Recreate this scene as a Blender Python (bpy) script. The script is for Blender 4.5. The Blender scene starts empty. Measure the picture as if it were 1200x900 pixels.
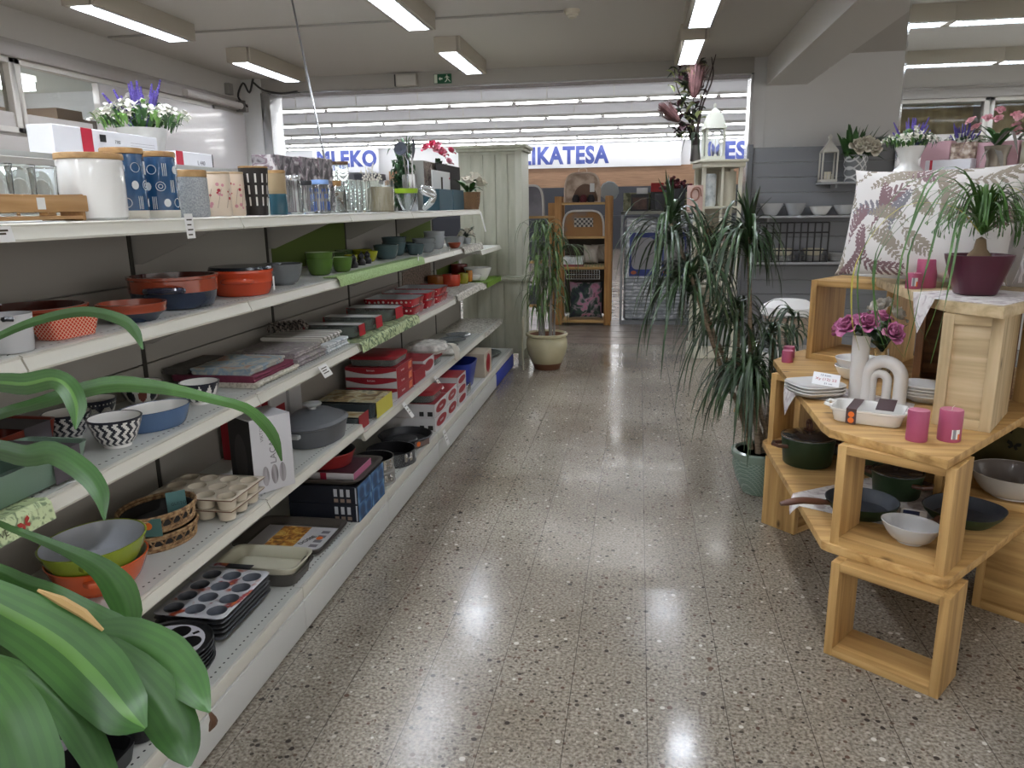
import bpy, bmesh, math, random
from mathutils import Vector, Matrix
random.seed(7)
SC = bpy.context.scene
COL = SC.collection
PI = math.pi
# ------------------------------------------------------------------ camera
F_PX, PITCH, YAW, ROLL, EYE = 882.54, .2312971, .16657721, -.01525102, 1.58
_F = Vector((-math.sin(YAW)*math.cos(PITCH), math.cos(YAW)*math.cos(PITCH), -math.sin(PITCH)))
_R0 = Vector((math.cos(YAW), math.sin(YAW), 0)); _U0 = _R0.cross(_F)
_R = math.cos(ROLL)*_R0 + math.sin(ROLL)*_U0
_U = -math.sin(ROLL)*_R0 + math.cos(ROLL)*_U0
cam = bpy.data.cameras.new('camera'); camo = bpy.data.objects.new('camera', cam); COL.objects.link(camo)
cam.sensor_fit = 'HORIZONTAL'; cam.sensor_width = 36; cam.lens = F_PX/1200*36
cam.clip_start = .05; cam.clip_end = 200
camo.matrix_world = Matrix(((_R.x, _U.x, -_F.x, 0), (_R.y, _U.y, -_F.y, 0), (_R.z, _U.z, -_F.z, EYE), (0, 0, 0, 1)))
SC.camera = camo
# ------------------------------------------------------------------ world, exposure
w = bpy.data.worlds.new('world'); SC.world = w; w.use_nodes = True
w.node_tree.nodes['Background'].inputs[0].default_value = (1, .97, .93, 1)
w.node_tree.nodes['Background'].inputs[1].default_value = 1.3
SC.view_settings.view_transform = 'Standard'; SC.view_settings.look = 'None'
SC.view_settings.exposure = 0.1; SC.view_settings.gamma = 1; SC.view_settings.use_curve_mapping = False
LAMP_E, HALL_E = 38.0, 17.0       # ceiling lamp and hall strip light strength
# ------------------------------------------------------------------ pixel helpers (survey of the photo: a pixel and one known plane give a place)
def ray(u, v): return _F + (u-600)/F_PX*_R - (v-450)/F_PX*_U
def oz(u, v, z): d = ray(u, v); return Vector((0, 0, EYE)) + d*((z-EYE)/d.z)
def ox(u, v, x): d = ray(u, v); return Vector((0, 0, EYE)) + d*(x/d.x)
def oy(u, v, y): d = ray(u, v); return Vector((0, 0, EYE)) + d*(y/d.y)
def od(u, v, t): return Vector((0, 0, EYE)) + ray(u, v)*t
def dep(p): return (Vector(p)-Vector((0, 0, EYE))).dot(_F)
def pxm(p): return dep(p)/F_PX            # metres per pixel at p
# ------------------------------------------------------------------ materials
def lin(c):
    if isinstance(c, str):
        c = c.lstrip('#'); c = tuple(int(c[i:i+2], 16)/255 for i in (0, 2, 4))
    return tuple((x/12.92 if x <= .04045 else ((x+.055)/1.055)**2.4) for x in c)
_M = {}
def M(name, col='#808080', rough=.5, metal=0., trans=0., coat=0., emit=0., bump=0., bscale=80., var=0., vscale=8., ior=1.45, alpha=1., subs=0.):
    if name in _M: return _M[name]
    m = bpy.data.materials.new(name); m.use_nodes = True; nt = m.node_tree; b = nt.nodes['Principled BSDF']
    c = lin(col); b.inputs['Base Color'].default_value = (*c, 1); b.inputs['Roughness'].default_value = rough
    b.inputs['Metallic'].default_value = metal; b.inputs['Transmission Weight'].default_value = trans
    b.inputs['Coat Weight'].default_value = coat; b.inputs['IOR'].default_value = ior; b.inputs['Alpha'].default_value = alpha
    if emit: b.inputs['Emission Color'].default_value = (*c, 1); b.inputs['Emission Strength'].default_value = emit
    if subs: b.inputs['Subsurface Weight'].default_value = subs; b.inputs['Subsurface Radius'].default_value = (.01, .01, .005)
    if bump or var:
        tc = nt.nodes.new('ShaderNodeTexCoord')
    if var:
        n = nt.nodes.new('ShaderNodeTexNoise'); n.inputs['Scale'].default_value = vscale; n.inputs['Detail'].default_value = 4
        nt.links.new(tc.outputs['Object'], n.inputs['Vector'])
        r = nt.nodes.new('ShaderNodeValToRGB'); e = r.color_ramp.elements
        e[0].position = .3; e[1].position = .7
        e[0].color = (*[max(0, x*(1-var)) for x in c], 1); e[1].color = (*[min(1, x*(1+var)) for x in c], 1)
        nt.links.new(n.outputs['Fac'], r.inputs[0]); nt.links.new(r.outputs[0], b.inputs['Base Color'])
    if bump:
        n = nt.nodes.new('ShaderNodeTexNoise'); n.inputs['Scale'].default_value = bscale
        nt.links.new(tc.outputs['Object'], n.inputs['Vector'])
        bp = nt.nodes.new('ShaderNodeBump'); bp.inputs['Strength'].default_value = bump; bp.inputs['Distance'].default_value = .002
        nt.links.new(n.outputs['Fac'], bp.inputs['Height']); nt.links.new(bp.outputs[0], b.inputs['Normal'])
    _M[name] = m; return m
def pat(name, stops, kind='noise', scale=10., rough=.5, vec=(1, 1, 1), detail=3., coat=0., metal=0., distort=0., const=False):
    """colour ramp over a procedural texture in object coordinates"""
    if name in _M: return _M[name]
    m = bpy.data.materials.new(name); m.use_nodes = True; nt = m.node_tree; b = nt.nodes['Principled BSDF']
    b.inputs['Roughness'].default_value = rough; b.inputs['Coat Weight'].default_value = coat; b.inputs['Metallic'].default_value = metal
    tc = nt.nodes.new('ShaderNodeTexCoord'); mp = nt.nodes.new('ShaderNodeMapping'); mp.inputs['Scale'].default_value = vec
    nt.links.new(tc.outputs['Object'], mp.inputs[0])
    if kind == 'voronoi':
        t = nt.nodes.new('ShaderNodeTexVoronoi'); t.inputs['Scale'].default_value = scale; o = t.outputs['Distance']
    elif kind == 'cell':
        t = nt.nodes.new('ShaderNodeTexVoronoi'); t.inputs['Scale'].default_value = scale; o = t.outputs['Color']
    elif kind == 'wave':
        t = nt.nodes.new('ShaderNodeTexWave'); t.inputs['Scale'].default_value = scale; t.inputs['Distortion'].default_value = distort; o = t.outputs['Fac']; t.bands_direction = 'Y' if vec[0] == 0 else 'X'
    elif kind == 'checker':
        t = nt.nodes.new('ShaderNodeTexChecker'); t.inputs['Scale'].default_value = scale; o = t.outputs['Fac']
    else:
        t = nt.nodes.new('ShaderNodeTexNoise'); t.inputs['Scale'].default_value = scale; t.inputs['Detail'].default_value = detail
        t.inputs['Distortion'].default_value = distort; o = t.outputs['Fac']
    nt.links.new(mp.outputs[0], t.inputs['Vector'])
    r = nt.nodes.new('ShaderNodeValToRGB'); cr = r.color_ramp
    if const: cr.interpolation = 'CONSTANT'
    while len(cr.elements) < len(stops): cr.elements.new(.5)
    for e, (p, c) in zip(cr.elements, stops): e.position = p; e.color = (*lin(c), 1)
    nt.links.new(o, r.inputs[0]); nt.links.new(r.outputs[0], b.inputs['Base Color'])
    _M[name] = m; return m
def wood(name, dark, mid, light, axis, rough=.55, knots=True):
    if name in _M: return _M[name]
    m = bpy.data.materials.new(name); m.use_nodes = True; nt = m.node_tree; b = nt.nodes['Principled BSDF']
    b.inputs['Roughness'].default_value = rough
    N = nt.nodes.new; L = nt.links.new
    tc = N('ShaderNodeTexCoord'); oi = N('ShaderNodeObjectInfo')
    off = N('ShaderNodeVectorMath'); off.operation = 'SCALE'; off.inputs[0].default_value = (7.3, 3.1, 5.7); L(oi.outputs['Random'], off.inputs['Scale'])
    add = N('ShaderNodeVectorMath'); add.operation = 'ADD'; L(tc.outputs['Object'], add.inputs[0]); L(off.outputs[0], add.inputs[1])
    mp = N('ShaderNodeMapping'); s = [26, 26, 26]; s[axis] = 1.6; mp.inputs['Scale'].default_value = s; L(add.outputs[0], mp.inputs[0])
    n = N('ShaderNodeTexNoise'); n.inputs['Scale'].default_value = 1.; n.inputs['Detail'].default_value = 5; n.inputs['Distortion'].default_value = .6; L(mp.outputs[0], n.inputs['Vector'])
    r = N('ShaderNodeValToRGB'); cr = r.color_ramp; cr.elements.new(.5)
    for e, (p, c) in zip(cr.elements, ((.3, dark), (.5, mid), (.68, light))): e.position = p; e.color = (*lin(c), 1)
    L(n.outputs['Fac'], r.inputs[0]); out = r.outputs[0]
    if knots:
        mk = N('ShaderNodeMapping'); s = [9, 9, 9]; s[axis] = 4.5; mk.inputs['Scale'].default_value = s; L(add.outputs[0], mk.inputs[0])
        vo = N('ShaderNodeTexVoronoi'); vo.inputs['Scale'].default_value = .9; L(mk.outputs[0], vo.inputs['Vector'])
        kr = N('ShaderNodeValToRGB'); kr.color_ramp.elements[0].position = .03; kr.color_ramp.elements[0].color = (1, 1, 1, 1); kr.color_ramp.elements[1].position = .12; kr.color_ramp.elements[1].color = (0, 0, 0, 1)
        L(vo.outputs['Distance'], kr.inputs[0])
        mx = N('ShaderNodeMix'); mx.data_type = 'RGBA'; L(kr.outputs[0], mx.inputs[0]); L(out, mx.inputs[6]); mx.inputs[7].default_value = (*[x*.35 for x in lin(dark)], 1)
        out = mx.outputs[2]
    L(out, b.inputs['Base Color']); _M[name] = m; return m
# ------------------------------------------------------------------ mesh builder
class MB:
    def __init__(s): s.v = []; s.f = []; s.m = []
    def add(s, vs, fs, m=0):
        o = len(s.v); s.v += [tuple(x) for x in vs]
        for k, f in enumerate(fs):
            s.f.append([i+o for i in f]); s.m.append(m[k] if isinstance(m, (list, tuple)) else m)
        return s
    def box(s, x0, x1, y0, y1, z0, z1, m=0):
        vs = [(x, y, z) for z in (z0, z1) for y in (y0, y1) for x in (x0, x1)]
        return s.add(vs, [(0, 2, 3, 1), (4, 5, 7, 6), (0, 1, 5, 4), (2, 6, 7, 3), (0, 4, 6, 2), (1, 3, 7, 5)], m)
    def hexa(s, b, t, m=0):     # four bottom points, four top points (same order)
        return s.add(list(b)+list(t), [(3, 2, 1, 0), (4, 5, 6, 7), (0, 1, 5, 4), (1, 2, 6, 5), (2, 3, 7, 6), (3, 0, 4, 7)], m)
    def lathe(s, prof, seg=28, m=0, c=(0, 0, 0), sx=1., sy=1., n=2., cap=True, wob=None):
        """profile (r, z) list turned about z; n>2 squares the outline; m may be a function(ring, k) -> material"""
        vs = []; fs = []; ms = []
        for i, (r, z) in enumerate(prof):
            for k in range(seg):
                t = 2*PI*k/seg; ct, st = math.cos(t), math.sin(t)
                if n != 2.: ct, st = math.copysign(abs(ct)**(2/n), ct), math.copysign(abs(st)**(2/n), st)
                q = 1+(wob(t, i) if wob else 0)
                vs.append((c[0]+r*sx*ct*q, c[1]+r*sy*st*q, c[2]+z))
        for i in range(len(prof)-1):
            for k in range(seg):
                a, b = i*seg+k, i*seg+(k+1) % seg
                fs.append((a, b, b+seg, a+seg)); ms.append(m(i, k) if callable(m) else m)
        if cap:
            mm = (lambda i: m(i, 0)) if callable(m) else (lambda i: m)
            if prof[0][0] > 1e-4: fs.append(tuple(range(seg-1, -1, -1))); ms.append(mm(0))
            if prof[-1][0] > 1e-4: fs.append(tuple(range((len(prof)-1)*seg, len(prof)*seg))); ms.append(mm(len(prof)-2))
        return s.add(vs, fs, ms)
    def prism(s, poly, z0, z1, m=0):
        n = len(poly); vs = [(x, y, z0) for x, y in poly]+[(x, y, z1) for x, y in poly]
        fs = [tuple(range(n-1, -1, -1)), tuple(range(n, 2*n))]+[(i, (i+1) % n, (i+1) % n+n, i+n) for i in range(n)]
        return s.add(vs, fs, m)
    def tube(s, pts, r, seg=8, m=0, closed=False):
        pts = [Vector(p) for p in pts]; n = len(pts); vs = []; fs = []
        up = Vector((0, 0, 1)); prev = None
        for i, p in enumerate(pts):
            a = pts[(i-1) % n] if (closed or i) else p; b = pts[(i+1) % n] if (closed or i < n-1) else p
            d = (b-a).normalized()
            if prev is None:
                e = d.cross(up if abs(d.z) < .95 else Vector((1, 0, 0))).normalized()
            else:
                e = (prev-d*prev.dot(d)).normalized()
            prev = e; g = d.cross(e); rr = r[i] if isinstance(r, (list, tuple)) else r
            for k in range(seg):
                t = 2*PI*k/seg; vs.append(p+rr*(math.cos(t)*e+math.sin(t)*g))
        for i in range(n if closed else n-1):
            j = (i+1) % n
            for k in range(seg):
                fs.append((i*seg+k, i*seg+(k+1) % seg, j*seg+(k+1) % seg, j*seg+k))
        if not closed: fs.append(tuple(range(seg-1, -1, -1))); fs.append(tuple(range((n-1)*seg, n*seg)))
        return s.add(vs, fs, m)
    def ribbon(s, pts, wid, side=None, fold=.25, m=0, twist=None, cols=2, th=0.):
        """leaf blade along pts; wid = half widths; cols strips each side of the midrib"""
        pts = [Vector(p) for p in pts]; n = len(pts); vs = []; fs = []; ms = []
        for i, p in enumerate(pts):
            d = (pts[min(i+1, n-1)]-pts[max(i-1, 0)]).normalized()
            sd = Vector(side[i] if isinstance(side, list) else side) if side is not None else d.cross(Vector((0, 0, 1)))
            sd = (sd-d*sd.dot(d))
            if sd.length < 1e-5: sd = d.cross(Vector((1, 0, 0)))
            sd.normalize(); nr = sd.cross(d)
            if twist:
                t = twist[i]; sd, nr = sd*math.cos(t)+nr*math.sin(t), nr*math.cos(t)-sd*math.sin(t)
            for k in range(-cols, cols+1):
                q = k/cols; vs.append(p+sd*q*wid[i]+nr*abs(q)*wid[i]*fold)
        c = 2*cols+1
        for i in range(n-1):
            for k in range(c-1):
                fs.append((i*c+k, i*c+k+1, (i+1)*c+k+1, (i+1)*c+k))
                ms.append(m(i, k-cols) if callable(m) else m)
        return s.add(vs, fs, ms)
    def ball(s, c, r, m=0, seg=10, rings=6, sz=1.):
        prof = [(max(r*math.sin(PI*i/rings), 1e-5), -r*sz*math.cos(PI*i/rings)) for i in range(rings+1)]
        return s.lathe(prof, seg, m, c, cap=False)
    def xf(s, mat, a=0):
        for i in range(a, len(s.v)): s.v[i] = tuple(mat @ Vector(s.v[i]))
        return s
def obj(name, mb, mats, parent=None, loc=(0, 0, 0), rot=(0, 0, 0), bevel=0., seg=2, smooth=40, weld=True):
    me = bpy.data.meshes.new(name); me.from_pydata(mb.v, [], mb.f)
    mats = mats if isinstance(mats, (list, tuple)) else [mats]
    for m in mats: me.materials.append(m)
    for p, k in zip(me.polygons, mb.m): p.material_index = k
    bm = bmesh.new(); bm.from_mesh(me)
    if weld: bmesh.ops.remove_doubles(bm, verts=bm.verts, dist=1e-5)
    bmesh.ops.recalc_face_normals(bm, faces=bm.faces)
    if bevel:
        ed = [e for e in bm.edges if len(e.link_faces) == 2 and e.calc_face_angle(0) > .5]
        bmesh.ops.bevel(bm, geom=ed, offset=bevel, segments=seg, affect='EDGES', profile=.6, clamp_overlap=True)
    bm.to_mesh(me); bm.free()
    if smooth:
        me.shade_smooth(); me.set_sharp_from_angle(angle=math.radians(smooth))
    o = bpy.data.objects.new(name, me); COL.objects.link(o)
    o.location = loc; o.rotation_euler = rot if isinstance(rot, (tuple, list)) else (0, 0, rot)
    if parent: o.parent = parent
    return o
def tag(o, label, cat, group=None):
    o['label'] = label; o['category'] = cat
    if group: o['group'] = group
    return o
def thing(name, label, cat, loc=(0, 0, 0), rz=0., group=None, rot=None):
    o = bpy.data.objects.new(name, None); COL.objects.link(o); o.empty_display_size = .05
    o.location = loc; o.rotation_euler = rot or (0, 0, rz)
    return tag(o, label, cat, group)
def solo(name, mb, mats, label, cat, loc=(0, 0, 0), rot=(0, 0, 0), group=None, **k):
    return tag(obj(name, mb, mats, None, loc, rot, **k), label, cat, group)
def struct(name, mb, mats, parent=None, **k):
    o = obj(name, mb, mats, parent, **k)
    if not parent: o['kind'] = 'structure'
    return o
def dup(root, loc, rz=None, label=None, group=None):
    r = root.copy(); COL.objects.link(r); r.location = loc
    if rz is not None: r.rotation_euler = (0, 0, rz)
    if label: r['label'] = label
    if group: r['group'] = group
    for ch in list(root.children):
        c = ch.copy(); COL.objects.link(c); c.parent = r
        for g in list(ch.children):
            d = g.copy(); COL.objects.link(d); d.parent = c
    return r
def text(name, s, size, mat, parent=None, loc=(0, 0, 0), rot=(0, 0, 0), ext=.0005, align='CENTER', bold=0., spacing=1.):
    cu = bpy.data.curves.new(name, 'FONT'); cu.body = s; cu.size = size; cu.extrude = ext; cu.align_x = align; cu.align_y = 'CENTER'
    cu.offset = bold; cu.space_character = spacing; cu.resolution_u = 3
    t = bpy.data.objects.new('tmp', cu); COL.objects.link(t); bpy.context.view_layer.update()
    me = bpy.data.meshes.new_from_object(t.evaluated_get(bpy.context.evaluated_depsgraph_get()))
    bpy.data.objects.remove(t); bpy.data.curves.remove(cu); me.name = name
    me.materials.clear(); me.materials.append(mat)
    o = bpy.data.objects.new(name, me); COL.objects.link(o); o.location = loc; o.rotation_euler = rot
    if parent: o.parent = parent
    return o
def arc(a, b, sag, n=8):
    a, b = Vector(a), Vector(b)
    return [a.lerp(b, i/n)+Vector((0, 0, sag*4*(i/n)*(1-i/n))) for i in range(n+1)]
def spline(pts, n=16):
    """Catmull-Rom through pts"""
    P = [Vector(p) for p in pts]; P = [2*P[0]-P[1]]+P+[2*P[-1]-P[-2]]; out = []
    k = len(P)-3
    for i in range(n+1):
        t = i/n*k; j = min(int(t), k-1); t -= j
        a, b, c, d = P[j:j+4]
        out.append(.5*((2*b)+(c-a)*t+(2*a-5*b+4*c-d)*t*t+(3*b-a-3*c+d)*t**3))
    return out
# ================================================================== the setting
def terrazzo():
    m = bpy.data.materials.new('terrazzo'); m.use_nodes = True; nt = m.node_tree; b = nt.nodes['Principled BSDF']; N = nt.nodes.new; L = nt.links.new
    tc = N('ShaderNodeTexCoord'); co = tc.outputs['Object']
    def ramp(src, stops, const=False):
        r = N('ShaderNodeValToRGB'); cr = r.color_ramp
        if const: cr.interpolation = 'CONSTANT'
        while len(cr.elements) < len(stops): cr.elements.new(.5)
        for e, (p, c) in zip(cr.elements, stops): e.position = p; e.color = (*lin(c), 1)
        L(src, r.inputs[0]); return r.outputs[0]
    def mix(f, a, c, mode='MIX'):
        x = N('ShaderNodeMix'); x.data_type = 'RGBA'; x.blend_type = mode
        if isinstance(f, float): x.inputs[0].default_value = f
        else: L(f, x.inputs[0])
        for s, k in ((a, 6), (c, 7)):
            if isinstance(s, str): x.inputs[k].default_value = (*lin(s), 1)
            else: L(s, x.inputs[k])
        return x.outputs[2]
    def math_(op, a, c=None):
        x = N('ShaderNodeMath'); x.operation = op
        for s, k in ((a, 0), (c, 1)):
            if s is None: continue
            if isinstance(s, (int, float)): x.inputs[k].default_value = s
            else: L(s, x.inputs[k])
        return x.outputs[0]
    n1 = N('ShaderNodeTexNoise'); n1.inputs['Scale'].default_value = 90; n1.inputs['Detail'].default_value = 6; L(co, n1.inputs['Vector'])
    base = ramp(n1.outputs['Fac'], [(.36, '#776e63'), (.5, '#979084'), (.64, '#b1a99d')])
    def chips(scale, lo, hi, ramps):
        v = N('ShaderNodeTexVoronoi'); v.inputs['Scale'].default_value = scale; L(co, v.inputs['Vector'])
        sx = N('ShaderNodeSeparateColor'); L(v.outputs['Color'], sx.inputs[0])
        thr = math_('MULTIPLY', sx.outputs[1], hi); near = math_('LESS_THAN', v.outputs['Distance'], thr); pick = math_('GREATER_THAN', sx.outputs[2], lo)
        return math_('MULTIPLY', near, pick), ramp(sx.outputs[0], ramps, True)
    for sc, lo, hi, rm in ((110, .45, .45, [(0, '#665f56'), (.3, '#776c60'), (.55, '#a49b8d'), (.8, '#857a6f')]), (55, .62, .42, [(0, '#565149'), (.4, '#6b5b4f'), (.65, '#857c72'), (.8, '#bdb6aa')]), (34, .82, .34, [(0, '#45403c'), (.45, '#665248'), (.7, '#d8d2c8')])):
        f, c = chips(sc, lo, hi, rm); base = mix(f, base, c)
    # tile joints: 25 cm grid
    se = N('ShaderNodeSeparateXYZ'); L(co, se.inputs[0])
    def joint(o, off, wdt):
        q = math_('MODULO', math_('ADD', o, 100-off), .25); return math_('LESS_THAN', math_('ABSOLUTE', math_('SUBTRACT', q, .0022)), wdt)
    jx = joint(se.outputs[0], .0588, .0014); jy = joint(se.outputs[1], 4.204-.0, .0010)
    base = mix(math_('MULTIPLY', jy, .6), base, '#544d46'); base = mix(math_('MULTIPLY', jx, .75), base, '#3a352f')
    n2 = N('ShaderNodeTexNoise'); n2.inputs['Scale'].default_value = 1.1; n2.inputs['Detail'].default_value = 3; L(co, n2.inputs['Vector'])
    cl = ramp(n2.outputs['Fac'], [(.3, '#c8c2ba'), (.7, '#ffffff')]); base = mix(1., base, cl, 'MULTIPLY')
    L(base, b.inputs['Base Color'])
    rr = N('ShaderNodeMapRange'); rr.inputs[3].default_value = .07; rr.inputs[4].default_value = .18; L(n2.outputs['Fac'], rr.inputs[0]); L(rr.outputs[0], b.inputs['Roughness'])
    bp = N('ShaderNodeBump'); bp.inputs['Strength'].default_value = .16; bp.inputs['Distance'].default_value = .003
    n3 = N('ShaderNodeTexNoise'); n3.inputs['Scale'].default_value = 9; L(co, n3.inputs['Vector']); L(n3.outputs['Fac'], bp.inputs['Height']); L(bp.outputs[0], b.inputs['Normal'])
    b.inputs['IOR'].default_value = 1.5
    # every tile lies a hair out of level and is polished differently
    of = N('ShaderNodeVectorMath'); of.operation = 'ADD'; of.inputs[1].default_value = (100-.0588, 100-4.204, .1); L(co, of.inputs[0])
    sn = N('ShaderNodeVectorMath'); sn.operation = 'SNAP'; sn.inputs[1].default_value = (.25, .25, 1); L(of.outputs[0], sn.inputs[0])
    wn = N('ShaderNodeTexWhiteNoise'); wn.noise_dimensions = '3D'; L(sn.outputs[0], wn.inputs['Vector'])
    ce = N('ShaderNodeVectorMath'); ce.operation = 'SUBTRACT'; ce.inputs[1].default_value = (.5, .5, .5); L(wn.outputs['Color'], ce.inputs[0])
    sc = N('ShaderNodeVectorMath'); sc.operation = 'MULTIPLY'; sc.inputs[1].default_value = (.012, .012, 0); L(ce.outputs[0], sc.inputs[0])
    ge = N('ShaderNodeNewGeometry'); ad = N('ShaderNodeVectorMath'); ad.operation = 'ADD'; L(ge.outputs['Normal'], ad.inputs[0]); L(sc.outputs[0], ad.inputs[1])
    nm = N('ShaderNodeVectorMath'); nm.operation = 'NORMALIZE'; L(ad.outputs[0], nm.inputs[0]); L(nm.outputs[0], bp.inputs['Normal'])
    ra = N('ShaderNodeMath'); ra.operation = 'MULTIPLY_ADD'; ra.inputs[1].default_value = .10; L(wn.outputs['Value'], ra.inputs[0]); L(rr.outputs[0], ra.inputs[2]); L(ra.outputs[0], b.inputs['Roughness'])
    return m
TER = terrazzo()
PAINT = M('wall paint', '#d2cec9', .8, bump=.1, bscale=60)
CEIL = M('ceiling paint', '#cbc6bf', .85, bump=.12, bscale=40)
GREYW = M('grey wall paint', '#d6d5d3', .8)
ALU = M('aluminium', '#c9cbcd', .25, metal=.9)
FRAME = M('window frame', '#cfcac2', .4)
struct('floor', MB().box(-4.75, 9, -4, 8.75, -.08, 0), TER)
ft = pat('hall tile', [(.3, '#7c7066'), (.6, '#8d8177'), (.8, '#988c81')], scale=6, rough=.25)
b = MB().box(-22, 11, 8.75, 31, -.08, -.001)
hf = struct('floor', b, ft)
jb = MB()
for i in range(-16, 18): jb.box(.31*i-.003, .31*i+.003, 8.76, 14, -.001, .0006)
for j in range(1, 12): jb.box(-5, 5, 8.75+.46*j-.003, 8.75+.46*j+.003, -.001, .0006)
jb.box(-5, 5, 8.745, 8.755, -.001, .001)
struct('trim_1', jb, M('joint', '#4f453c', .8))
struct('ceiling', MB().box(-4.75, 9, -4, 8.75, 3.06, 3.2), CEIL)
# left wall: low wall, window band, lintel
b = MB(); b.box(-4.75, -4.6, -4, 8.75, 0, 2.17).box(-4.75, -4.6, -4, 8.75, 2.70, 3.06).box(-4.75, -4.6, 8.02, 8.75, 2.17, 2.70)
struct('wall_left', b, PAINT)
b = MB()
for z in (1.62, 1.80, 1.98, 2.15): b.box(-4.6, -4.585, -4, 6.05, z, z+.165)
struct('trim_2', b, M('slat board', '#bdb7b2', .5), bevel=.004)
b = MB().box(-4.6, -4.53, -4, 8.7, 2.70, 2.79).box(-4.6, -4.56, -4, 8.7, 2.79, 2.83)
struct('trim_3', b, M('lintel', '#a7a19b', .6), bevel=.006)
WG = M('window glass', '#e9eef0', .02, trans=1., ior=1.45)
mull = [-3.1, -1.0, 1.30, 3.15, 5.27, 8.0]
for i in range(5):
    y0, y1 = mull[i], mull[i+1]
    fr = MB(); fr.box(-4.66, -4.57, y0, y0+.055, 2.17, 2.70).box(-4.66, -4.57, y1-.055, y1, 2.17, 2.70).box(-4.66, -4.57, y0, y1, 2.17, 2.21).box(-4.66, -4.57, y0, y1, 2.66, 2.70)
    wf = struct('window_%d' % (i+1), fr, FRAME, bevel=.004)
    obj('pane', MB().box(-4.63, -4.622, y0+.055, y1-.055, 2.21, 2.66), WG, wf)
# what stands behind those windows: a lit store room and cardboard sheets against the glass
CARD = pat('cardboard', [(.3, '#8d7650'), (.6, '#a68f66'), (.8, '#b39c72')], scale=3, rough=.9, vec=(1, 4, 1))
for i, (y0, y1) in enumerate(((-2.9, -1.05), (-.9, 1.25), (1.38, 3.1), (3.2, 5.2))):
    cs = thing('cardboard_sheet', ['folded cardboard sheet behind the window furthest behind the viewer', 'cardboard sheet behind the window right of the white mullion in the mirror', 'printed cardboard sheet behind the window reflected in the mirror', 'brown cardboard sheet behind the pane at the left edge of the photo'][i], 'cardboard', (-4.80, (y0+y1)/2, 2.16))
    obj('sheet', MB().box(-.02, 0, -(y1-y0)/2, (y1-y0)/2, 0, [.5, .5, .5, .5][i]), CARD, cs)
    mk = MB()
    if i == 2:
        for r in range(9):
            for c in range(2):
                if (r*5+c*3) % 4: mk.box(0, .001, .18+c*.05, .205+c*.05, .03+r*.04, .052+r*.04)
        obj('printed_marks', mk, M('print dark', '#3d3527', .8), cs)
struct('wall_store', MB().box(-8.5, -4.76, -4, 10, 3.02, 3.1), M('store ceiling', '#dfe2da', .8))
st = MB().box(-8.6, -8.5, -4, 10, 0, 3.1).box(-8.5, -4.75, 9.9, 10, 0, 3.1).box(-8.5, -4.76, -4, 10, -.1, 0)
struct('wall_store', st, M('store wall', '#8f857b', .8))
b = MB()
for y in (5.7, 6.9): b.box(-8.4, -5.6, y, y+.35, 2.42, 2.58)
b.box(-6.35, -6.15, 4.6, 9.9, 2.44, 2.60)
b.box(-7.6, -7.3, 6.4, 6.7, 0, 2.5).box(-8.45, -7.2, 5.2, 8, 2.30, 2.34).box(-6.9, -6.5, 5.6, 6.1, 0, 2.38)
struct('trim_4', b, M('store beam', '#6b5a4c', .8))
def tube_lamp(loc, label, group, L=1.2, horiz='y', E=12., bracket=True):
    t = thing('strip_light', label, 'strip light', loc, 0 if horiz == 'x' else PI/2, group)
    obj('housing', MB().box(-L/2, L/2, -.04, .04, .0, .05), M('lamp white', '#dcdcd8', .5), t)
    return t
sl = tube_lamp((-5.35, 5.75, 2.72), 'white strip light glowing in the store room behind the left window', None)
obj('diffuser', MB().box(-.5, .5, -.10, .10, -.09, 0), M('store lamp glow', '#ffffff', .5, emit=45.), sl)
sl = tube_lamp((-7.6, 7.4, 2.42), 'far strip light deeper in the store room behind the left window', None)
obj('diffuser', MB().box(-.6, .6, -.05, .05, -.06, 0), M('store lamp glow', '#ffffff', .5, emit=45.), sl)
# glossy white panel closing the far end of the left wall
struct('trim_5', MB().box(-4.62, -4.56, 6.15, 8.62, 1.2, 2.655), M('glossy panel', '#c9c4c2', .12, coat=.3))
# opening: beam, jambs, end wall
b = MB().box(-4.6, 1.15, 8.70, 8.95, 2.90, 3.06)
struct('trim_6', b, M('beam paint', '#aca8a2', .75, bump=.1), bevel=.005)
b = MB().box(-4.75, -4.36, 8.68, 8.95, 0, 3.06)
struct('wall_back_left', b, GREYW, bevel=.004)
struct('trim_7', MB().box(-4.36, -4.25, 8.66, 8.97, 0, 2.90), ALU, bevel=.004)
struct('trim_8', MB().box(-4.36, 1.15, 8.69, 8.96, 2.885, 2.90).box(1.125, 1.152, 8.69, 8.96, 0, 2.90), ALU)
b = MB().box(1.15, 9, 8.75, 8.95, 0, 3.06)
struct('wall_back', b, GREYW)
struct('trim_9', MB().box(1.15, 1.285, 8.735, 8.75, 0, 3.06), GREYW, bevel=.003)
struct('trim_10', MB().box(1.285, 1.70, -4, 8.75, 2.775, 3.06), M('beam pale', '#dedad4', .75, bump=.1), bevel=.008)
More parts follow.
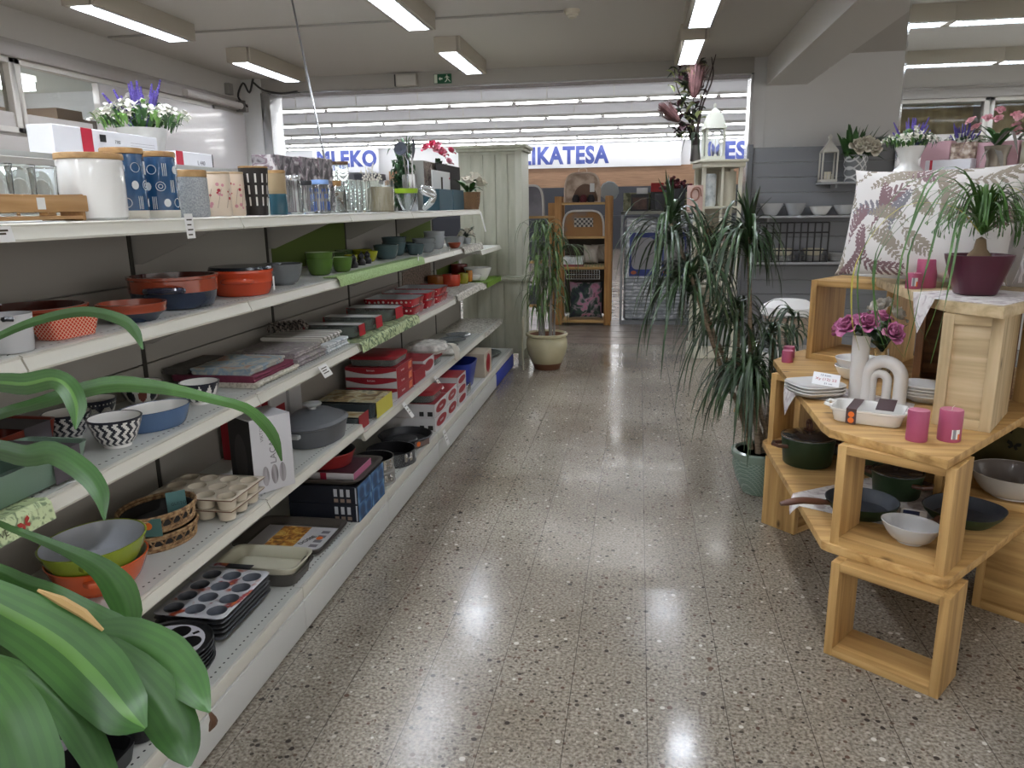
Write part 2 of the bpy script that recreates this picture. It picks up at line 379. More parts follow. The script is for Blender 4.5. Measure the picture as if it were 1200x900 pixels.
# roller tube of the blind over the left wall panel
bl = thing('roller_blind', 'rolled up blind tube on the left wall by the corner pillar', 'blind', (-4.5, 7.9, 2.74))
obj('tube', MB().tube([(0, -.55, 0), (0, .55, 0)], .035, 12), M('blind', '#bcb6b0', .6), bl)
obj('bracket', MB().box(-.06, .04, .55, .58, -.06, .06), M('bracket dark', '#6d6a66', .5), bl)
cb = MB()
cb.tube(spline([(-4.4, 8.6, 3.05), (-4.45, 8.58, 2.9), (-4.5, 8.55, 3.0), (-4.55, 8.5, 2.85), (-4.5, 8.6, 2.75)], 20), .012, 6)
cb.tube(spline([(-4.42, 8.62, 3.02), (-4.3, 8.62, 2.93), (-4.1, 8.64, 2.885), (-3.9, 8.66, 2.90)], 14), .012, 6)
solo('cable', cb, M('cable dark', '#3b3a39', .6), 'dark cable bundle coiled at the top of the left pillar', 'cable')
solo('junction_box', MB().box(-4.6, -4.54, 8.30, 8.39, 2.85, 2.97), M('jbox', '#8e8b87', .6), 'small grey junction box beside the left pillar cables', 'junction box', bevel=.006)
# ------------------------------------------------------------------ hall beyond
HW = M('hall white', '#e9ebee', .7); HC = M('hall ceiling', '#d9dade', .8)
struct('ceiling', MB().box(-22, 11, 8.95, 31, 4.35, 4.5), HC)
hb = MB()
for y in (11.5, 14.9, 18.2, 21.4, 24.6, 27.8): hb.box(-22, 11, y+1.1, y+1.5, 4.12, 4.35)
struct('trim_11', hb, HC)
struct('wall_hall_front', MB().box(-22, -4.75, 8.75, 8.95, 0, 4.5).box(-4.75, 6, 8.75, 8.95, 3.06, 4.5).box(6, 11, 8.75, 8.95, 0, 4.5), HW)
struct('wall_hall_side', MB().box(-22.2, -22, 8.75, 31, 0, 4.5).box(11, 11.2, 8.75, 31, 0, 4.5), HW)
struct('wall_hall_back', MB().box(-22, 11, 30.2, 30.4, 0, 4.5), HW)
struct('trim_12', MB().box(-9.9, 11, 30.0, 30.2, 2.25, 3.02), wood('hall wood', '#97755c', '#a88468', '#b48f72', 0, knots=False))
def sign(txt, x, y, z, wd, ht, size, label, align='CENTER', dx=0., sx=1.):
    t = thing('hanging_sign', label, 'sign', (x, y, z))
    obj('panel', MB().box(-wd/2, wd/2, 0, .08, -ht/2, ht/2), M('sign white', '#f4f6fb', .5, emit=.0), t)
    text('lettering', txt, size, pat('sign blue', [(.3, '#3a4a9c'), (.6, '#5565b4'), (.8, '#7d8ac8')], scale=3., vec=(1, 1, 2)), t, (dx, -.005, 0), (PI/2, 0, 0), ext=.01, bold=.035, spacing=1.08).scale = (sx, 1, 1)
    return t
sign('MLEKO', -11.65, 29.9, 3.5, 2.75, .98, .82, 'white sign reading MLEKO in blue letters above the left shelving', dx=.05, sx=.9)
sign('DELIKATESA', -2.5, 29.9, 3.42, 8.0, .86, .86, 'long white sign reading DELIKATESA in blue letters above the wood panel', dx=-.85, sx=.84)
sign('MESO', 4.2, 29.9, 3.44, 3.4, .86, .86, 'white sign reading MESO partly behind the white lattice cabinet', dx=-.75, sx=.9)
case = MB().box(-9.5, 9, 28.6, 29.9, 0, 1.2).box(-9.5, 9, 29.3, 29.9, 1.2, 2.25)
solo('cooling_counter', case, M('cooling dark', '#41444d', .4), 'dark cooling counter along the hall back wall under the wood panel', 'counter')
case = MB().box(-21, -10, 28.8, 29.9, 0, 2.9)
solo('cooling_cabinet', case, pat('cool goods', [(.3, '#3c4048'), (.5, '#b9bcc4'), (.7, '#6d7078')], kind='cell', scale=2.2, rough=.5), 'long dark dairy cooling cabinet under the MLEKO sign', 'cabinet')
GLOW = M('hall tube glow', '#ffffff', .5, emit=HALL_E)
hl = None
rows = [(18.2, -10, 5, .2, 'first'), (21.4, -12, 6, -.5, 'second'), (24.6, -14, 6, .3, 'third'), (27.6, -15, 7, -.2, 'fourth'), (29.4, -15, 7, .4, 'fifth'), (11.5, -9, 6, .0, 'overhead'), (14.9, -9, 6, .5, 'overhead')]
for y, xa, xb, off, nm in rows:
    x = xa+off
    while x < xb:
        if nm == 'overhead':
            lab = 'white hall strip light hidden above the beam'; gr = 'hall strip lights above the beam'
        else:
            lab = 'thin white strip light in the %s row of the bright hall ceiling' % nm; gr = '%s row of hall strip lights' % nm
        if hl is None:
            hl = thing('strip_light', lab, 'strip light', (x, y, 3.92), 0, gr)
            obj('tube', MB().box(-.71, .71, -.032, .032, -.04, .0), GLOW, hl)
            obj('housing', MB().box(-.76, .76, -.04, .04, .0005, .06).box(-.01, .01, -.01, .01, .06, .43), M('lamp white', '#dcdcd8', .5), hl)
        else: dup(hl, (x, y, 3.92), 0, lab, gr)
        x += 1.53
# ------------------------------------------------------------------ ceiling lamps of the near room
LG = M('lamp diffuser glow', '#f2f7ff', .4, emit=LAMP_E)
def lamp(x, y, label, proto=[]):
    if proto: return dup(proto[0], (x, y, 3.06), 0, label, 'ceiling lamps')
    t = thing('ceiling_lamp', label, 'ceiling lamp', (x, y, 3.06), 0, 'ceiling lamps')
    bd = MB().box(-.12, -.085, -.6, .6, -.13, 0).box(.085, .12, -.6, .6, -.13, 0).box(-.085, .085, -.6, -.57, -.13, 0).box(-.085, .085, .57, .6, -.13, 0).box(-.085, .085, -.57, .57, -.02, 0)
    obj('housing', bd, M('lamp body', '#b3ab9d', .5), t, bevel=.003)
    obj('diffuser', MB().box(-.083, .083, -.565, .565, -.118, -.11), LG, t)
    lv = MB()
    for i in range(26): y_ = -.55+i*.044; lv.box(-.083, .083, y_, y_+.004, -.134, -.119)
    lv.box(-.086, -.080, -.565, .565, -.136, -.118).box(.080, .086, -.565, .565, -.136, -.118)
    obj('louver', lv, M('louver white', '#e6e9ee', .3), t)
    proto.append(t); return t
lamp(-1.72, 7.62, 'ceiling lamp in the middle row nearest the opening, right of the exit sign')
lamp(-1.72, 5.58, 'ceiling lamp in the middle row cut by the top of the photo')
lamp(-3.72, 7.62, 'ceiling lamp in the left row beside the corner pillar')
lamp(-3.72, 5.52, 'ceiling lamp at the top left corner of the photo')
lamp(.43, 7.62, 'ceiling lamp in the right row nearest the opening, seen end on')
lamp(.43, 6.00, 'ceiling lamp in the right row just cut by the photo top')
for x in (-3.72, -1.72, .43):
    for y in ((3.4, 2.2, 1.0, -.2, -1.4) if x < 0 else (3.6, 1.6, -.4)):
        lamp(x, y, 'ceiling lamp out of frame overhead, seen only as a bright strip in the mirror' if x < 0 else 'ceiling lamp overhead on the right, out of frame')
# conduit, smoke detector, exit sign, emergency light, hanging rod
solo('conduit', MB().tube([(-4.55, 6.35, 3.052), (-.62, 6.35, 3.052)], .009, 8), M('conduit', '#a39f99', .6), 'thin grey cable conduit running across the ceiling to the smoke detector', 'conduit')
sd = thing('smoke_detector', 'small round smoke detector on the ceiling', 'smoke detector', (-.55, 6.35, 3.06))
obj('base', MB().lathe([(.06, -.022), (.062, 0)], 24), M('detector', '#cfc8b6', .5), sd)
obj('sensor_head', MB().lathe([(.0, -.06), (.03, -.058), (.036, -.045), (.05, -.04), (.052, -.022)], 24), M('detector', '#cfc8b6', .5), sd)
es = thing('exit_sign', 'green and white emergency exit sign on the beam', 'sign', (-2.19, 8.69, 2.975))
obj('plate', MB().box(-.1, .1, -.01, .01, -.05, .05), M('exit green', '#135a3a', .4), es, bevel=.003)
man = MB(); man.lathe([(.0, 0), (.008, .001)], 12, 0, (0, 0, 0)); man = MB()
man.box(-.095, -.06, -.012, -.0105, -.045, .045)
man.prism([(-.045, 0), (-.025, .02), (-.025, .008), (.0, .008), (.0, -.008), (-.025, -.008), (-.025, -.02)], 0, .001).xf(Matrix.Translation((0, -.0105, 0)) @ Matrix.Rotation(PI/2, 4, 'X'), 8)
k = len(man.v)
for q in ([(.045, .04), (.055, .04), (.055, .03), (.045, .03)], [(.04, .026), (.06, .028), (.062, .0), (.046, -.002)], [(.04, .024), (.026, .01), (.03, .006), (.044, .018)], [(.058, .024), (.078, .012), (.076, .006), (.056, .016)], [(.046, 0), (.04, -.02), (.024, -.03), (.028, -.038), (.048, -.026), (.056, 0)], [(.052, 0), (.066, -.018), (.084, -.036), (.092, -.032), (.074, -.012), (.062, 0)]):
    man.prism(q, 0, .001)
man.xf(Matrix.Translation((0, -.0105, 0)) @ Matrix.Rotation(PI/2, 4, 'X'), k)
obj('pictogram', man, M('exit white', '#dfe8d8', .5), es)
el = thing('emergency_light', 'pale box of an emergency light on the beam left of the exit sign', 'emergency light', (-2.6, 8.69, 2.975))
obj('case', MB().box(-.12, .12, -.05, .01, -.065, .06), M('em case', '#b9b4ab', .5), el, bevel=.006)
obj('side_cover', MB().box(-.135, -.12, -.05, .01, -.065, .06), M('cable dark', '#3b3a39', .6), el)
obj('lens', MB().box(-.1, .11, -.053, -.05, -.05, .045), M('em lens', '#c9c6bf', .25), el)
solo('hanging_rod', MB().tube([(-2.43, 5.40, 3.06), (-1.765, 4.25, 1.765)], .007, 8), M('rod metal', '#8d8d8c', .35, metal=.6), 'thin metal rod slanting from the ceiling down to the shelving', 'rod')
# ================================================================== gondola shelving (bays one metre long along the aisle)
XB, XF, XD = -1.755, -1.345, -1.235        # back panel, shelf lip, base deck lip
def shelf_metal(name, col, xf):
    m = M(name, col, .45); nt = m.node_tree; N = nt.nodes.new; L = nt.links.new; b = nt.nodes['Principled BSDF']
    tc = N('ShaderNodeTexCoord'); se = N('ShaderNodeSeparateXYZ'); L(tc.outputs['Object'], se.inputs[0])
    def mt(op, a, c=None):
        x = N('ShaderNodeMath'); x.operation = op
        for s, k in ((a, 0), (c, 1)):
            if s is None: continue
            if isinstance(s, (int, float)): x.inputs[k].default_value = s
            else: L(s, x.inputs[k])
        return x.outputs[0]
    dx = mt('SUBTRACT', se.outputs[0], xf-.028); q = mt('SUBTRACT', mt('MODULO', mt('ADD', se.outputs[1], 50), .025), .0125)
    r2 = mt('ADD', mt('MULTIPLY', dx, dx), mt('MULTIPLY', mt('MULTIPLY', q, q), .6)); f = mt('LESS_THAN', r2, .0033**2)
    mx = N('ShaderNodeMix'); mx.data_type = 'RGBA'; L(f, mx.inputs[0]); mx.inputs[6].default_value = b.inputs['Base Color'].default_value; mx.inputs[7].default_value = (.012, .012, .012, 1)
    L(mx.outputs[2], b.inputs['Base Color']); return m
MSH = shelf_metal('shelf metal', '#c6c8c3', XF); MDK = shelf_metal('deck metal', '#c6c8c3', XD)
MRAIL = M('price rail', '#d3d1c6', .35); MBACK = M('back panel metal', '#a8a49d', .5); MUP = M('upright slot', '#37352f', .6); MKICK = M('kick plate', '#c9cac6', .45)
MGREEN = M('green back board', '#5c6e2e', .7)
BAYS = [(-.57, 'A'), (.43, 'B'), (1.43, 'C'), (2.43, 'D'), (3.43, 'E'), (4.43, 'F'), (5.43, 'G'), (6.43, 'H')]
S1, S2 = 1.562, 1.278
def s3(y): return .925 if 4.43 <= y < 5.43 else (.917 if y >= 6.43 else .943)
def s4(y): return .54 if y < 3.43 else .49
DK = .19
LAB = ['grey metal shelving bay behind the big leafy plant, out at the lower left', 'grey metal shelving bay nearest the viewer, holding the glasses and stoneware pots',
       'grey metal shelving bay with the tall canisters and the black and white bowls', 'grey metal shelving bay holding folded table linen and the grey casserole',
       'grey metal shelving bay holding red striped oven dish boxes and green bowls', 'grey metal shelving bay with polka dot dishes and dark teal bowls',
       'grey metal shelving bay second from the far end, under the silver knot sculpture', 'grey low shelving bay at the far end against the pale dresser']
for k, (y0, nm) in enumerate(BAYS):
    y1 = y0+1.0 if k < 7 else y0+.94; t = thing('shelving_bay', LAB[k], 'shelving', (0, 0, 0), 0, 'left shelving run')
    bp = MB(); top = 1.745 if k < 7 else 1.30
    z = .19
    while z < top-.01:
        z2 = min(z+.285, top); bp.box(XB-.012, XB, y0+.006, y1-.006, z, z2-.004); z = z2
    obj('back_panel', bp, MBACK, t, bevel=.002, seg=1)
    obj('upright', MB().box(XB-.02, XB+.004, y1-.022, y1-.003, 0, top), MUP, t)
    if k == 4: obj('back_board', MB().box(XB+.001, XB+.006, 3.46, 4.40, S2+.01, S1-.04), MGREEN, t)['label'] = 'olive green back board'
    if k == 6: obj('back_board', MB().box(XB+.001, XB+.006, 5.5, 6.35, S2+.01, S1-.04), MGREEN, t)['label'] = 'olive green back board'
    if k == 6:
        obj('back_board', MB().box(XB+.001, XB+.006, 5.5, 6.3, s3(5.5)+.01, S2-.05), pat('brown speckle', [(.4, '#5d4f45'), (.6, '#9c8b80')], scale=60), t)['label'] = 'brown speckled back board'
    lev = ([S1] if k < 7 else [])+[S2-(.06 if k == 7 else 0), s3(y0), s4(y0)]
    for z in lev:
        z -= .0012
        sh = MB().box(XB, XF, y0+.003, y1-.003, z-.03, z)
        s_ = obj('shelf', sh, MSH, t, bevel=.002, seg=1)
        rl = MB(); pr = [(XF, z-.0005), (XF+.004, z+.0003), (XF+.012, z-.003), (XF+.010, z-.008), (XF+.022, z-.034), (XF+.020, z-.040), (XF+.006, z-.040), (XF, z-.03)]
        n = len(pr); rl.v = [(a, y, c) for y in (y0+.003, y1-.003) for a, c in pr]
        rl.f = [[i, (i+1) % n, (i+1) % n+n, i+n] for i in range(n)]+[list(range(n-1, -1, -1)), list(range(n, 2*n))]; rl.m = [0]*len(rl.f)
        obj('price_rail', rl, MRAIL, s_)
        br = MB()
        for yy in (y0+.012,): br.hexa([(XB, yy-.006, z-.16), (XB+.03, yy-.006, z-.16), (XB+.03, yy+.002, z-.16), (XB, yy+.002, z-.16)], [(XB, yy-.006, z-.03), (XF-.06, yy-.006, z-.03), (XF-.06, yy+.002, z-.03), (XB, yy+.002, z-.03)])
        obj('bracket', br, MBACK, s_)
    d = obj('base_deck', MB().box(XB, XD, y0+.002, y1-.002, DK-.031, DK-.0012), MDK, t, bevel=.002, seg=1)
    obj('deck_rail', MB().box(XD, XD+.012, y0+.002, y1-.002, DK-.045, DK-.0008).box(XD+.002, XD+.008, y0+.002, y1-.002, DK-.055, DK-.045), MRAIL, d, bevel=.002)
    kp = obj('kick_plate', MB().box(XD-.01, XD+.014, y0+.002, y1-.002, .012, DK-.058).box(XB, XD-.03, y0+.002, y1-.002, 0, .15), MKICK if k < 7 else M('kick blue', '#2c3f9e', .5), t, bevel=.002)
    if k == 7: obj('back_board', MB().box(XB+.001, XB+.006, 6.5, 7.3, s3(6.5)+.01, S2-.11), MGREEN, t)['label'] = 'olive green back board'
    if k == 7: kp['label'] = 'dark blue kick plate'
# the shelving standing back to back behind it: only its top boards show
for k, y0 in enumerate((-.57, .43, 1.43, 2.43, 3.43, 4.43, 5.43)):
    t = thing('shelving_bay', 'back to back shelving bay hidden behind the left run, only its top shelf showing', 'shelving', (0, 0, 0), 0, 'shelving behind the left run')
    obj('top_shelf', MB().box(-2.22, XB-.025, y0+.003, y0+.997, 1.735, 1.7595), MSH, t)
    obj('back_panel', MB().box(-1.79, XB-.025, y0+.003, y0+.997, 0, 1.735), MBACK, t)
    obj('base', MB().box(-2.3, -1.79, y0+.003, y0+.997, 0, .15), MKICK, t)
# ------------------------------------------------------------------ dresser at the far end
t = thing('dresser', 'tall pale grey green dresser with moulded cornice at the far end of the shelves', 'dresser', (-1.13, 7.46, 0))
DRS = pat('dresser paint', [(.3, '#a9aa98'), (.6, '#b4b5a4'), (.8, '#bcbdad')], scale=4, vec=(6, 6, 1), rough=.6)
up = MB().box(-.62, 0, 0, .45, .90, 2.10)
for i in range(5): up.box(-.61+i*.12, -.61+i*.12+.112, -.012, 0, .92, 2.07)
obj('upper_body', up, DRS, t, bevel=.004)
obj('corner_post', MB().box(-.06, .005, -.02, .45, .90, 2.10), M('dresser edge', '#c3c4b5', .55), t, bevel=.004)
obj('cornice', MB().box(-.66, .05, -.05, .48, 2.13, 2.16).box(-.64, .03, -.03, .47, 2.10, 2.13), DRS, t, bevel=.008)
obj('ledge', MB().box(-.66, .04, -.05, .48, .86, .89).box(-.64, .02, -.03, .47, .89, .91), DRS, t, bevel=.008)
lb = MB().box(-.62, -.02, .0, .45, .12, .86)
for i in range(4): lb.box(-.60+i*.14, -.60+i*.14+.13, -.012, 0, .14, .84)
obj('lower_body', lb, DRS, t, bevel=.004)
for x, y in ((-.62, 0), (-.05, 0), (-.62, .4), (-.05, .4)): obj('leg', MB().box(x-.0, x+.05, y-.02, y+.05, 0, .12 if x < -.1 else .86), DRS, t, bevel=.004)
# ================================================================== goods on the left shelves
GLASS = M('clear glass', '#f4f8f7', .02, trans=1., ior=1.45)
WHITE = M('white glaze', '#e9e9e6', .12, coat=.4); CREAM = M('cream glaze', '#dcd6c0', .2, coat=.3)
BAMBOO = wood('bamboo', '#8d6a40', '#a88352', '#bd9a68', 1, knots=False)
BLK = M('black', '#17171a', .35); DARKM = M('dark nonstick', '#2b2c2f', .4); GREYNS = M('grey nonstick', '#4b4d52', .45)
STEEL = M('steel', '#c2c4c6', .22, metal=.95); PAPER = M('white paper', '#e4e4e2', .7); CHROME = M('chrome', '#d9dadd', .12, metal=1.)
def vdir(p): d = Vector((p[0], p[1], 0)); return d.normalized()
def seat(u0, u1, vb, z, rb=.75):
    """centre and radius of a round thing whose nearest base point shows at (middle, vb) on the level z"""
    P = oz((u0+u1)/2, vb, z); R = (u1-u0)/2*pxm(P)
    for _ in range(3): c = P+vdir(P)*R*rb; R = (u1-u0)/2*pxm(c+Vector((0, 0, .05)))
    if c.x < -1: c.x = max(c.x, XB+R+.013)
    return Vector((c.x, c.y, z)), R
def s1(u0, u1, x, vt=None):
    P = ox((u0+u1)/2, 245, x); R = (u1-u0)/2*pxm(P); P.z = S1
    return P, R, ((ox((u0+u1)/2, vt, x).z-S1) if vt else None)
def bprof(R, h, rb, th=.005, curve=.6, n=8, foot=.0):
    o = [(max(rb*.9, .001), 0)] if not foot else [(rb*.85, 0), (rb, 0), (rb*.97, foot)]
    for i in range(n+1):
        t = i/n; o.append((rb+(R-rb)*t**curve, foot+(h-foot)*t**1.25 if curve < 1 else foot+(h-foot)*t))
    no = len(o)-1; o.append((R-th*.5, h+th*.3)); o.append((R-th, h))
    ii = []
    for i in range(n, -1, -1):
        t = i/n; ii.append((max(rb+(R-rb)*t**curve-th, .002), max(foot+(h-foot)*t**1.25 if curve < 1 else foot+(h-foot)*t, foot+th)))
    o += ii[1:]; o.append((.001, foot+th)); return o, no
def bowl(name, label, cat, c, R, h, rb=.55, out=None, inn=None, rim=None, curve=.6, th=.005, seg=36, pattern=None, sx=1., sy=1., n=2., rz=0., group=None, foot=.0, rings=8, rot=None):
    pr, no = bprof(R, h, R*rb, th, curve, rings, foot)
    mats = [out, inn or out, rim or out]+(pattern[0] if pattern else [])
    def mf(i, k):
        if i >= no+2: return 1
        if i >= no: return 2
        if pattern:
            q = pattern[1](i, k, no, seg)
            if q: return 2+q
        return 0
    return solo(name, MB().lathe(pr, seg, mf, sx=sx, sy=sy, n=n, cap=True), mats, label, cat, c, rot or rz, group)
def carton(name, label, cat, x0, x1, y0, y1, z, h, mat, rz=0., group=None, bev=.002):
    t = thing(name, label, cat, ((x0+x1)/2, (y0+y1)/2, z), rz, group)
    t['_sx'] = (x1-x0)/2; t['_sy'] = (y1-y0)/2; t['_h'] = h
    obj('box', MB().box(-(x1-x0)/2, (x1-x0)/2, -(y1-y0)/2, (y1-y0)/2, 0, h), mat, t, bevel=bev, seg=1)
    return t
def decal(t, name, face, a0, a1, b0, b1, mat, off=.0008, poly=None):
    """print on a face; a,b run 0..1 across the face (a left to right as one looks at it, b up)"""
    sx, sy, h = t['_sx'], t['_sy'], t['_h']; b = MB()
    def P(a, q):
        if face == 'x': return (sx+off, (a*2-1)*sy, q*h)
        if face == '-y': return ((a*2-1)*sx, -sy-off, q*h)
        if face == 't': return ((a*2-1)*sx, (q*2-1)*sy, h+off)
    pts = poly or [(a0, b0), (a1, b0), (a1, b1), (a0, b1)]
    b.add([P(*q) for q in pts], [list(range(len(pts)))]); return obj(name, b, mat, t, smooth=0)
def lettering(t, s, face, a, q, size, mat, off=.0016, turn=0.):
    sx, sy, h = t['_sx'], t['_sy'], t['_h']
    if face == 'x': loc = (sx+off, (a*2-1)*sy, q*h); rot = Matrix.Rotation(PI/2, 3, 'Z') @ Matrix.Rotation(PI/2, 3, 'X')
    elif face == '-y': loc = ((a*2-1)*sx, -sy-off, q*h); rot = Matrix.Rotation(PI/2, 3, 'X')
    else: loc = ((a*2-1)*sx, (q*2-1)*sy, h+off); rot = Matrix.Identity(3)
    rot = rot @ Matrix.Rotation(turn, 3, 'Z')
    return text('lettering', s, size, mat, t, loc, rot.to_euler(), ext=.0002)
def cb(nf, ff, nb, z):
    A = oz(*nf, z); B = oz(*ff, z); x0 = oy(nb[0], nb[1], A.y).x
    return x0, A.x, A.y, B.y, A
def hz(A, v, u=None):
    lo, hi = -1., 3.
    for _ in range(40):
        m = (lo+hi)/2; d = Vector((A[0], A[1], m))-Vector((0, 0, EYE)); vv = 450-F_PX*d.dot(_U)/d.dot(_F)
        lo, hi = (m, hi) if vv > v else (lo, m)
    return lo-A[2]
# ------------------------------------------------------------------ top shelf
x = -1.42
P, R, h = s1(-30, 107, -1.46); y1 = ox(107, 250, -1.40).y-.02; y0 = y1-.46
gc = thing('wooden_crate', 'low wooden crate holding drinking glasses at the left edge of the top shelf', 'crate', (-1.46, (y0+y1)/2, S1))
L2 = (y1-y0)/2; WCR = wood('crate wood', '#7d5a36', '#a27a4b', '#b99366', 1, knots=False)
for xx in (-.07, .06): obj('slat', MB().box(xx, xx+.01, -L2, L2, .022, .062), WCR, gc, bevel=.002)
for yy in (-L2, L2-.012): obj('end_board', MB().box(-.06, .06, yy, yy+.012, 0, .065), WCR, gc, bevel=.002)
obj('bottom_board', MB().box(-.06, .06, -L2+.012, L2-.012, .004, .012), WCR, gc)
obj('tag', MB().box(.0702, .0712, .06, .085, .028, .055), PAPER, gc)
g0 = None
for i in range(6):
    yy = y0+.055+i*.07
    lab = 'clear ribbed tumbler standing in the wooden crate on the top shelf'
    if g0 is None:
        pr = [(.024, 0), (.026, .003), (.031, .115), (.0325, .12), (.0305, .118), (.024, .008), (.001, .008)]
        g0 = solo('tumbler', MB().lathe(pr, 20), GLASS, lab, 'glass', (-1.46, yy, S1+.0125), group='tumblers in the wooden crate')
    else: dup(g0, (-1.46, yy, S1+.0125), group='tumblers in the wooden crate')
def canister(u0, u1, vt, x, label, mat, lid=BAMBOO, taper=.93, lid_h=.016, over=1.03, name='canister', bottom=None, seg=40, band=None):
    P, R, h = s1(u0, u1, x, vt); t = thing(name, label, 'canister', P); H = h-lid_h
    pr = [(R*taper*.92, 0), (R*taper, .006), (R, H*.5), (R, H-.004), (R*.97, H)]
    obj('body', MB().lathe(pr if not bottom else [(R*.96, 0), (R, .005), (R, H*.13), (R, H*.14), (R, H-.003), (R*.97, H)], seg, (lambda i, k: 1 if i < 2 else 0) if bottom else 0), [mat]+([bottom] if bottom else []), t)
    if lid: obj('lid', MB().lathe([(R*.93, -.006+H), (R*.93, H), (R*over, H+.001), (R*over, H+lid_h-.003), (R*over*.97, H+lid_h)], seg), lid, t)
    return t, P, R, H
t, P, R, H = canister(77, 147, 181, -1.44, 'large white ceramic canister with bamboo lid left of the blue canisters', WHITE, taper=.99)
BLUE = M('blue glaze', '#1f4a72', .25, coat=.3)
def blue_marks(t, R, H, ph):
    rnd = random.Random(ph); mk = MB()
    for i in range(9):
        a0 = ph+i*2*PI/9; z0 = .05+((i*37+ph*10) % 5)*.018
        for q in range(3):
            zc = H*(.25+.27*q); a = a0+.15*math.sin(q*9+ph)
            if (i+q) % 3 == 0:
                rr = .013
                ring = [((R+.0008)*math.cos(a+rr/R*math.cos(s)), (R+.0008)*math.sin(a+rr/R*math.cos(s)), zc+rr*math.sin(s)) for s in [2*PI*j/14 for j in range(14)]]
                mk.tube(ring, .0010, 4, closed=True)
                rr = .006
                if q % 2: mk.tube([((R+.0008)*math.cos(a+rr/R*math.cos(s)), (R+.0008)*math.sin(a+rr/R*math.cos(s)), zc+rr*math.sin(s)) for s in [2*PI*j/10 for j in range(10)]], .0010, 4, closed=True)
            elif (i+q) % 3 == 1:
                for d in (-.1, 0, .1): mk.tube([((R+.0008)*math.cos(a+d), (R+.0008)*math.sin(a+d), zc+zz) for zz in (-.018, .018)], .0010, 4)
            else:
                rr = .010
                pts = [((R+.0012)*math.cos(a+rr/R*math.cos(s)), (R+.0012)*math.sin(a+rr/R*math.cos(s)), zc+1.2*rr*math.sin(s)) for s in [2*PI*j/14 for j in range(14)]]
                mk.add(pts, [list(range(14))])
    o = obj('painted_marks', mk, M('white print', '#dfe3e4', .4), t)
for u0, u1, vt, x, lab, ph in ((128, 173, 175, -1.45, 'blue canister with white rings print and a bamboo lid, left of the pair', 1), (171, 210, 179, -1.43, 'blue canister with white rings print and a bamboo lid, right of the pair', 2)):
    t, P, R, H = canister(u0, u1, vt, x, lab, BLUE, taper=1., bottom=M('raw glaze', '#d8d3c6', .4)); blue_marks(t, R, H, ph)
P2, R2, h2 = s1(115, 170, -1.57, 175)
felt = pat('grey felt', [(.3, '#85898d'), (.5, '#a0a4a7'), (.7, '#b7babb')], scale=220, rough=.9)
canister(207, 245, 200, -1.43, 'short grey felt covered canister with bamboo lid beside the price label', felt, taper=1., lid_h=.022, over=1.)
CF = M('cream stoneware', '#d8c6b2', .35, coat=.2)
for u0, u1, lab, sd in ((241, 272, 'cream canister with pink blossom print, nearer of the two', 3), (266, 288, 'cream canister with pink blossom print, further of the two', 5)):
    t, P, R, H = canister(u0, u1, 202, -1.44, lab, CF, lid=M('pale lid', '#b59c7c', .5), taper=.98, lid_h=.008, over=1.01)
    rnd = random.Random(sd); mk = MB()
    for i in range(14):
        a = rnd.uniform(-2.2, .5); zz = rnd.uniform(.15, .8)*H; rr = rnd.uniform(.003, .0065)
        mk.add([((R+.0006)*math.cos(a+rr/R*math.cos(s)), (R+.0006)*math.sin(a+rr/R*math.cos(s)), zz+rr*math.sin(s)) for s in [2*PI*j/8 for j in range(8)]], [list(range(8))], rnd.choice((0, 0, 1)))
    for i in range(3):
        a = -1.8+i*.7; mk.tube([((R+.0004)*math.cos(a+d*.12), (R+.0004)*math.sin(a+d*.12), H*(.2+.15*d)) for d in range(4)], .0007, 4, 2)
    obj('blossom_print', mk, [M('blossom pink', '#c98a94', .5), M('blossom red', '#a8303c', .5), M('twig', '#8d7a6d', .6)], t)
# tapering black beaker with white strokes
P, R, h = s1(284, 317, -1.41, 197)
def strokes(i, k, no, seg): return 1 if (2 <= i < no-3 and i % 5 != 4 and k % 4 == 0) else 0
t = thing('beaker', 'tall black beaker with rows of white strokes and bamboo rim', 'beaker', P)
pr = [(R*.78, 0)]+[(R*(.8+.2*i/16), .004+i*(h-.006)/16) for i in range(17)]
obj('body', MB().lathe(pr, 48, lambda i, k: 1 if (4 <= i < 15 and i % 4 != 3 and k % 4 == 0) else 0), [M('matt black', '#27221f', .6), M('stroke white', '#d9d6d0', .6)], t)
obj('lid', MB().lathe([(R*.98, h-.004), (R*1.0, h+.004)], 40), BAMBOO, t)
# two tone jar
t, P, R, H = canister(317, 337, 200, -1.40, 'jar with teal glass base and rope brown upper half', M('jar brown', '#a08c6c', .6), lid_h=.012, taper=1., bottom=None)
obj('glass_base', MB().lathe([(R*1.0, 0), (R*1.02, .004), (R*1.02, H*.5), (R, H*.51)], 32), M('teal base', '#2f5563', .2), t)['label'] = 'dark teal glass base'
def jar(u0, u1, vt, x, label, lidm, lid_h=.02, body=GLASS, neck=False):
    P, R, h = s1(u0, u1, x, vt); t = thing('glass_jar', label, 'jar', P); H = h-lid_h
    pr = [(R*.9, 0), (R, .006), (R, H*.85), (R*(.85 if not neck else .5), H), (R*(.82 if not neck else .47), H), (R*.94, H*.83), (R*.94, .01), (.001, .008)]
    obj('body', MB().lathe(pr, 28), body, t)
    obj('lid', MB().lathe([(R*.9, H+.0005), (R*.92, H+.001), (R*.92, h-.002), (R*.88, h)] if not neck else [(R*.46, H-.008), (R*.5, H), (R*.55, h)], 28), lidm, t)
    return t, P, R, H
jar(336, 355, 206, -1.40, 'clear glass storage jar with silver clip lid', STEEL)
jar(353, 368, 212, -1.41, 'clear glass jar with black lid left of the blue capped jar', BLK)
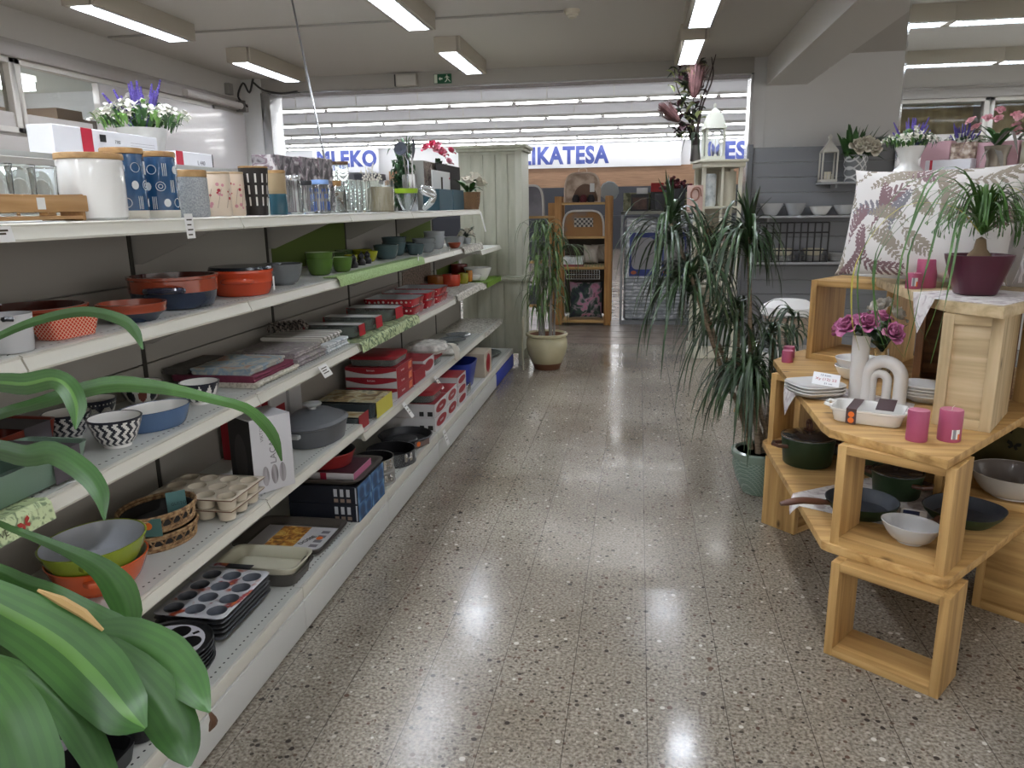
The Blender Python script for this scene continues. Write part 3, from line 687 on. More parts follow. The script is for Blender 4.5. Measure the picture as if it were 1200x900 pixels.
t, P, R, H = jar(366, 388, 211, -1.40, 'clear glass jar with sky blue cap and blue dashes', M('sky blue cap', '#7d9ed1', .4))
mk = MB()
for i in range(14):
    a = -PI*1.1+i*.25
    for q, (za, zb) in enumerate(((.12, .42), (.52, .68), (.75, .86))):
        if (i+q) % 3 != 2: mk.box(-.001, .001, -.0025, .0025, za*H, zb*H).xf(Matrix.Rotation(a, 4, 'Z') @ Matrix.Translation((R*1.005, 0, 0)), len(mk.v)-8)
obj('dash_print', mk, M('dash blue', '#3c5a9c', .4), t)
t, P, R, H = jar(387, 406, 212, -1.40, 'small glass carafe with cork stopper', wood('cork', '#7d5b38', '#a07a4e', '#b18c60', 2, knots=False), neck=True)
gv = None
for i, (u0, u1, vt, xx) in enumerate(((404, 415, 212, -1.40), (414, 425, 212, -1.40), (424, 435, 213, -1.40), (408, 419, 211, -1.47), (419, 430, 211, -1.47))):
    P, R, h = s1(u0, u1, xx, vt)
    gv = solo('tumbler', MB().lathe([(R*.92, 0), (R*.96, .004), (R, h), (R*.93, h), (R*.88, .012), (.001, .01)], 20), GLASS, 'tall clear tumbler standing right of the cork carafe', 'glass', P, group='tall tumblers right of the carafe')
# patterned gift boxes and tall glasses on a low riser behind
P, R, h = s1(345, 388, -1.62, 207)
yA, yB = ox(316, 205, -1.62).y, ox(412, 205, -1.62).y
rs = carton('shelf_riser', 'pale grey riser behind the jars carrying patterned boxes', 'riser', -1.70, -1.54, yA-.05, yB+.05, S1, .07, M('riser', '#a8a89f', .5))
GP = pat('purple print', [(.40, '#352c33'), (.47, '#8f8a8c'), (.52, '#6a4f5c'), (.58, '#cfcaca')], scale=11, rough=.4, distort=1.6, const=False)
for i, (u0, u1, vt) in enumerate(((316, 344, 183), (346, 366, 185), (367, 384, 186))):
    a, b_ = ox(u0, 205, -1.60).y, ox(u1, 205, -1.60).y; hh = ox((u0+u1)/2, vt, -1.60).z-S1-.07
    tb = carton('gift_box', ['box with grey and purple abstract print, widest of the three on the riser', 'narrow box with grey and purple print in the middle of the riser', 'dark purple printed box next to the tall lidded glasses'][i], 'box', -1.68, -1.57, a, b_, S1+.07, hh, GP)
for i, (u0, u1) in enumerate(((387, 398), (397, 411))):
    P, R, h = s1(u0, u1, -1.60, 190); P.z = S1+.07; h -= .07
    t = thing('lidded_glass', 'tall narrow glass canister with brown lid on the riser, %s of two' % ('nearer', 'further')[i], 'canister', P)
    obj('body', MB().lathe([(R*.95, 0), (R, .004), (R, h-.012), (R*.92, h-.012), (R*.92, .008), (.001, .008)], 20), GLASS, t)
    obj('lid', MB().lathe([(R*.9, h-.016), (R, h-.011), (R*1.03, h)], 20), M('brown lid', '#6d523c', .5), t)
# cream candle in a glass
P, R, h = s1(433, 463, -1.40, 212)
t = thing('jar_candle', 'wide cream candle in a printed glass near the far end of the top shelf', 'candle', P)
obj('wax', MB().lathe([(R*.93, .004), (R*.95, h*.8), (R*.9, h*.8)], 30), pat('cream print', [(.4, '#c8b795'), (.6, '#d8cbb0'), (.75, '#8d7a5c')], scale=30, vec=(2, 2, .5)), t)
obj('glass', MB().lathe([(R*.98, 0), (R, .004), (R, h), (R*.97, h), (R*.96, .006), (.001, .005)], 30), GLASS, t)
# green rimmed ice bowl
P, R, h = s1(463, 491, -1.42, 221)
t = thing('glass_bowl', 'conical glass ice bowl with lime green rim', 'bowl', P)
obj('body', MB().lathe([(R*.35, 0), (R*.38, .005), (R*.95, h*.8), (R*.9, h*.8), (R*.33, .01), (.001, .009)], 28), GLASS, t)
obj('rim', MB().lathe([(R*.93, h*.79), (R*1.0, h), (R*.96, h), (R*.88, h*.79)], 28), M('lime', '#93b52c', .3), t)['label'] = 'lime green rim'
# utensil holder
P, R, h = s1(473, 490, -1.50, 205)
t = thing('utensil_holder', 'metal beaker holding grey cooking utensils on the top shelf', 'utensil holder', P)
obj('beaker', MB().lathe([(R*.95, 0), (R, .003), (R, h), (R*.94, h), (R*.94, .006), (.001, .006)], 24), STEEL, t)
UG = M('utensil grey', '#585d68', .35)
def utensil(nm, lab, lean_y, lean_x, L, head):
    dx, dy = {'ladle': (.0, .012), 'serving_spoon': (.014, -.004), 'whisk': (-.014, -.004)}[nm]; o = thing(nm, lab, 'utensil', (P.x+dx, P.y+dy, S1+.01)); o.rotation_euler = (-lean_y, lean_x, 0); o.scale = (1.25, 1.25, 1.25)
    obj('handle', MB().tube([(0, 0, 0), (0, 0, L)], .005, 8), STEEL if nm != 'whisk' else CHROME, o)
    obj('head', head, UG if nm != 'whisk' else CHROME, o)
hd = MB().lathe([(.001, -.02), (.022, -.012), (.032, .01), (.034, .03), (.03, .028), (.001, .0)], 18); hd.xf(Matrix.Translation((0, -.01, h+.085)) @ Matrix.Rotation(.9, 4, 'X'))
utensil('ladle', 'grey soup ladle leaning left out of the metal beaker', -.36, 0, h+.06, hd)
hd = MB().ribbon([(0, 0, h+.02), (0, 0, h+.06), (0, .004, h+.10), (0, .012, h+.125)], [.008, .026, .03, .012], side=(0, 1, 0), fold=.3)
utensil('serving_spoon', 'grey serving spoon standing in the metal beaker', -.06, .05, h+.03, hd)
hd = MB()
for a in range(5): hd.tube([(0, 0, h+.01), (.024*math.cos(a*PI/5), .024*math.sin(a*PI/5), h+.06), (.018*math.cos(a*PI/5), .018*math.sin(a*PI/5), h+.105), (0, 0, h+.12), (-.018*math.cos(a*PI/5), -.018*math.sin(a*PI/5), h+.105), (-.024*math.cos(a*PI/5), -.024*math.sin(a*PI/5), h+.06), (0, 0, h+.01)], .0014, 5)
utensil('whisk', 'wire whisk standing in the metal beaker, right of the ladle', .10, 0, h+.02, hd)
# silver knot sculpture
P, R, h = s1(491, 516, -1.40, 212); kn = []
for i in range(90):
    s = 2*PI*i/90; kn.append(((.45*math.cos(3*s))*R, R*.80*(math.sin(s)+1.1*math.sin(2*s))*.62, h*.5+R*.85*(math.cos(s)-1.1*math.cos(2*s))*.62))
zmin = min(p[2] for p in kn); kn = [(a, b_, c-zmin+.0195) for a, b_, c in kn]
solo('knot_sculpture', MB().tube(kn, .019, 10, closed=True), M('silver glaze', '#e3e5e6', .18, metal=.85), 'shiny silver knot sculpture on the top shelf', 'sculpture', P)
# teal boxes with dark board and white pack
for i, (u0, u1, vt) in enumerate(((512, 528, 222), (528.5, 541, 223))):
    a, b_ = ox(u0, 240, -1.42).y, ox(u1, 240, -1.42).y
    carton('teal_box', ['dark teal box right of the silver knot', 'dark teal box in front of the white packet'][i], 'box', -1.52, -1.40, a, b_-.004, S1, ox((u0+u1)/2, vt, -1.42).z-S1, M('teal card', '#2d4d58', .5))
a, b_ = ox(512, 230, -1.55).y, ox(539, 230, -1.55).y
t = carton('black_board', 'black square slate standing behind the teal boxes', 'board', -1.556, -1.544, a, b_, S1, ox(527, 194, -1.55).z-S1, M('slate', '#221f1e', .6))
a, b_ = ox(529, 230, -1.39).y+.02, ox(546, 230, -1.39).y+.05
t = carton('white_packet', 'upright white packet with a cutlery print behind the second teal box', 'packet', -1.54, -1.53, a-.02, b_, S1, ox(536, 203, -1.5).z-S1, PAPER)
decal(t, 'cutlery_print', 'x', .45, .55, .35, .85, M('print dark', '#3d3527', .8))
# flowers helpers
def rose(r, rnd, petals=12, layers=3, m=0):
    """cupped petals in spiral rings, the inner ones upright and rolled tight"""
    b = MB(); N_ = petals*layers//2+4; up = Vector((0, 0, 1))
    for k in range(N_):
        q = k/N_; a = k*2.399+rnd.uniform(-.12, .12); e = Vector((math.cos(a), math.sin(a), 0)); s = Vector((-e.y, e.x, 0))
        op = 1-q; rr = r*(.22+.78*op); hh = r*(.55+.55*q)
        pts = [e*rr*.15, e*rr*.62+up*hh*.28, e*rr*(.86)+up*hh*.72, e*rr*(.80+.22*op)+up*hh*(1.0-.18*op), e*rr*(.78+.42*op)+up*hh*(.98-.34*op)]
        w_ = r*(.20+.26*op); b.ribbon(pts, [w_*.5, w_*.95, w_*1.1, w_*.95, w_*.45], side=s, fold=-.38, m=m)
    b.ball((0, 0, r*.42), r*.30, m, 8, 6)
    return b
def place_rose(parent, name, mat, r, loc, tilt, rnd, **k):
    b = rose(r, rnd, **k); b.xf(Matrix.Translation(loc) @ Matrix.Rotation(tilt[1], 4, 'Z') @ Matrix.Rotation(tilt[0], 4, 'Y'))
    return obj(name, b, mat, parent)
def leafblade(b, base, tip, w, rnd, sag=.02, m=0, n=5):
    pts = arc(base, tip, sag, n); ws = [w*math.sin(PI*min(.97, .06+i/n*.95))**.8 for i in range(n+1)]
    b.ribbon(pts, ws, fold=.25, m=m, cols=1)
LEAF = pat('leaf green', [(.3, '#22401d'), (.55, '#35602a'), (.75, '#4d7a38')], scale=14, rough=.45)
LEAFD = pat('leaf dark', [(.3, '#16281a'), (.6, '#2a4427'), (.8, '#3d5a33')], scale=14, rough=.5)
WICK = pat('wicker', [(.35, '#3f2c1c'), (.5, '#6e5033'), (.65, '#8d6c48')], kind='wave', scale=60, rough=.7, vec=(1, 1, 1), distort=4.)
# wicker vase with white peonies
rnd = random.Random(4)
P = ox(563, 250, -1.27); P = Vector((-1.40, ox(561, 230, -1.40).y, S1)); R = 13*pxm(P)
P.y = min(P.y, 6.30); t = thing('wicker_vase', 'brown wicker vase of white peonies at the far end of the top shelf', 'vase', P)
obj('basket', MB().lathe([(R*.8, 0), (R*.95, .06), (R*1.0, .14), (R*.9, .14), (R*.8, .01), (.001, .01)], 24, wob=lambda a, i: .04*math.sin(12*a)), WICK, t)
PEO = M('peony white', '#e6e1d2', .6)
for px, py, r_ in ((-.02, -.10, .055), (.03, .03, .06), (.06, .13, .035), (.04, -.07, .05), (0, .0, .05)):
    place_rose(t, 'flower', PEO, r_*1.1, (px+.03, py, .19+rnd.uniform(0, .07)), (rnd.uniform(.2, .7), rnd.uniform(-.8, .8)), rnd)
lb = MB()
for i in range(14):
    a = rnd.uniform(0, 6.28); leafblade(lb, (.02*math.cos(a), .02*math.sin(a), .14), (.13*math.cos(a), .15*math.sin(a), .15+rnd.uniform(-.03, .1)), .022, rnd)
obj('foliage', lb, LEAF, t)
# pink azalea bunch behind
P = Vector((-1.64, ox(548, 230, -1.64).y, S1)); P.y = min(P.y, 6.25); t = thing('flower_pot', 'bunch of hot pink flowers in a dark pot behind the white peonies', 'flower pot', P)
obj('pot', MB().lathe([(.05, 0), (.065, .1), (.058, .1), (.045, .01), (.001, .01)], 20), M('pot dark', '#33312f', .5), t)
lb = MB()
for i in range(60):
    a = rnd.uniform(0, 6.28); q = rnd.uniform(.02, .17); z_ = rnd.uniform(.14, .46)*(1-.2*q/.17)
    leafblade(lb, (q*.2*math.cos(a), q*.3*math.sin(a), z_-.05), (q*.6*math.cos(a), q*math.sin(a), z_), .02, rnd)
obj('foliage', lb, LEAFD, t)
PK = M('azalea pink', '#c4425f', .5); PK2 = M('azalea light', '#d9899a', .5)
for i in range(15):
    a = rnd.uniform(-2.2, .9); q = rnd.uniform(.06, .17); z_ = rnd.uniform(.18, .50)
    if i < 3: a, q, z_ = -1.2+.3*i, .06, .50-.03*i
    place_rose(t, 'flower', PK if i % 3 else PK2, .042, (q*.6*math.cos(a), q*math.sin(a), z_), (.7, a), rnd, petals=6, layers=2)
# framed board standing on the top shelf
a = ox(488, 200, -1.62).y
t = thing('display_panel', 'grey edged upright panel with brown speckled paper on the top shelf', 'panel', (-1.60, a, S1))
obj('panel', MB().box(-.10, .02, .05, .50, 0, .36), M('panel grey', '#b3b4ae', .5), t, bevel=.003)
obj('end_face', MB().box(-.10, .02, .045, .05, 0, .36), M('panel grey', '#b3b4ae', .5), t)
obj('paper_face', MB().box(.0205, .022, .055, .495, .005, .355), pat('paper brown', [(.35, '#8b7d72'), (.5, '#b5aaa0'), (.65, '#6d5f55')], kind='wave', scale=18, distort=6., rough=.7), t)['label'] = 'brown speckled wallpaper face'
# green garland plant and white branch behind
P = Vector((-1.66, ox(474, 230, -1.66).y, S1)); t = thing('artificial_plant', 'feathery dark green plant rising behind the utensils', 'plant', P)
obj('pot', MB().lathe([(.05, 0), (.06, .08), (.052, .08), (.04, .01), (.001, .01)], 18), M('pot dark', '#33312f', .5), t)
lb = MB()
for i in range(420):
    q = rnd.random(); c = Vector((rnd.gauss(0, .025), -.13+.20*q+rnd.gauss(0, .05), .08+.36*q+rnd.gauss(0, .03)))
    a = rnd.uniform(0, 6.28); leafblade(lb, c, c+Vector((.035*math.cos(a), .06*math.sin(a), rnd.uniform(-.05, .05))), .010, rnd, n=3)
for i in range(8): lb.ribbon(arc((0, .1, .40), (rnd.uniform(-.06, .06), .10+i*.018, .50+rnd.uniform(-.03, .05)), .03, 5), [.004, .005, .005, .004, .003, .001], cols=1)
obj('foliage', lb, pat('fern green', [(.3, '#1d3a20'), (.6, '#2f5730'), (.8, '#4a7a44')], scale=14, rough=.5), t)
P = Vector((-1.68, ox(434, 230, -1.68).y, S1)); t = thing('artificial_branch', 'white blossom branch standing left of the feathery green plant', 'branch', P)
obj('vase', MB().lathe([(.03, 0), (.035, .08), (.02, .1), (.016, .1), (.001, .01)], 16), GLASS, t)
lb = MB()
for i in range(9):
    a = rnd.uniform(0, 6.28); e = Vector((.07*math.cos(a), .09*math.sin(a), .24+rnd.uniform(-.06, .08))); lb.tube(arc((0, 0, .08), e, .01, 5), .002, 5)
    for k in range(9): c = Vector((0, 0, .08)).lerp(e, .4+.065*k)+Vector((rnd.gauss(0, .008), rnd.gauss(0, .008), 0)); lb.ball(c, .007, 1, 6, 4)
obj('sprigs', lb, [M('twig pale', '#dcd8cc', .7), M('blossom white', '#e2dfd6', .7)], t)
# boxes and flower pot on the shelf behind the back panel
ZB = 1.7605
y0, y1 = ox(62, 180, -1.90).y, ox(183, 180, -1.90).y
t = carton('white_box', 'long white carton with a red stripe lying behind the canisters', 'box', -1.985, -1.89, y0, y1, ZB, .105, M('carton white', '#dfdfe4', .5))
t['_sx'] = .0475; decal(t, 'red_band', 'x', .235, .335, 0, 1, M('band red', '#b02338', .4))
decal(t, 'logo_print', 'x', .40, .46, .62, .86, M('print black', '#222222', .5)); lettering(t, '7702', 'x', .57, .66, .016, M('print black', '#222222', .5))
lettering(t, 'A 65 : 01', 'x', .49, .38, .022, M('print black', '#222222', .5))
for q in range(6): decal(t, 'print_line', 'x', .70, .97, .24+.09*q, .25+.09*q, M('print grey', '#77747c', .5))
y0, y1 = ox(205, 196, -1.90).y, ox(248, 196, -1.90).y
t = carton('white_box', 'small white carton with a red corner behind the blue canister', 'box', -2.0, -1.89, y0, y1, ZB, .065, M('carton white', '#dfdfe4', .5))
t['_sx'] = .055; decal(t, 'red_corner', 'x', 0, .18, .1, 1, M('band red', '#b02338', .4)); lettering(t, 'L 440', 'x', .65, .35, .026, M('print grey', '#77747c', .5))
decal(t, 'black_edge', 'x', .97, 1, 0, 1, M('print black', '#222222', .5))
P = Vector((-2.10, ox(166, 150, -2.10).y, ZB)); t = thing('flower_pot', 'white pot of lavender and white daisies behind the white carton', 'flower pot', P)
obj('pot', MB().lathe([(.06, 0), (.085, .10), (.10, .165), (.092, .165), (.05, .01), (.001, .01)], 24), M('pot white', '#d5d4d0', .4), t)
def lavender(t, sc, rnd, n=22, zb=.16):
    lb = MB(); st = MB()
    for i in range(140):
        a = rnd.uniform(0, 6.28); q = rnd.uniform(.02, .17)*sc; c = Vector((q*math.cos(a), q*math.sin(a), zb*sc+rnd.uniform(-.01, .08)*sc*(1.3-q/(.17*sc))))
        leafblade(lb, c, c+Vector((.035*math.cos(a)*sc, .035*math.sin(a)*sc, .03*sc)), .010*sc, rnd, n=3, m=rnd.choice((0, 0, 1)))
    obj('foliage', lb, [LEAF, M('leaf light', '#6f9a4a', .5)], t)
    fl = MB()
    for i in range(90):
        a = rnd.uniform(0, 6.28); q = rnd.uniform(.03, .19)*sc; c = Vector((q*math.cos(a), q*math.sin(a), (zb+.05+rnd.uniform(0, .09)*(1.2-q/(.18*sc)))*sc))
        nn = Vector((math.cos(a), math.sin(a), .7)).normalized(); e1 = nn.cross(Vector((0, 0, 1))).normalized(); e2 = nn.cross(e1)
        for k in range(6):
            b_ = a+k*PI/3; dd = e1*math.cos(b_)+e2*math.sin(b_); fl.ribbon([c, c+(dd*.014+nn*.005)*sc, c+(dd*.026+nn*.003)*sc], [.004*sc, .010*sc, .003*sc], cols=1, fold=0)
    obj('daisies', fl, M('daisy white', '#e9e7dc', .6), t)
    lv = MB()
    for i in range(n):
        a = rnd.uniform(0, 6.28); q = rnd.uniform(.0, .09)*sc; p0 = Vector((q*.4*math.cos(a), q*.4*math.sin(a), zb*sc)); p1 = Vector((q*1.5*math.cos(a), q*1.5*math.sin(a), (zb+.14+rnd.uniform(-.03, .07))*sc))
        lv.tube([p0, p1], .002*sc, 5)
        for k in range(9):
            c = p0.lerp(p1, .55+.055*k); lv.ball(c, (.010-.0006*k)*sc, 0, 6, 4)
    obj('lavender_spikes', lv, M('lavender', '#5f4fa0', .6), t)
lavender(t, 1.0, random.Random(11))
# ------------------------------------------------------------------ second shelf: stoneware, bowls
TERRA = M('terracotta glaze', '#8f3f28', .18, coat=.5); TERRAD = M('dark red glaze', '#4a1a14', .12, coat=.5); NAVY = M('navy glaze', '#1e2c44', .15, coat=.5); ORANGE = M('orange glaze', '#c2492a', .15, coat=.5)
def pot(name, label, cat, c, R, h, out, inn, rim=None, rb=.86, band=None, handles=None, hz_=.55, group=None, th=.008, sy=1., hl=.045, hang=0.):
    t = thing(name, label, cat, c, hang, group)
    pr = [(R*rb*.95, 0), (R*rb, .004), (R*(rb+.07), h*.25), (R*.97, h*.5), (R*.985, h*.52), (R*.99, h-.012), (R*1.02, h-.008), (R*1.02, h), (R-th, h), (R*.95-th, h*.4), (R*rb-th, .01), (.001, .008)]
    obj('body', MB().lathe(pr, 44, lambda i, k: 1 if i >= 8 else (2 if (4 <= i < 8) else (0 if i < 4 else 1)), sy=sy), [out, inn, rim or out], t)
    if handles:
        for s in (-1, 1):
            pts = [(math.cos(a)*hl*.9*0+R*.97+hl*math.sin(a)*.9, -hl*1.2*math.cos(a), h*hz_+.004*math.sin(a)) for a in [PI*i/10 for i in range(11)]]
            b = MB().tube(pts, .010, 8); b.xf(Matrix.Diagonal((s, 1, 1, 1))); obj('handle', b, handles, t)
    return t
c = Vector((-1.605, ox(38, 360, -1.605).y, S2)); R = .132; pot('baking_dish', 'round terracotta dish with dark red inside at the left end of the second shelf', 'dish', c, R, .062, TERRA, TERRAD, TERRA)
c, R = seat(158, 256, 364, S2, .86); pot('casserole', 'large round casserole, navy below and terracotta above, with loop handles', 'casserole', c, R, .103, NAVY, TERRAD, TERRA, handles=M('navy handle', '#2a2c3c', .15, coat=.5), hang=-1.2, hz_=.62)
c, R = seat(249, 321, 348, S2, .88); t = pot('casserole', 'bright orange casserole with dark flat lid and side handles', 'casserole', c, R, .092, ORANGE, TERRAD, ORANGE, handles=ORANGE, hang=-1.2, hz_=.6, hl=.04)
obj('lid', MB().lathe([(R*.9, .088), (R*1.0, .094), (R*.96, .104), (.001, .106)], 36), M('dark lid', '#1c2026', .2), t)
obj('price_sticker', MB().box(-.001, .0, -.022, .022, .012, .062).xf(Matrix.Rotation(1.55, 4, 'Z') @ Matrix.Translation((R*.995+.001, 0, 0))), PAPER, t)
P = ox(254, 316, -1.64); R = 27*pxm(P); solo('pan_lid', MB().lathe([(R*.55, 0), (R*.9, .05), (R, .052), (R*.97, .062), (.02, .072), (.001, .073)], 36), M('dark lid', '#1c2026', .2), 'flat dark lid on a low pot behind the navy casserole', 'lid', Vector((-1.64, P.y-.06, S2)))
c, R = seat(109, 186, 380, S2, .75); c += Vector((.01, .02, 0)); pot('baking_dish', 'smaller round dish, navy outside with terracotta rim, left of the navy casserole', 'dish', c, R, .052, NAVY, TERRA, TERRA, rb=.72)
# silver pot with riveted side
c, R = seat(-12, 41, 415, S2, .9); t = thing('steel_pot', 'pale grey enamel pot cut by the left photo edge on the second shelf', 'pot', c)
obj('body', MB().lathe([(R*.86, 0), (R*.9, .004), (R, .085), (R*.97, .085), (R*.86, .008), (.001, .007)], 36), M('pale enamel', '#bfc0c2', .25), t); obj('handle', MB().tube([(R*.6, -R*.8, .078), (R*.75, -R*.85, .08), (R*.9, -R*.6, .078)], .006, 6), M('dark lid', '#1c2026', .2), t)
# red lattice oblong dish
def lattice(i, k, no, seg): return 0
redpat = pat('red lattice', [(0, '#c23a26'), (.80, '#c23a26'), (.83, '#e6d3c2'), (1, '#e6d3c2')], kind='noise')
def lattice_mat(name, a, b, sc):
    if name in _M: return _M[name]
    m = M(name, a, .2, coat=.3); nt = m.node_tree; N = nt.nodes.new; L = nt.links.new; bs = nt.nodes['Principled BSDF']
    tc = N('ShaderNodeTexCoord'); se = N('ShaderNodeSeparateXYZ'); L(tc.outputs['Object'], se.inputs[0])
    def mt(op, p, q=None):
        x = N('ShaderNodeMath'); x.operation = op
        for s, kk in ((p, 0), (q, 1)):
            if s is None: continue
            if isinstance(s, (int, float)): x.inputs[kk].default_value = s
            else: L(s, x.inputs[kk])
        return x.outputs[0]
    h = mt('ADD', se.outputs[0], se.outputs[1]); u_ = mt('ADD', h, se.outputs[2]); v_ = mt('SUBTRACT', h, se.outputs[2])
    f = mt('MAXIMUM', mt('LESS_THAN', mt('MODULO', mt('ADD', u_, 20), sc), sc*.22), mt('LESS_THAN', mt('MODULO', mt('ADD', v_, 20), sc), sc*.22))
    mx = N('ShaderNodeMix'); mx.data_type = 'RGBA'; L(f, mx.inputs[0]); mx.inputs[6].default_value = (*lin(a), 1); mx.inputs[7].default_value = (*lin(b), 1); L(mx.outputs[2], bs.inputs['Base Color']); return m
LAT = lattice_mat('red lattice glaze', '#c03a25', '#e0b49c', .0115)
c, R = seat(42, 117, 398, S2, .78); bowl('baking_dish', 'oblong red dish with fine white lattice pattern and white inside', 'dish', c, R*.95, .052, .8, LAT, WHITE, LAT, curve=1., sx=.62, sy=1.05, n=5, rz=-.1)
STONE = M('grey stoneware', '#6b7072', .25, coat=.3); STONEI = M('grey stoneware inside', '#55595d', .15, coat=.3)
c, R = seat(305, 356, 335, S2, .7); bowl('bowl', 'medium grey stoneware bowl right of the orange casserole', 'bowl', c, R, .085, .6, STONE, STONEI, STONE, foot=.004)
GRN = M('green glaze', '#4f6e2c', .25, coat=.4); GRNI = M('green glaze inside', '#a9b795', .2, coat=.3)
c, R = seat(359, 392, 323, S2, .62); b1 = bowl('bowl', 'moss green bowl at the bottom of a nested pair', 'bowl', c, R, .075, .6, GRN, GRNI, GRN); bowl('bowl', 'moss green bowl nested on top of its twin', 'bowl', c+Vector((0, 0, .031)), R, .075, .6, GRN, GRNI, GRN)
c, R = seat(389, 414, 319, S2, .62); bowl('bowl', 'single moss green bowl right of the nested pair', 'bowl', c, R, .072, .6, GRN, GRNI, GRN)
for i, (u0, u1, vb) in enumerate(((333, 362, 321), (355, 376, 318), (308, 338, 324))):
    c, R = seat(u0, u1, vb-10, S2, .62); bowl('bowl', ['dark green bowl behind the nested green pair', 'small green bowl half hidden behind the nested green pair', 'dark green bowl behind the grey stoneware bowl'][i], 'bowl', c, R, .07, .6, M('green dark glaze', '#3c5226', .25, coat=.4), GRNI)
YEL = M('yellow green glaze', '#9a9c22', .25, coat=.3)
for i, (u0, u1, vb, lab) in enumerate(((384, 415, 305, 'yellow green leaf shaped dish at the back'), (421, 446, 307, 'yellow green leaf shaped dish in front of the teal bowls'), (402, 422, 312, 'small yellow green leaf dish beside the black figurines'))):
    c, R = seat(u0, u1, vb, S2, .5); bowl('leaf_dish', lab, 'dish', c, R, .06, .45, YEL, YEL, seg=32, sx=.8, pattern=None, curve=.7, rz=.3)
FIG = M('figurine black', '#232226', .3)
for i, (u, v) in enumerate(((415, 314), (424, 311), (431, 309))):
    c, R = seat(u-5, u+5, v, S2, .8); b = MB().lathe([(.02, 0), (.022, .02), (.012, .035), (.016, .05), (.008, .065), (.001, .07)], 14, sy=1.3); b.ball((0, -.02, .05), .012, 0, 8, 6)
    solo('figurine', b, FIG, ['black glazed bird figurine nearest the viewer', 'black glazed bird figurine in the middle of three', 'black glazed bird figurine next to the yellow leaf dish'][i], 'figurine', c)
TEAL = M('teal glaze', '#45595c', .22, coat=.4); TEALD = M('teal dark glaze', '#26393b', .25, coat=.4); GRB = M('grey glaze', '#7d8486', .25, coat=.3); LGB = M('light grey glaze', '#a3a9ac', .25, coat=.3)
for u0, u1, vb, h, m, lab, st in ((405, 440, 297, .07, TEALD, 'wide dark teal bowl at the back of the second shelf', 1), (438, 468, 304, .085, TEAL, 'front teal bowl of the teal bowls', 1), (448, 477, 300, .12, TEAL, 'tall teal bowl behind the front teal bowl', 2), (476, 498, 299, .07, TEAL, 'small teal bowl right of the tall teal bowl', 1), (483, 511, 296, .095, GRB, 'grey bowl behind the small teal bowl', 2), (497, 522, 292, .13, LGB, 'stack topped by a pale grey bowl near the far end', 2)):
    c, R = seat(u0, u1, vb, S2, .6)
    for q in range(st): bowl('bowl', lab if st == 1 else lab+(', upper of two' if q else ', lower of two'), 'bowl', c+Vector((0, 0, q*.035)), R, h-(st-1)*.035, .62, m, m)
c, R = seat(522, 544, 289, S2, .7); bowl('bowl', 'square pale grey bowl left of the white flowers', 'bowl', c, R, .075, .75, LGB, LGB, n=5, curve=1.)
c, R = seat(522, 537, 290, S2, .5); c.x += .05; bowl('bowl', 'small orange bowl in front of the square grey bowl', 'bowl', Vector((-1.385, c.y-.12, S2)), R, .04, .4, M('orange clay', '#9a4a32', .4))
rnd = random.Random(6)
P = Vector((-1.43, oz(548, 286, S2).y, S2+.003)); t = thing('flower_pot', 'small pot of white flowers on the second shelf near the dresser', 'flower pot', P)
obj('pot', MB().lathe([(.03, 0), (.04, .05), (.034, .05), (.025, .008), (.001, .008)], 16), LGB, t)
for k in range(6): place_rose(t, 'flower', PEO, .035, (.03*math.cos(k), .06*math.sin(k*1.3), .07+.012*(k % 3)), (.6, k), rnd, petals=7, layers=2)
lb = MB()
for i in range(10):
    a = rnd.uniform(0, 6.28); leafblade(lb, (0, 0, .05), (.08*math.cos(a), .10*math.sin(a), .05+rnd.uniform(-.03, .09)), .016, rnd)
obj('foliage', lb, LEAFD, t)
c, R = seat(563, 578, 288, S2-.061, .8); c = Vector((-1.5, 6.75, S2-.0598)); solo('glass_jar', MB().lathe([(.05, 0), (.055, .005), (.055, .09), (.05, .09), (.05, .006), (.001, .006)], 24), GLASS, 'clear glass jar on the low far end bay', 'jar', c)
# green glitter mat hanging over the second shelf's edge
ya, yb = oz(433, 320, S2).y-.28, oz(472, 302, S2).y
b = MB(); pts = [(XF-.05, .002), (XF-.02, .002), (XF+.014, .004), (XF+.026, -.012), (XF+.030, -.038)]
b.v = [(x_, y_, S2+z_) for y_ in (ya, yb) for x_, z_ in pts]+[(x_, y_, S2+z_+.004) for y_ in (ya, yb) for x_, z_ in pts]
n = len(pts); b.f = [[i+n*2, i+1+n*2, i+1+3*n, i+3*n] for i in range(n-1)]+[[i, i+n, i+1+n, i+1] for i in range(n-1)]+[[i, i+1, i+1+2*n, i+2*n] for i in range(n-1)]+[[i+n, i+3*n, i+1+3*n, i+1+n] for i in range(n-1)]; b.m = [0]*len(b.f)
solo('shelf_mat', b, pat('mint glitter', [(.35, '#86a367'), (.5, '#9dbb7c'), (.7, '#b5cf95')], scale=150, rough=.6), 'pale green mat folded over the edge of the second shelf', 'mat')
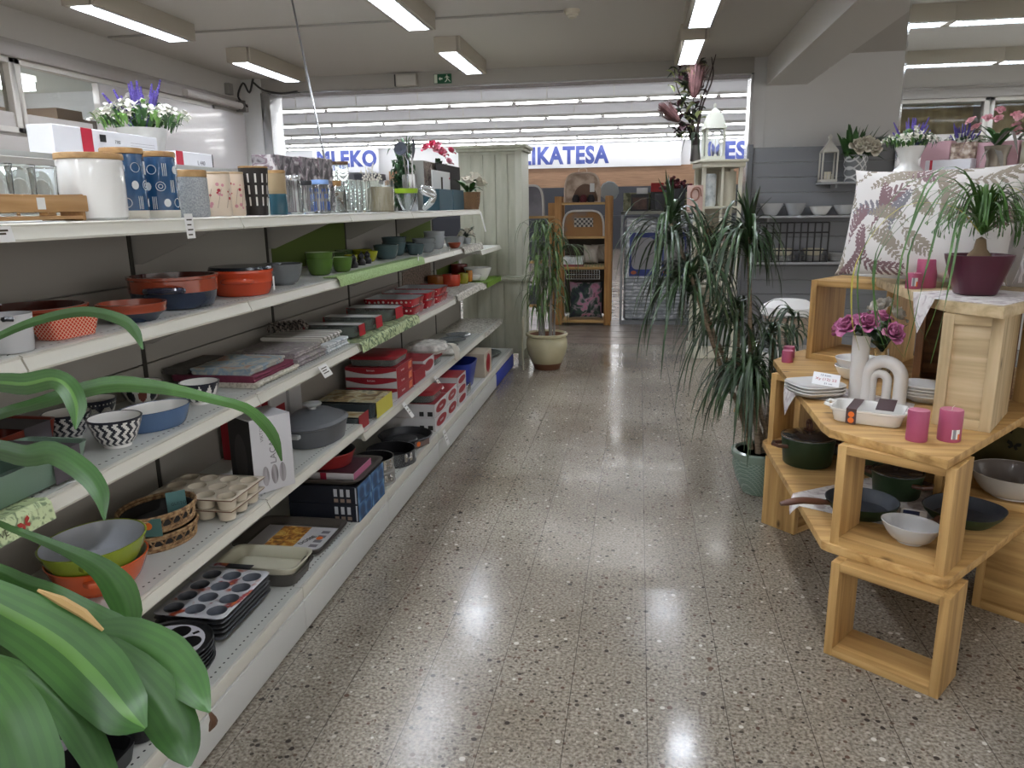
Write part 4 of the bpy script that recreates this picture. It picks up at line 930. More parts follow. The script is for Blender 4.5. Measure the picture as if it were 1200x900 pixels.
# ------------------------------------------------------------------ third shelf
Z3 = .943
REDC = M('red stoneware', '#86301f', .35, coat=.2); SAGE = M('sage stoneware', '#6e8777', .35, coat=.2); BANDG = M('band grey', '#4d484d', .6)
def rect_dish(label, xa, xb, ya, yb, h, m, band=True, yb0=.55, z=Z3):
    t = thing('baking_dish', label, 'dish', ((xa+xb)/2, (ya+yb)/2, z)); sx, sy = (xb-xa)/2, (yb-ya)/2
    pr = [(.86, 0), (.9, .004), (1., h), (.965, h), (.86, .01), (.001, .009)]
    obj('body', MB().lathe(pr, 48, sx=sx, sy=sy, n=9), m, t)
    if band:
        w_ = .045; y = -sy+yb0*2*sy
        bb = MB(); bb.box(sx*.93, sx*1.03, y-w_, y+w_, 0, h+.002).box(-sx*1.03, sx*1.03, y-w_, y+w_, h+.001, h+.002)
        bb = MB()
        q = [(-sx*1.015, .002), (-sx*1.015, h+.003), (sx*1.015, h+.003), (sx*1.015, .002), (sx*1.008, .002), (sx*1.008, h+.0015), (-sx*1.008, h+.0015), (-sx*1.008, .002)]
        bb.v = [(a, y+s*w_, c) for s in (-1, 1) for a, c in q]; n = 8
        bb.f = [[i, (i+1) % n, (i+1) % n+n, i+n] for i in range(n)]; bb.m = [0]*n
        obj('paper_band', bb, BANDG, t)
        obj('logo_print', MB().box(sx*1.016, sx*1.017, y-.015, y+.015, h*.38, h*.6), M('print light', '#a9a4a8', .5), t)
    return t
A = oz(119, 560, Z3); rect_dish('sage green oblong baking dish with grey paper band in front of the red dish', -1.55, -1.355, 1.20, 1.63, .075, SAGE, yb0=.78).location.z = Z3+.0055
rect_dish('brick red square baking dish with grey paper band on the third shelf', -1.745, -1.56, 1.34, 1.77, .092, REDC, yb0=.80)
WB = M('white enamel', '#e6e5e1', .15, coat=.4); INK = M('ink blue black', '#1b1e2c', .3, coat=.3)
def zig(i, k, no, seg):
    if i < 3 or i >= no-1: return 1 if i in (no-1,) else 0
    s = abs((i % 6)-3)*1.1; return 1 if ((k+s) % 6) < 3 else 0
def tri(i, k, no, seg):
    if i >= no-1: return 1
    q = i/no
    if q > .5: return 1 if abs((k % 8)-4) < (q-.45)*7.5 else 0
    if q > .2: return 1 if abs((k % 8)-4) < (.5-q)*9 else 0
    return 0
def feather(i, k, no, seg):
    q = i/no; kk = k % 10
    if i >= no-1: return 1
    if q < .18: return 0
    r_ = math.sin(PI*min(1, (q-.18)/.75))*3.6
    return (3 if (k//10) % 4 == 0 else 1) if abs(kk-5) < r_ else 0
def scallop(i, k, no, seg):
    q = i/no; kk = (k % 12)-6
    d = math.hypot(kk/6, (q-.35)/.4)
    if q > .78: return 2 if (k % 3 == 0 and .84 < q < .9) else 1
    return 2 if (.8 < d < 1.02 or abs(kk) in (2,) and q < .6) else (0 if d < .8 else 1)
for u0, u1, vb, h, f_, sg, lab, pm in ((56, 109, 517, .078, zig, 96, 'white bowl with black zigzag stripes, further left beside the red dish', [INK]),
        (94, 139, 497, .075, scallop, 96, 'black bowl with pale scallop pattern behind the zigzag bowls', [INK, M('scallop grey', '#c9c6c0', .3)]),
        (143, 193, 475, .072, feather, 100, 'white bowl with dark feather strokes behind the blue oval dish', [INK, M('scallop grey', '#c9c6c0', .3), M('feather red', '#7a3d34', .4)]),
        (109, 169, 526, .083, zig, 108, 'white bowl with black zigzag stripes in front, nearest the shelf edge', [INK]),
        (213, 259, 475, .075, tri, 96, 'white bowl with rows of small black triangles right of the blue oval dish', [INK])):
    c, R = seat(u0, u1, vb, Z3, .55); bowl('bowl', lab, 'bowl', c, R, h, .52, WB, WB, INK, seg=sg, pattern=(pm, f_), foot=.008, rings=18, curve=.72)
c, R = seat(141, 225, 506, Z3, .6); bowl('oval_dish', 'oval blue dish with white inside among the patterned bowls', 'dish', c, R, .06, .78, M('denim glaze', '#4e688c', .2, coat=.4), WB, M('denim rim', '#3d5270', .2), sx=.72, sy=1.06, rz=-.42, curve=.8)
# folded table linen
def linen(label, xa, xb, ya, yb, z, h, layers, mat, seed=0, name='tablecloth', rz=0.):
    """cloth folded over and over: its cross section is one closed lobed outline"""
    rnd = random.Random(seed); sx = (xb-xa)/2; n = layers; d = h/n; pts = []
    for i in range(n):
        z0 = i*d; o = rnd.uniform(-.008, .008)
        for k in range(5):
            a = -PI/2+PI*k/4; pts.append((sx+o+d*.5*math.cos(a), z0+d/2+d/2*.96*math.sin(a)))
    for i in range(n-1, -1, -1):
        z0 = i*d; o = rnd.uniform(-.006, .006)
        for k in range(5):
            a = PI/2+PI*k/4; pts.append((-sx+o+d*.5*math.cos(a), z0+d/2+d/2*.96*math.sin(a)))
    b = MB(); m_ = len(pts); sl = 8
    for j in range(sl+1):
        y = -(yb-ya)/2+(yb-ya)*j/sl
        for (px, pz) in pts: b.v.append((px+.003*math.sin(j*1.7+pz*90+seed), y, pz*(1+.03*math.sin(j*2.1+px*20+seed))))
    for j in range(sl):
        for i in range(m_): b.f.append([j*m_+i, j*m_+(i+1) % m_, (j+1)*m_+(i+1) % m_, (j+1)*m_+i])
    b.f.append(list(range(m_-1, -1, -1))); b.f.append(list(range(sl*m_, (sl+1)*m_))); b.m = [0]*len(b.f)
    return solo(name, b, mat, label, 'table linen', ((xa+xb)/2, (ya+yb)/2, z), rz)
BURG = M('burgundy cloth', '#6d2f43', .9, var=.15, vscale=40); LACE = pat('lace white', [(.4, '#b9b4a6'), (.55, '#dcd8cc')], scale=90, rough=.9)
GREYC = pat('grey print cloth', [(.3, '#73706c'), (.45, '#9a968f'), (.55, '#857a80'), (.7, '#b6b2aa')], scale=16, rough=.9, distort=1.5)
BLUEC = pat('blue flower cloth', [(.3, '#8d8d88'), (.42, '#b4b2a8'), (.5, '#7f95a4'), (.56, '#a9a79c'), (.68, '#b0694a'), (.72, '#a5a39b')], scale=9, rough=.9, distort=1.)
STRIPE = pat('stripe cloth', [(.0, '#d8d6cf'), (.5, '#d8d6cf'), (.52, '#8c8880'), (1, '#8c8880')], kind='wave', scale=8, vec=(0, 1, 0), rough=.9)
BSTR = pat('blue stripe cloth', [(.3, '#a4b3bd'), (.5, '#dfe2e2'), (.7, '#6f8796')], scale=24, vec=(.2, 1, .2), rough=.9)
DARKC = M('charcoal cloth', '#55524e', .9, var=.2, vscale=30)
YL = 2.46
linen('lace edged white cloth at the bottom of the nearest linen pile', -1.68, -1.37, 2.50, 2.84, Z3, .022, 2, LACE, 1)
linen('burgundy cloth folded under the blue flowered cloth', -1.69, -1.385, 2.49, 2.82, Z3+.0225, .024, 2, BURG, 2)
linen('grey cloth with blue and orange flowers on top of the nearest linen pile', -1.62, -1.39, 2.50, 2.77, Z3+.047, .026, 2, BLUEC, 3)
linen('charcoal folded cloth on the back of the nearest linen pile', -1.735, -1.64, 2.50, 2.76, Z3+.047, .022, 2, DARKC, 4)
linen('lower grey printed cloth of the second linen pile', -1.68, -1.385, 2.85, 3.14, Z3, .035, 2, GREYC, 5)
linen('upper grey printed cloth with mauve edging on the second linen pile', -1.67, -1.40, 2.86, 3.13, Z3+.0355, .024, 2, GREYC, 6)
linen('pale blue checked cloth at the bottom of the third linen pile', -1.62, -1.38, 3.17, 3.42, Z3, .04, 3, BSTR, 7)
linen('striped grey and white cloth on top of the third linen pile', -1.68, -1.41, 3.16, 3.40, Z3+.0405, .032, 2, STRIPE, 8)
rnd = random.Random(9)
nb = MB()
for i in range(6): nb.ribbon(spline([(-1.70+.02*i, 3.24+.02*i, Z3+.085), (-1.69+.02*i, 3.26+.02*i, Z3+.12), (-1.66+.02*i, 3.29+.02*i, Z3+.088)], 8), [.02]*9, side=(0, 1, .3), fold=.2)
solo('napkin_bundle', nb, pat('dark plaid', [(.4, '#231a1a'), (.55, '#5e2a2a'), (.7, '#8a8078')], kind='checker', scale=60, rough=.9), 'dark plaid napkins bunched on the back of the striped cloth pile', 'napkins')
nb = MB()
for i in range(4): nb.ribbon(spline([(-1.72+.012*i, 3.485+.03*i, Z3+.016), (-1.71, 3.495+.03*i, Z3+.07), (-1.69+.01*i, 3.52+.03*i, Z3+.018)], 8), [.03]*9, side=(0, 1, .3), fold=.2)
solo('napkin_bundle', nb, pat('red plaid', [(.4, '#7a2020'), (.55, '#b94a48'), (.7, '#d8c8be')], kind='checker', scale=60, rough=.9), 'red patterned napkins bunched beside the glass dish boxes', 'napkins')
# glass oven dishes in red card sleeves
SLV = M('sleeve red', '#b0202c', .5); OVG = M('oven glass', '#aeb6b4', .05, trans=.75, ior=1.45)
for i, (ya, yb, lab) in enumerate(((3.50, 3.70, 'oval glass oven dish in a red and white card sleeve, nearest of three'), (3.74, 3.98, 'oval glass oven dish in a red and white card sleeve, middle of three'), (4.05, 4.38, 'oval glass oven dish in a red and white card sleeve, beside the polka dot dishes'))):
    c = Vector((-1.52, (ya+yb)/2, Z3+.004)); t = thing('glass_dish', lab, 'dish', c); sy = (yb-ya)/2; hh = .062+.004*i
    obj('dish', MB().lathe([(.82, 0), (.88, .004), (1., hh), (.96, hh), (.84, .008), (.001, .007)], 40, sx=.145, sy=sy, n=3), OVG, t)
    q = [(-.15, hh*.2), (-.148, hh+.004), (.148, hh+.004), (.152, hh*.15)]
    b = MB(); b.v = [(a, s*sy*.42, cc) for s in (-1, 1) for a, cc in q]; b.f = [[j, j+1, j+5, j+4] for j in range(3)]; b.m = [2, 1, 0]
    obj('card_sleeve', b, [SLV, M('sleeve white', '#cfd0d0', .6), SLV], t)
# red polka dot oven dishes
def dots_mat():
    m = M('red polka dots', '#a51f2b', .25, coat=.3); nt = m.node_tree; N = nt.nodes.new; L = nt.links.new
    tc = N('ShaderNodeTexCoord'); v = N('ShaderNodeTexVoronoi'); v.inputs['Scale'].default_value = 34; v.inputs['Randomness'].default_value = .25; L(tc.outputs['Object'], v.inputs['Vector'])
    mt = N('ShaderNodeMath'); mt.operation = 'LESS_THAN'; mt.inputs[1].default_value = .27; L(v.outputs['Distance'], mt.inputs[0])
    mx = N('ShaderNodeMix'); mx.data_type = 'RGBA'; L(mt.outputs[0], mx.inputs[0]); mx.inputs[6].default_value = (*lin('#a51f2b'), 1); mx.inputs[7].default_value = (*lin('#eadfd8'), 1)
    L(mx.outputs[2], nt.nodes['Principled BSDF'].inputs['Base Color']); return m
POLKA = dots_mat(); DIN = M('dish inside grey', '#a9adb0', .2, coat=.3)
zE = s3(4.5)
def polka(xa, xb, ya, yb, z, h, label):
    t = thing('baking_dish', label, 'dish', ((xa+xb)/2, (ya+yb)/2, z), 0, None); sx, sy = (xb-xa)/2, (yb-ya)/2
    obj('body', MB().lathe([(.9, 0), (.93, .003), (1, h), (.95, h), (.88, .008), (.001, .007)], 44, lambda i, k: 0 if i < 3 else 1, sx=sx, sy=sy, n=8), [POLKA, DIN], t)
    for s in (-1, 1): obj('handle', MB().tube([(-sx*.35, s*sy*.98, h-.006), (-sx*.3, s*(sy+.018), h-.002), (sx*.3, s*(sy+.018), h-.002), (sx*.35, s*sy*.98, h-.006)], .006, 6), POLKA, t)
for k, (ya, yb, nm) in enumerate(((4.48, 4.78, 'nearest'), (4.83, 5.05, 'middle'), (5.10, 5.40, 'furthest'))):
    for q in range(2): polka(-1.70, -1.365, ya, yb, zE+q*.0525, .052, 'red polka dot oven dish, %s of the %s stack' % (('bottom', 'top')[q], nm))
# coloured pots further along
zF = s3(5.5)
for u0, u1, vb, h, m, lab in ((490, 515, 336, .085, M('amber glaze', '#9a5a1e', .25, coat=.3), 'amber brown pot beside the red canister'), (518, 540, 336, .095, M('orange red glaze', '#b23a22', .25, coat=.3), 'orange red pot on the third shelf near the far end'), (537, 549, 333, .09, M('olive yellow glaze', '#8f8c1e', .25, coat=.3), 'olive yellow pot right of the orange red pot'), (546, 554, 330, .095, M('ochre glaze', '#b06f1e', .25, coat=.3), 'ochre pot right of the olive yellow pot'), (505, 526, 326, .12, M('dark red canister', '#7d1a1c', .25, coat=.3), 'tall dark red canister behind the orange red pot')):
    c, R = seat(u0, u1, vb, zF, .9); c.y += .05*('tall dark' in lab); solo('pot', MB().lathe([(R*.85, 0), (R*.9, .004), (R, h*.5), (R*.97, h), (R*.9, h), (R*.85, .01), (.001, .01)], 30), m, lab, 'pot', c)
c, R = seat(548, 566, 328, zF, .5); c.y -= .06; bowl('bowl', 'small white bowl next to the ochre pot', 'bowl', c, R, .05, .5, WHITE, WHITE)
c = Vector((-1.45, 6.82, s3(6.5)+.0045)); bowl('bowl', 'white oval bowl on the low bay by the dresser', 'bowl', c, .13, .12, .5, WHITE, WHITE, curve=.8)
solo('shelf_mat', MB().box(-1.74, -1.32, 6.6, 7.3, s3(6.5)+.0005, s3(6.5)+.004).box(-1.322, -1.318, 6.6, 7.3, s3(6.5)-.04, s3(6.5)+.004), M('lime mat', '#6f9130', .6), 'bright green mat on the low bay by the dresser', 'mat')
# printed paper liners over shelf edges
def liner(label, ya, yb, z, mat, deco=None):
    t = thing('paper_liner', label, 'paper liner', (0, (ya+yb)/2, z)); L_ = (yb-ya)/2
    b = MB(); q = [(XF-.16, .0012), (XF-.01, .0016), (XF+.018, .0045), (XF+.030, -.006), (XF+.036, -.046)]
    b.v = [(a, s*L_, c) for s in (-1, 1) for a, c in q]; n = len(q); b.f = [[i, i+1, i+1+n, i+n] for i in range(n-1)]; b.m = [0]*(n-1)
    obj('paper', b, mat, t); return t
LIN = pat('liner print', [(.38, '#7b8f6c'), (.47, '#c3d2a4'), (.6, '#c9d8aa'), (.68, '#8a9a72')], scale=34, rough=.7, distort=1.4)
LIN2 = pat('liner leaf', [(.42, '#5e7355'), (.5, '#b6c596'), (.62, '#c2d0a2')], scale=22, rough=.7, distort=2.)
t = liner('pale green paper liner with red butterflies on the third shelf edge behind the leaves', .78, 1.425, Z3, LIN)
def butterfly(s): return [[(0, 0), (s*.3, s*.5), (s*.75, s*.62), (s*.8, s*.2), (s*.35, 0)], [(0, 0), (s*.35, 0), (s*.6, -s*.25), (s*.35, -s*.5), (s*.08, -s*.2)]]
for i, (yy, cc, sc) in enumerate(((.235, '#a5362e', .022), (.12, '#8b6b5c', .016), (.03, '#b0a25a', .026), (-.08, '#a5362e', .018))):
    b = MB(); 
    for s in (1, -1):
        for p in butterfly(sc): b.add([(0, s*a, c) for a, c in p], [list(range(len(p)))])
    b.xf(Matrix.Translation((XF+.0365, yy, -.024)) @ Matrix.Rotation(-.15, 4, 'Y') @ Matrix.Rotation(.3, 4, 'X')); obj('butterfly_print', b, M('bf%d' % i, cc, .6), t)
text('lettering', 'LOVE', .022, M('print olive', '#5b6148', .7), t, (XF+.0358, .165, -.022), (Matrix.Rotation(PI/2, 3, 'Z') @ Matrix.Rotation(PI/2-.15, 3, 'X')).to_euler(), ext=.0002)
t = liner('pale green leaf printed paper liner under the glass dishes', 3.435, 4.425, Z3, LIN2)
t = liner('white patterned paper liner on the third shelf near the far end', 5.44, 6.42, zF, pat('liner white', [(.42, '#8f8b80'), (.5, '#cfccc2'), (.6, '#d8d5cc')], scale=40, rough=.7, distort=1.5))
t = liner('white patterned paper liner on the second shelf below the white flowers', 5.7, 6.42, S2, pat('liner white', [], scale=1))
# ------------------------------------------------------------------ fourth shelf
ZC, ZD = .54, .49
WHI = M('inside pale', '#c9ced6', .15, coat=.3); LIME = M('lime glaze', '#84952c', .2, coat=.4); TANG = M('tangerine glaze', '#c4562a', .2, coat=.4); PURP = M('purple glaze', '#5b4b80', .25, coat=.4)
def eared_bowl(label, u0, u1, vb, R_, h, m, z, ear=True, rz=-.9):
    c, R = seat(u0, u1, vb, z, .7); R = R_ or R; t = thing('bowl', label, 'bowl', c, rz)
    pr, no = bprof(R, h, R*.68, .006, .7, 8, .004)
    obj('body', MB().lathe(pr, 40, lambda i, k: 1 if i >= no+2 else 0), [m, WHI], t)
    if ear:
        for s in (-1, 1):
            b = MB().prism([(R*.93, -.04), (R*1.10, -.026), (R*1.14, 0), (R*1.10, .026), (R*.93, .04)], h-.032, h-.016); b.xf(Matrix.Diagonal((s, 1, 1, 1))); obj('handle', b, m, t, bevel=.004)
    return t, c, R
t, c, R = eared_bowl('orange eared bowl with the lime bowl nested inside it', 66, 176, 699, None, .085, TANG, ZC)
t2 = eared_bowl('lime green eared bowl with grey white inside, nested in the orange bowl', 62, 172, 680, None, .085, LIME, ZC)[0]; t2.location = c+Vector((0, -.002, .052)); t2.rotation_euler = (.04, 0, -.9)
c, R = seat(8, 108, 717, ZC, .7); c = Vector((-1.60, c.y-.16, ZC)); bowl('bowl', 'purple bowl with pale inside, partly behind the big leaves', 'bowl', c, R, .085, .62, PURP, WHI, WHI)
c, R = seat(30, 126, 745, ZC, .8); bowl('dish', 'flat white dish at the shelf edge behind the big leaves', 'dish', Vector((-1.43, c.y-.13, ZC)), .07, .035, .7, WHITE, WHITE)
# two stacked oval baskets
BSK = pat('cane', [(.35, '#6a4e33'), (.5, '#947450'), (.7, '#b59a74')], scale=60, rough=.7)
def basket(label, c, R, h, lab2=None):
    t = thing('basket', label, 'basket', c, -.3); b = MB(); n = 22
    for z, r_ in ((.004, .93), (h-.004, 1.02), (h*.78, 1.0), (.014, .94)):
        b.tube([(R*r_*.78*math.cos(2*PI*k/36), R*r_*math.sin(2*PI*k/36), z) for k in range(36)], .005, 6, closed=True)
    for k in range(n):
        a, a2 = 2*PI*k/n, 2*PI*(k+.75)/n
        for s in (0, 1):
            p, q = (a, a2) if s else (a2, a); b.tube([(R*.94*.78*math.cos(p), R*.94*math.sin(p), .006), (R*.78*math.cos(q), R*math.sin(q), h*.8)], .0028, 5)
    obj('frame', b, BSK, t)
    ln = MB().lathe([(R*.9, .006), (R*.96, h*.72), (R*.93, h*.72), (R*.86, .010), (.001, .009)], 30, sx=.78); obj('liner', ln, M('basket liner', '#2d2b2a', .8), t)
    return t
c, R = seat(146, 236, 648, ZC, .9)
basket('lower of two stacked oval cane baskets', c, R, .055); t = basket('upper oval cane basket with teal paper labels', c+Vector((0, 0, .0605)), R, .06)
TL = M('label teal', '#4d7572', .6)
obj('label_card', MB().box(.0, .001, -.03, .03, -.005, .075).xf(Matrix.Translation((R*.2, R*.45, .012)) @ Matrix.Rotation(-.55, 4, 'Z') @ Matrix.Rotation(-.25, 4, 'Y')), TL, t)
text('lettering', 'GUSTO', .014, M('print dark teal', '#203a38', .6), t, (R*.2+.012, R*.45-.003, .052), (Matrix.Rotation(-.55, 3, 'Z') @ Matrix.Rotation(PI/2, 3, 'Z') @ Matrix.Rotation(PI/2-.25, 3, 'X')).to_euler(), ext=.0002)
obj('label_band', MB().box(R*.60, R*.61, -.05, .05, .0, .058).xf(Matrix.Rotation(-1.0, 4, 'Z') @ Matrix.Translation((R*.31, 0, 0))), TL, t)
b = MB().lathe([(.012, 0), (.012, .001), (.001, .001)], 14); obj('orange_sticker', b.xf(Matrix.Rotation(-1.0, 4, 'Z') @ Matrix.Translation((R*.922, .01, .035)) @ Matrix.Rotation(PI/2, 4, 'Y')), M('sticker orange', '#e0702a', .5), t)
# ceramic muffin pans
MUF = M('muffin ceramic', '#cfc5b2', .25, coat=.3); MUFB = M('muffin rim brown', '#6b4a38', .3)
def muffin_tray(name, label, c, nx, ny, p, rc, dp, edge, m_in, m_top, m_out, rz=0., thick=.004, scall=False, cat='muffin tray'):
    """tray with nx*ny cups: a top sheet with round holes and a cup under each"""
    t = thing(name, label, cat, c, rz); W, D = nx*p/2+edge, ny*p/2+edge; b = MB(); seg = 24
    for i in range(nx):
        for j in range(ny):
            cx, cy = (i-(nx-1)/2)*p, (j-(ny-1)/2)*p; o = len(b.v); h2 = p/2
            x0, x1 = (-W if i == 0 else cx-h2), (W if i == nx-1 else cx+h2); y0, y1 = (-D if j == 0 else cy-h2), (D if j == ny-1 else cy+h2)
            ring = []; sq = []
            for k in range(seg):
                a = 2*PI*k/seg+PI/4; ca, sa = math.cos(a), math.sin(a); ring.append((cx+rc*ca, cy+rc*sa, dp))
                mx_ = max(abs(ca), abs(sa)); ux, uy = ca/mx_, sa/mx_
                X = cx+(ux*(x1-cx) if ux > 0 else -ux*(x0-cx)); Y = cy+(uy*(y1-cy) if uy > 0 else -uy*(y0-cy))
                if scall and abs(ux) > .01: pass
                # round the outer corners of the tray
                rr = edge*1.6
                if abs(X) > W-rr and abs(Y) > D-rr:
                    dx, dy = abs(X)-(W-rr), abs(Y)-(D-rr); l = math.hypot(dx, dy)
                    if l > rr: X = math.copysign(W-rr+dx/l*rr, X); Y = math.copysign(D-rr+dy/l*rr, Y)
                sq.append((X, Y, dp))
            b.v += ring+sq+[(cx+rc*.8*math.cos(2*PI*k/seg+PI/4), cy+rc*.8*math.sin(2*PI*k/seg+PI/4), .003) for k in range(seg)]+[(cx, cy, .003)]
            for k in range(seg):
                k2 = (k+1) % seg
                b.f.append([o+k, o+k2, o+seg+k2, o+seg+k]); b.m.append(1)
                b.f.append([o+2*seg+k, o+2*seg+k2, o+k2, o+k]); b.m.append(0)
                b.f.append([o+2*seg+k, o+3*seg, o+2*seg+k2]); b.m.append(0)
    o = obj('tray', b, [m_in, m_top, m_out], t, smooth=50)
    md = o.modifiers.new('thick', 'SOLIDIFY'); md.thickness = thick; md.offset = -1; md.material_offset = 0; md.material_offset_rim = 2
    return t, W, D
c, R = seat(184, 300, 609, ZC, .8)
c = Vector((-1.50, 2.318, ZC))
for q in range(2): muffin_tray('muffin_tray', 'cream ceramic muffin tray with brown rim, %s of the two stacked' % ('bottom', 'top')[q], c+Vector((0.012*q, -.014*q, q*.046+.004)), 4, 3, .078, .032, .042, .004, MUF, MUF, MUFB, rz=.0, thick=.004)
# kitchen appliance box with a spoon print
WBX = M('box white', '#c9c9cd', .45); DBX = M('box dark', '#2c2a2b', .5)
A = oz(345, 572, ZC)
t = thing('appliance_box', 'tall white and dark cutlery box with spoons print and LACADO lettering', 'box', (-1.4106, 2.5645, ZC+.002), -.56)
t['_sx'] = .08; t['_sy'] = .085; t['_h'] = .29
obj('box', MB().box(-.08, .08, -.085, .085, 0, .29), WBX, t, bevel=.003); decal(t, 'dark_face', '-y', 0, 1, 0, .985, DBX)
lettering(t, 'LACADO', 'x', .50, .62, .036, M('print grey', '#77747c', .5), turn=PI/2); lettering(t, 'VIKTOR', 'x', .26, .80, .018, M('print grey', '#77747c', .5), turn=PI/2)
for q, a in enumerate((.28, .50, .70)):
    sp = [(a+.085*math.cos(s), .22+.135*math.sin(s)) for s in [2*PI*i/18 for i in range(18)]]
    decal(t, 'spoon_print', 'x', 0, 0, 0, 0, pat('spoon sheen', [(.35, '#4d474b'), (.5, '#a9a5a9'), (.65, '#6b6569')], scale=9, vec=(1, 3, .3)), poly=sp, off=.001+.0003*q)
t['group'] = t.get('group', '') or 'cutlery boxes'; del t['group']
sp = [(.5+.28*math.cos(s), .45+.33*math.sin(s)) for s in [2*PI*i/24 for i in range(24)]]; decal(t, 'plate_print', '-y', 0, 0, 0, 0, M('print plate', '#3d3a3b', .4), poly=sp, off=.0018)
# upright boxes behind the casserole
RB = M('carton red', '#9a1f2a', .45); WC = M('carton pale', '#c4c3c4', .5)
for i, (ya, yb, h) in enumerate(((2.83, 2.98, .30), (3.06, 3.22, .30), (3.25, 3.38, .30))):
    t = carton('carton', ['upright white carton with a red picture behind the casserole lid', 'upright white carton with a narrow red label behind the casserole', 'plain pale upright carton in the shadow behind the casserole'][i], 'box', -1.735, -1.62, ya, yb, ZC, h, WC)
    if i < 2: decal(t, 'red_side', '-y', .0, .35 if i == 0 else .9, 0, 1, RB); decal(t, 'red_picture', 'x', .3, .85, .35, .55, RB)
    if i == 0: decal(t, 'red_badge', 'x', .6, .95, .62, .88, RB)
# grey oval casserole
CAS = M('casserole grey', '#5d6064', .4); SIL = M('soft silver', '#b9bdbd', .35, metal=.3)
t = thing('casserole', 'large grey oval casserole with domed lid, silver knob and side grips', 'casserole', (-1.468, 3.16, ZC), -.12)
RX, RY = .14, .185
obj('body', MB().lathe([(.84, 0), (.88, .004), (.97, .075), (1., .085), (.95, .085), (.84, .008), (.001, .008)], 48, sx=RX, sy=RY, n=2.3), CAS, t)
obj('lid', MB().lathe([(.985, .0855), (1.02, .088), (1.02, .094), (.97, .100), (.93, .106), (.90, .104), (.86, .108), (.55, .135), (.2, .146), (.001, .147)], 48, sx=RX, sy=RY, n=2.3), CAS, t)
obj('knob', MB().lathe([(.02, .145), (.018, .155), (.042, .165), (.045, .172), (.04, .176), (.001, .177)], 26), SIL, t)
for s in (-1, 1): obj('grip', MB().box(-.045, .045, RY*.96*s-(.0 if s > 0 else .03), RY*.96*s+(.03 if s > 0 else .0), .058, .078), SIL, t, bevel=.007)
# glass food boxes and bakeware cartons in the next bay
BR = M('borcam red', '#96202c', .45); YLB = M('label yellow', '#c4ba4e', .6)
def printed_box(label, xa, xb, ya, yb, z, h, style, txt=None, name='bakeware_box'):
    t = carton(name, label, 'box', xa, xb, ya, yb, z, h, M('carton white2', '#c8c7c8', .45))
    if style == 'red':
        decal(t, 'red_face', 'x', 0, 1, 0, 1, BR); decal(t, 'red_top', 't', 0, 1, 0, 1, BR)
        arcp = [(0, 1), (0, .72)]+[(i/10, .72-.38*math.sin(PI*i/10)) for i in range(1, 10)]+[(1, .72), (1, 1)]
        decal(t, 'red_swoosh', '-y', 0, 0, 0, 0, BR, poly=arcp)
        decal(t, 'food_picture', 'x', .72, .95, .15, .85, pat('food print', [(.3, '#a3492c'), (.5, '#d8693f'), (.7, '#e4b08a')], scale=40), off=.0014)
        if txt: lettering(t, txt, '-y', .5, .72, h*.26, PAPER); lettering(t, txt, 'x', .36, .5, h*.34, PAPER)
    elif style == 'white':
        ov = [(.5+.42*math.cos(s), .5+.36*math.sin(s)) for s in [2*PI*i/20 for i in range(20)]]
        decal(t, 'red_oval', 'x', 0, 0, 0, 0, BR, poly=ov); decal(t, 'red_top', 't', 0, 1, 0, 1, BR)
        decal(t, 'barcode', '-y', .75, .82, .12, .45, M('print black', '#222222', .5)); decal(t, 'barcode', '-y', .88, .96, .12, .45, M('print black', '#222222', .5))
        if txt: lettering(t, txt, 'x', .5, .5, h*.3, PAPER)
    return t
z = ZD
for q in range(3): printed_box('red and white borcam box, %s of the three box pile' % ('bottom', 'middle', 'top')[q], -1.69, -1.375, 4.12, 4.44, z+q*.0615, .061, 'red', 'borcam')
def lidded_dish(label, xa, xb, ya, yb, z, h):
    t = thing('food_container', label, 'container', ((xa+xb)/2, (ya+yb)/2, z)); sx, sy = (xb-xa)/2, (yb-ya)/2
    obj('dish', MB().lathe([(.88, 0), (.92, .004), (.97, h*.75), (.93, h*.75), (.88, .008), (.001, .007)], 44, sx=sx, sy=sy, n=8), OVG, t)
    obj('lid', MB().lathe([(.99, h*.68), (1.0, h*.8), (.98, h*.95), (.94, h), (.001, h)], 44, sx=sx, sy=sy, n=8), M('lid red', '#8f1c26', .35), t); return t
lidded_dish('glass food container with dark red lid on top of the three box pile', -1.68, -1.385, 4.13, 4.42, z+.1855, .062)
t = carton('glass_set_box', 'open red tray box showing glass jars, next to the borcam pile', 'box', -1.60, -1.375, 4.47, 4.72, z, .085, BR)
for k in range(3): obj('jar', MB().lathe([(.025, .086), (.028, .09), (.028, .115), (.02, .12), (.001, .12)], 14, c=(.03-.06*k, -.03+.02*k, 0)), OVG, t)
t = printed_box('small white and red box on the open glass set box', -1.62, -1.39, 4.73, 5.0, z, .10, 'white')
lidded_dish('glass container with flat red lid behind the small white and red box', -1.62, -1.39, 5.03, 5.26, z, .07)
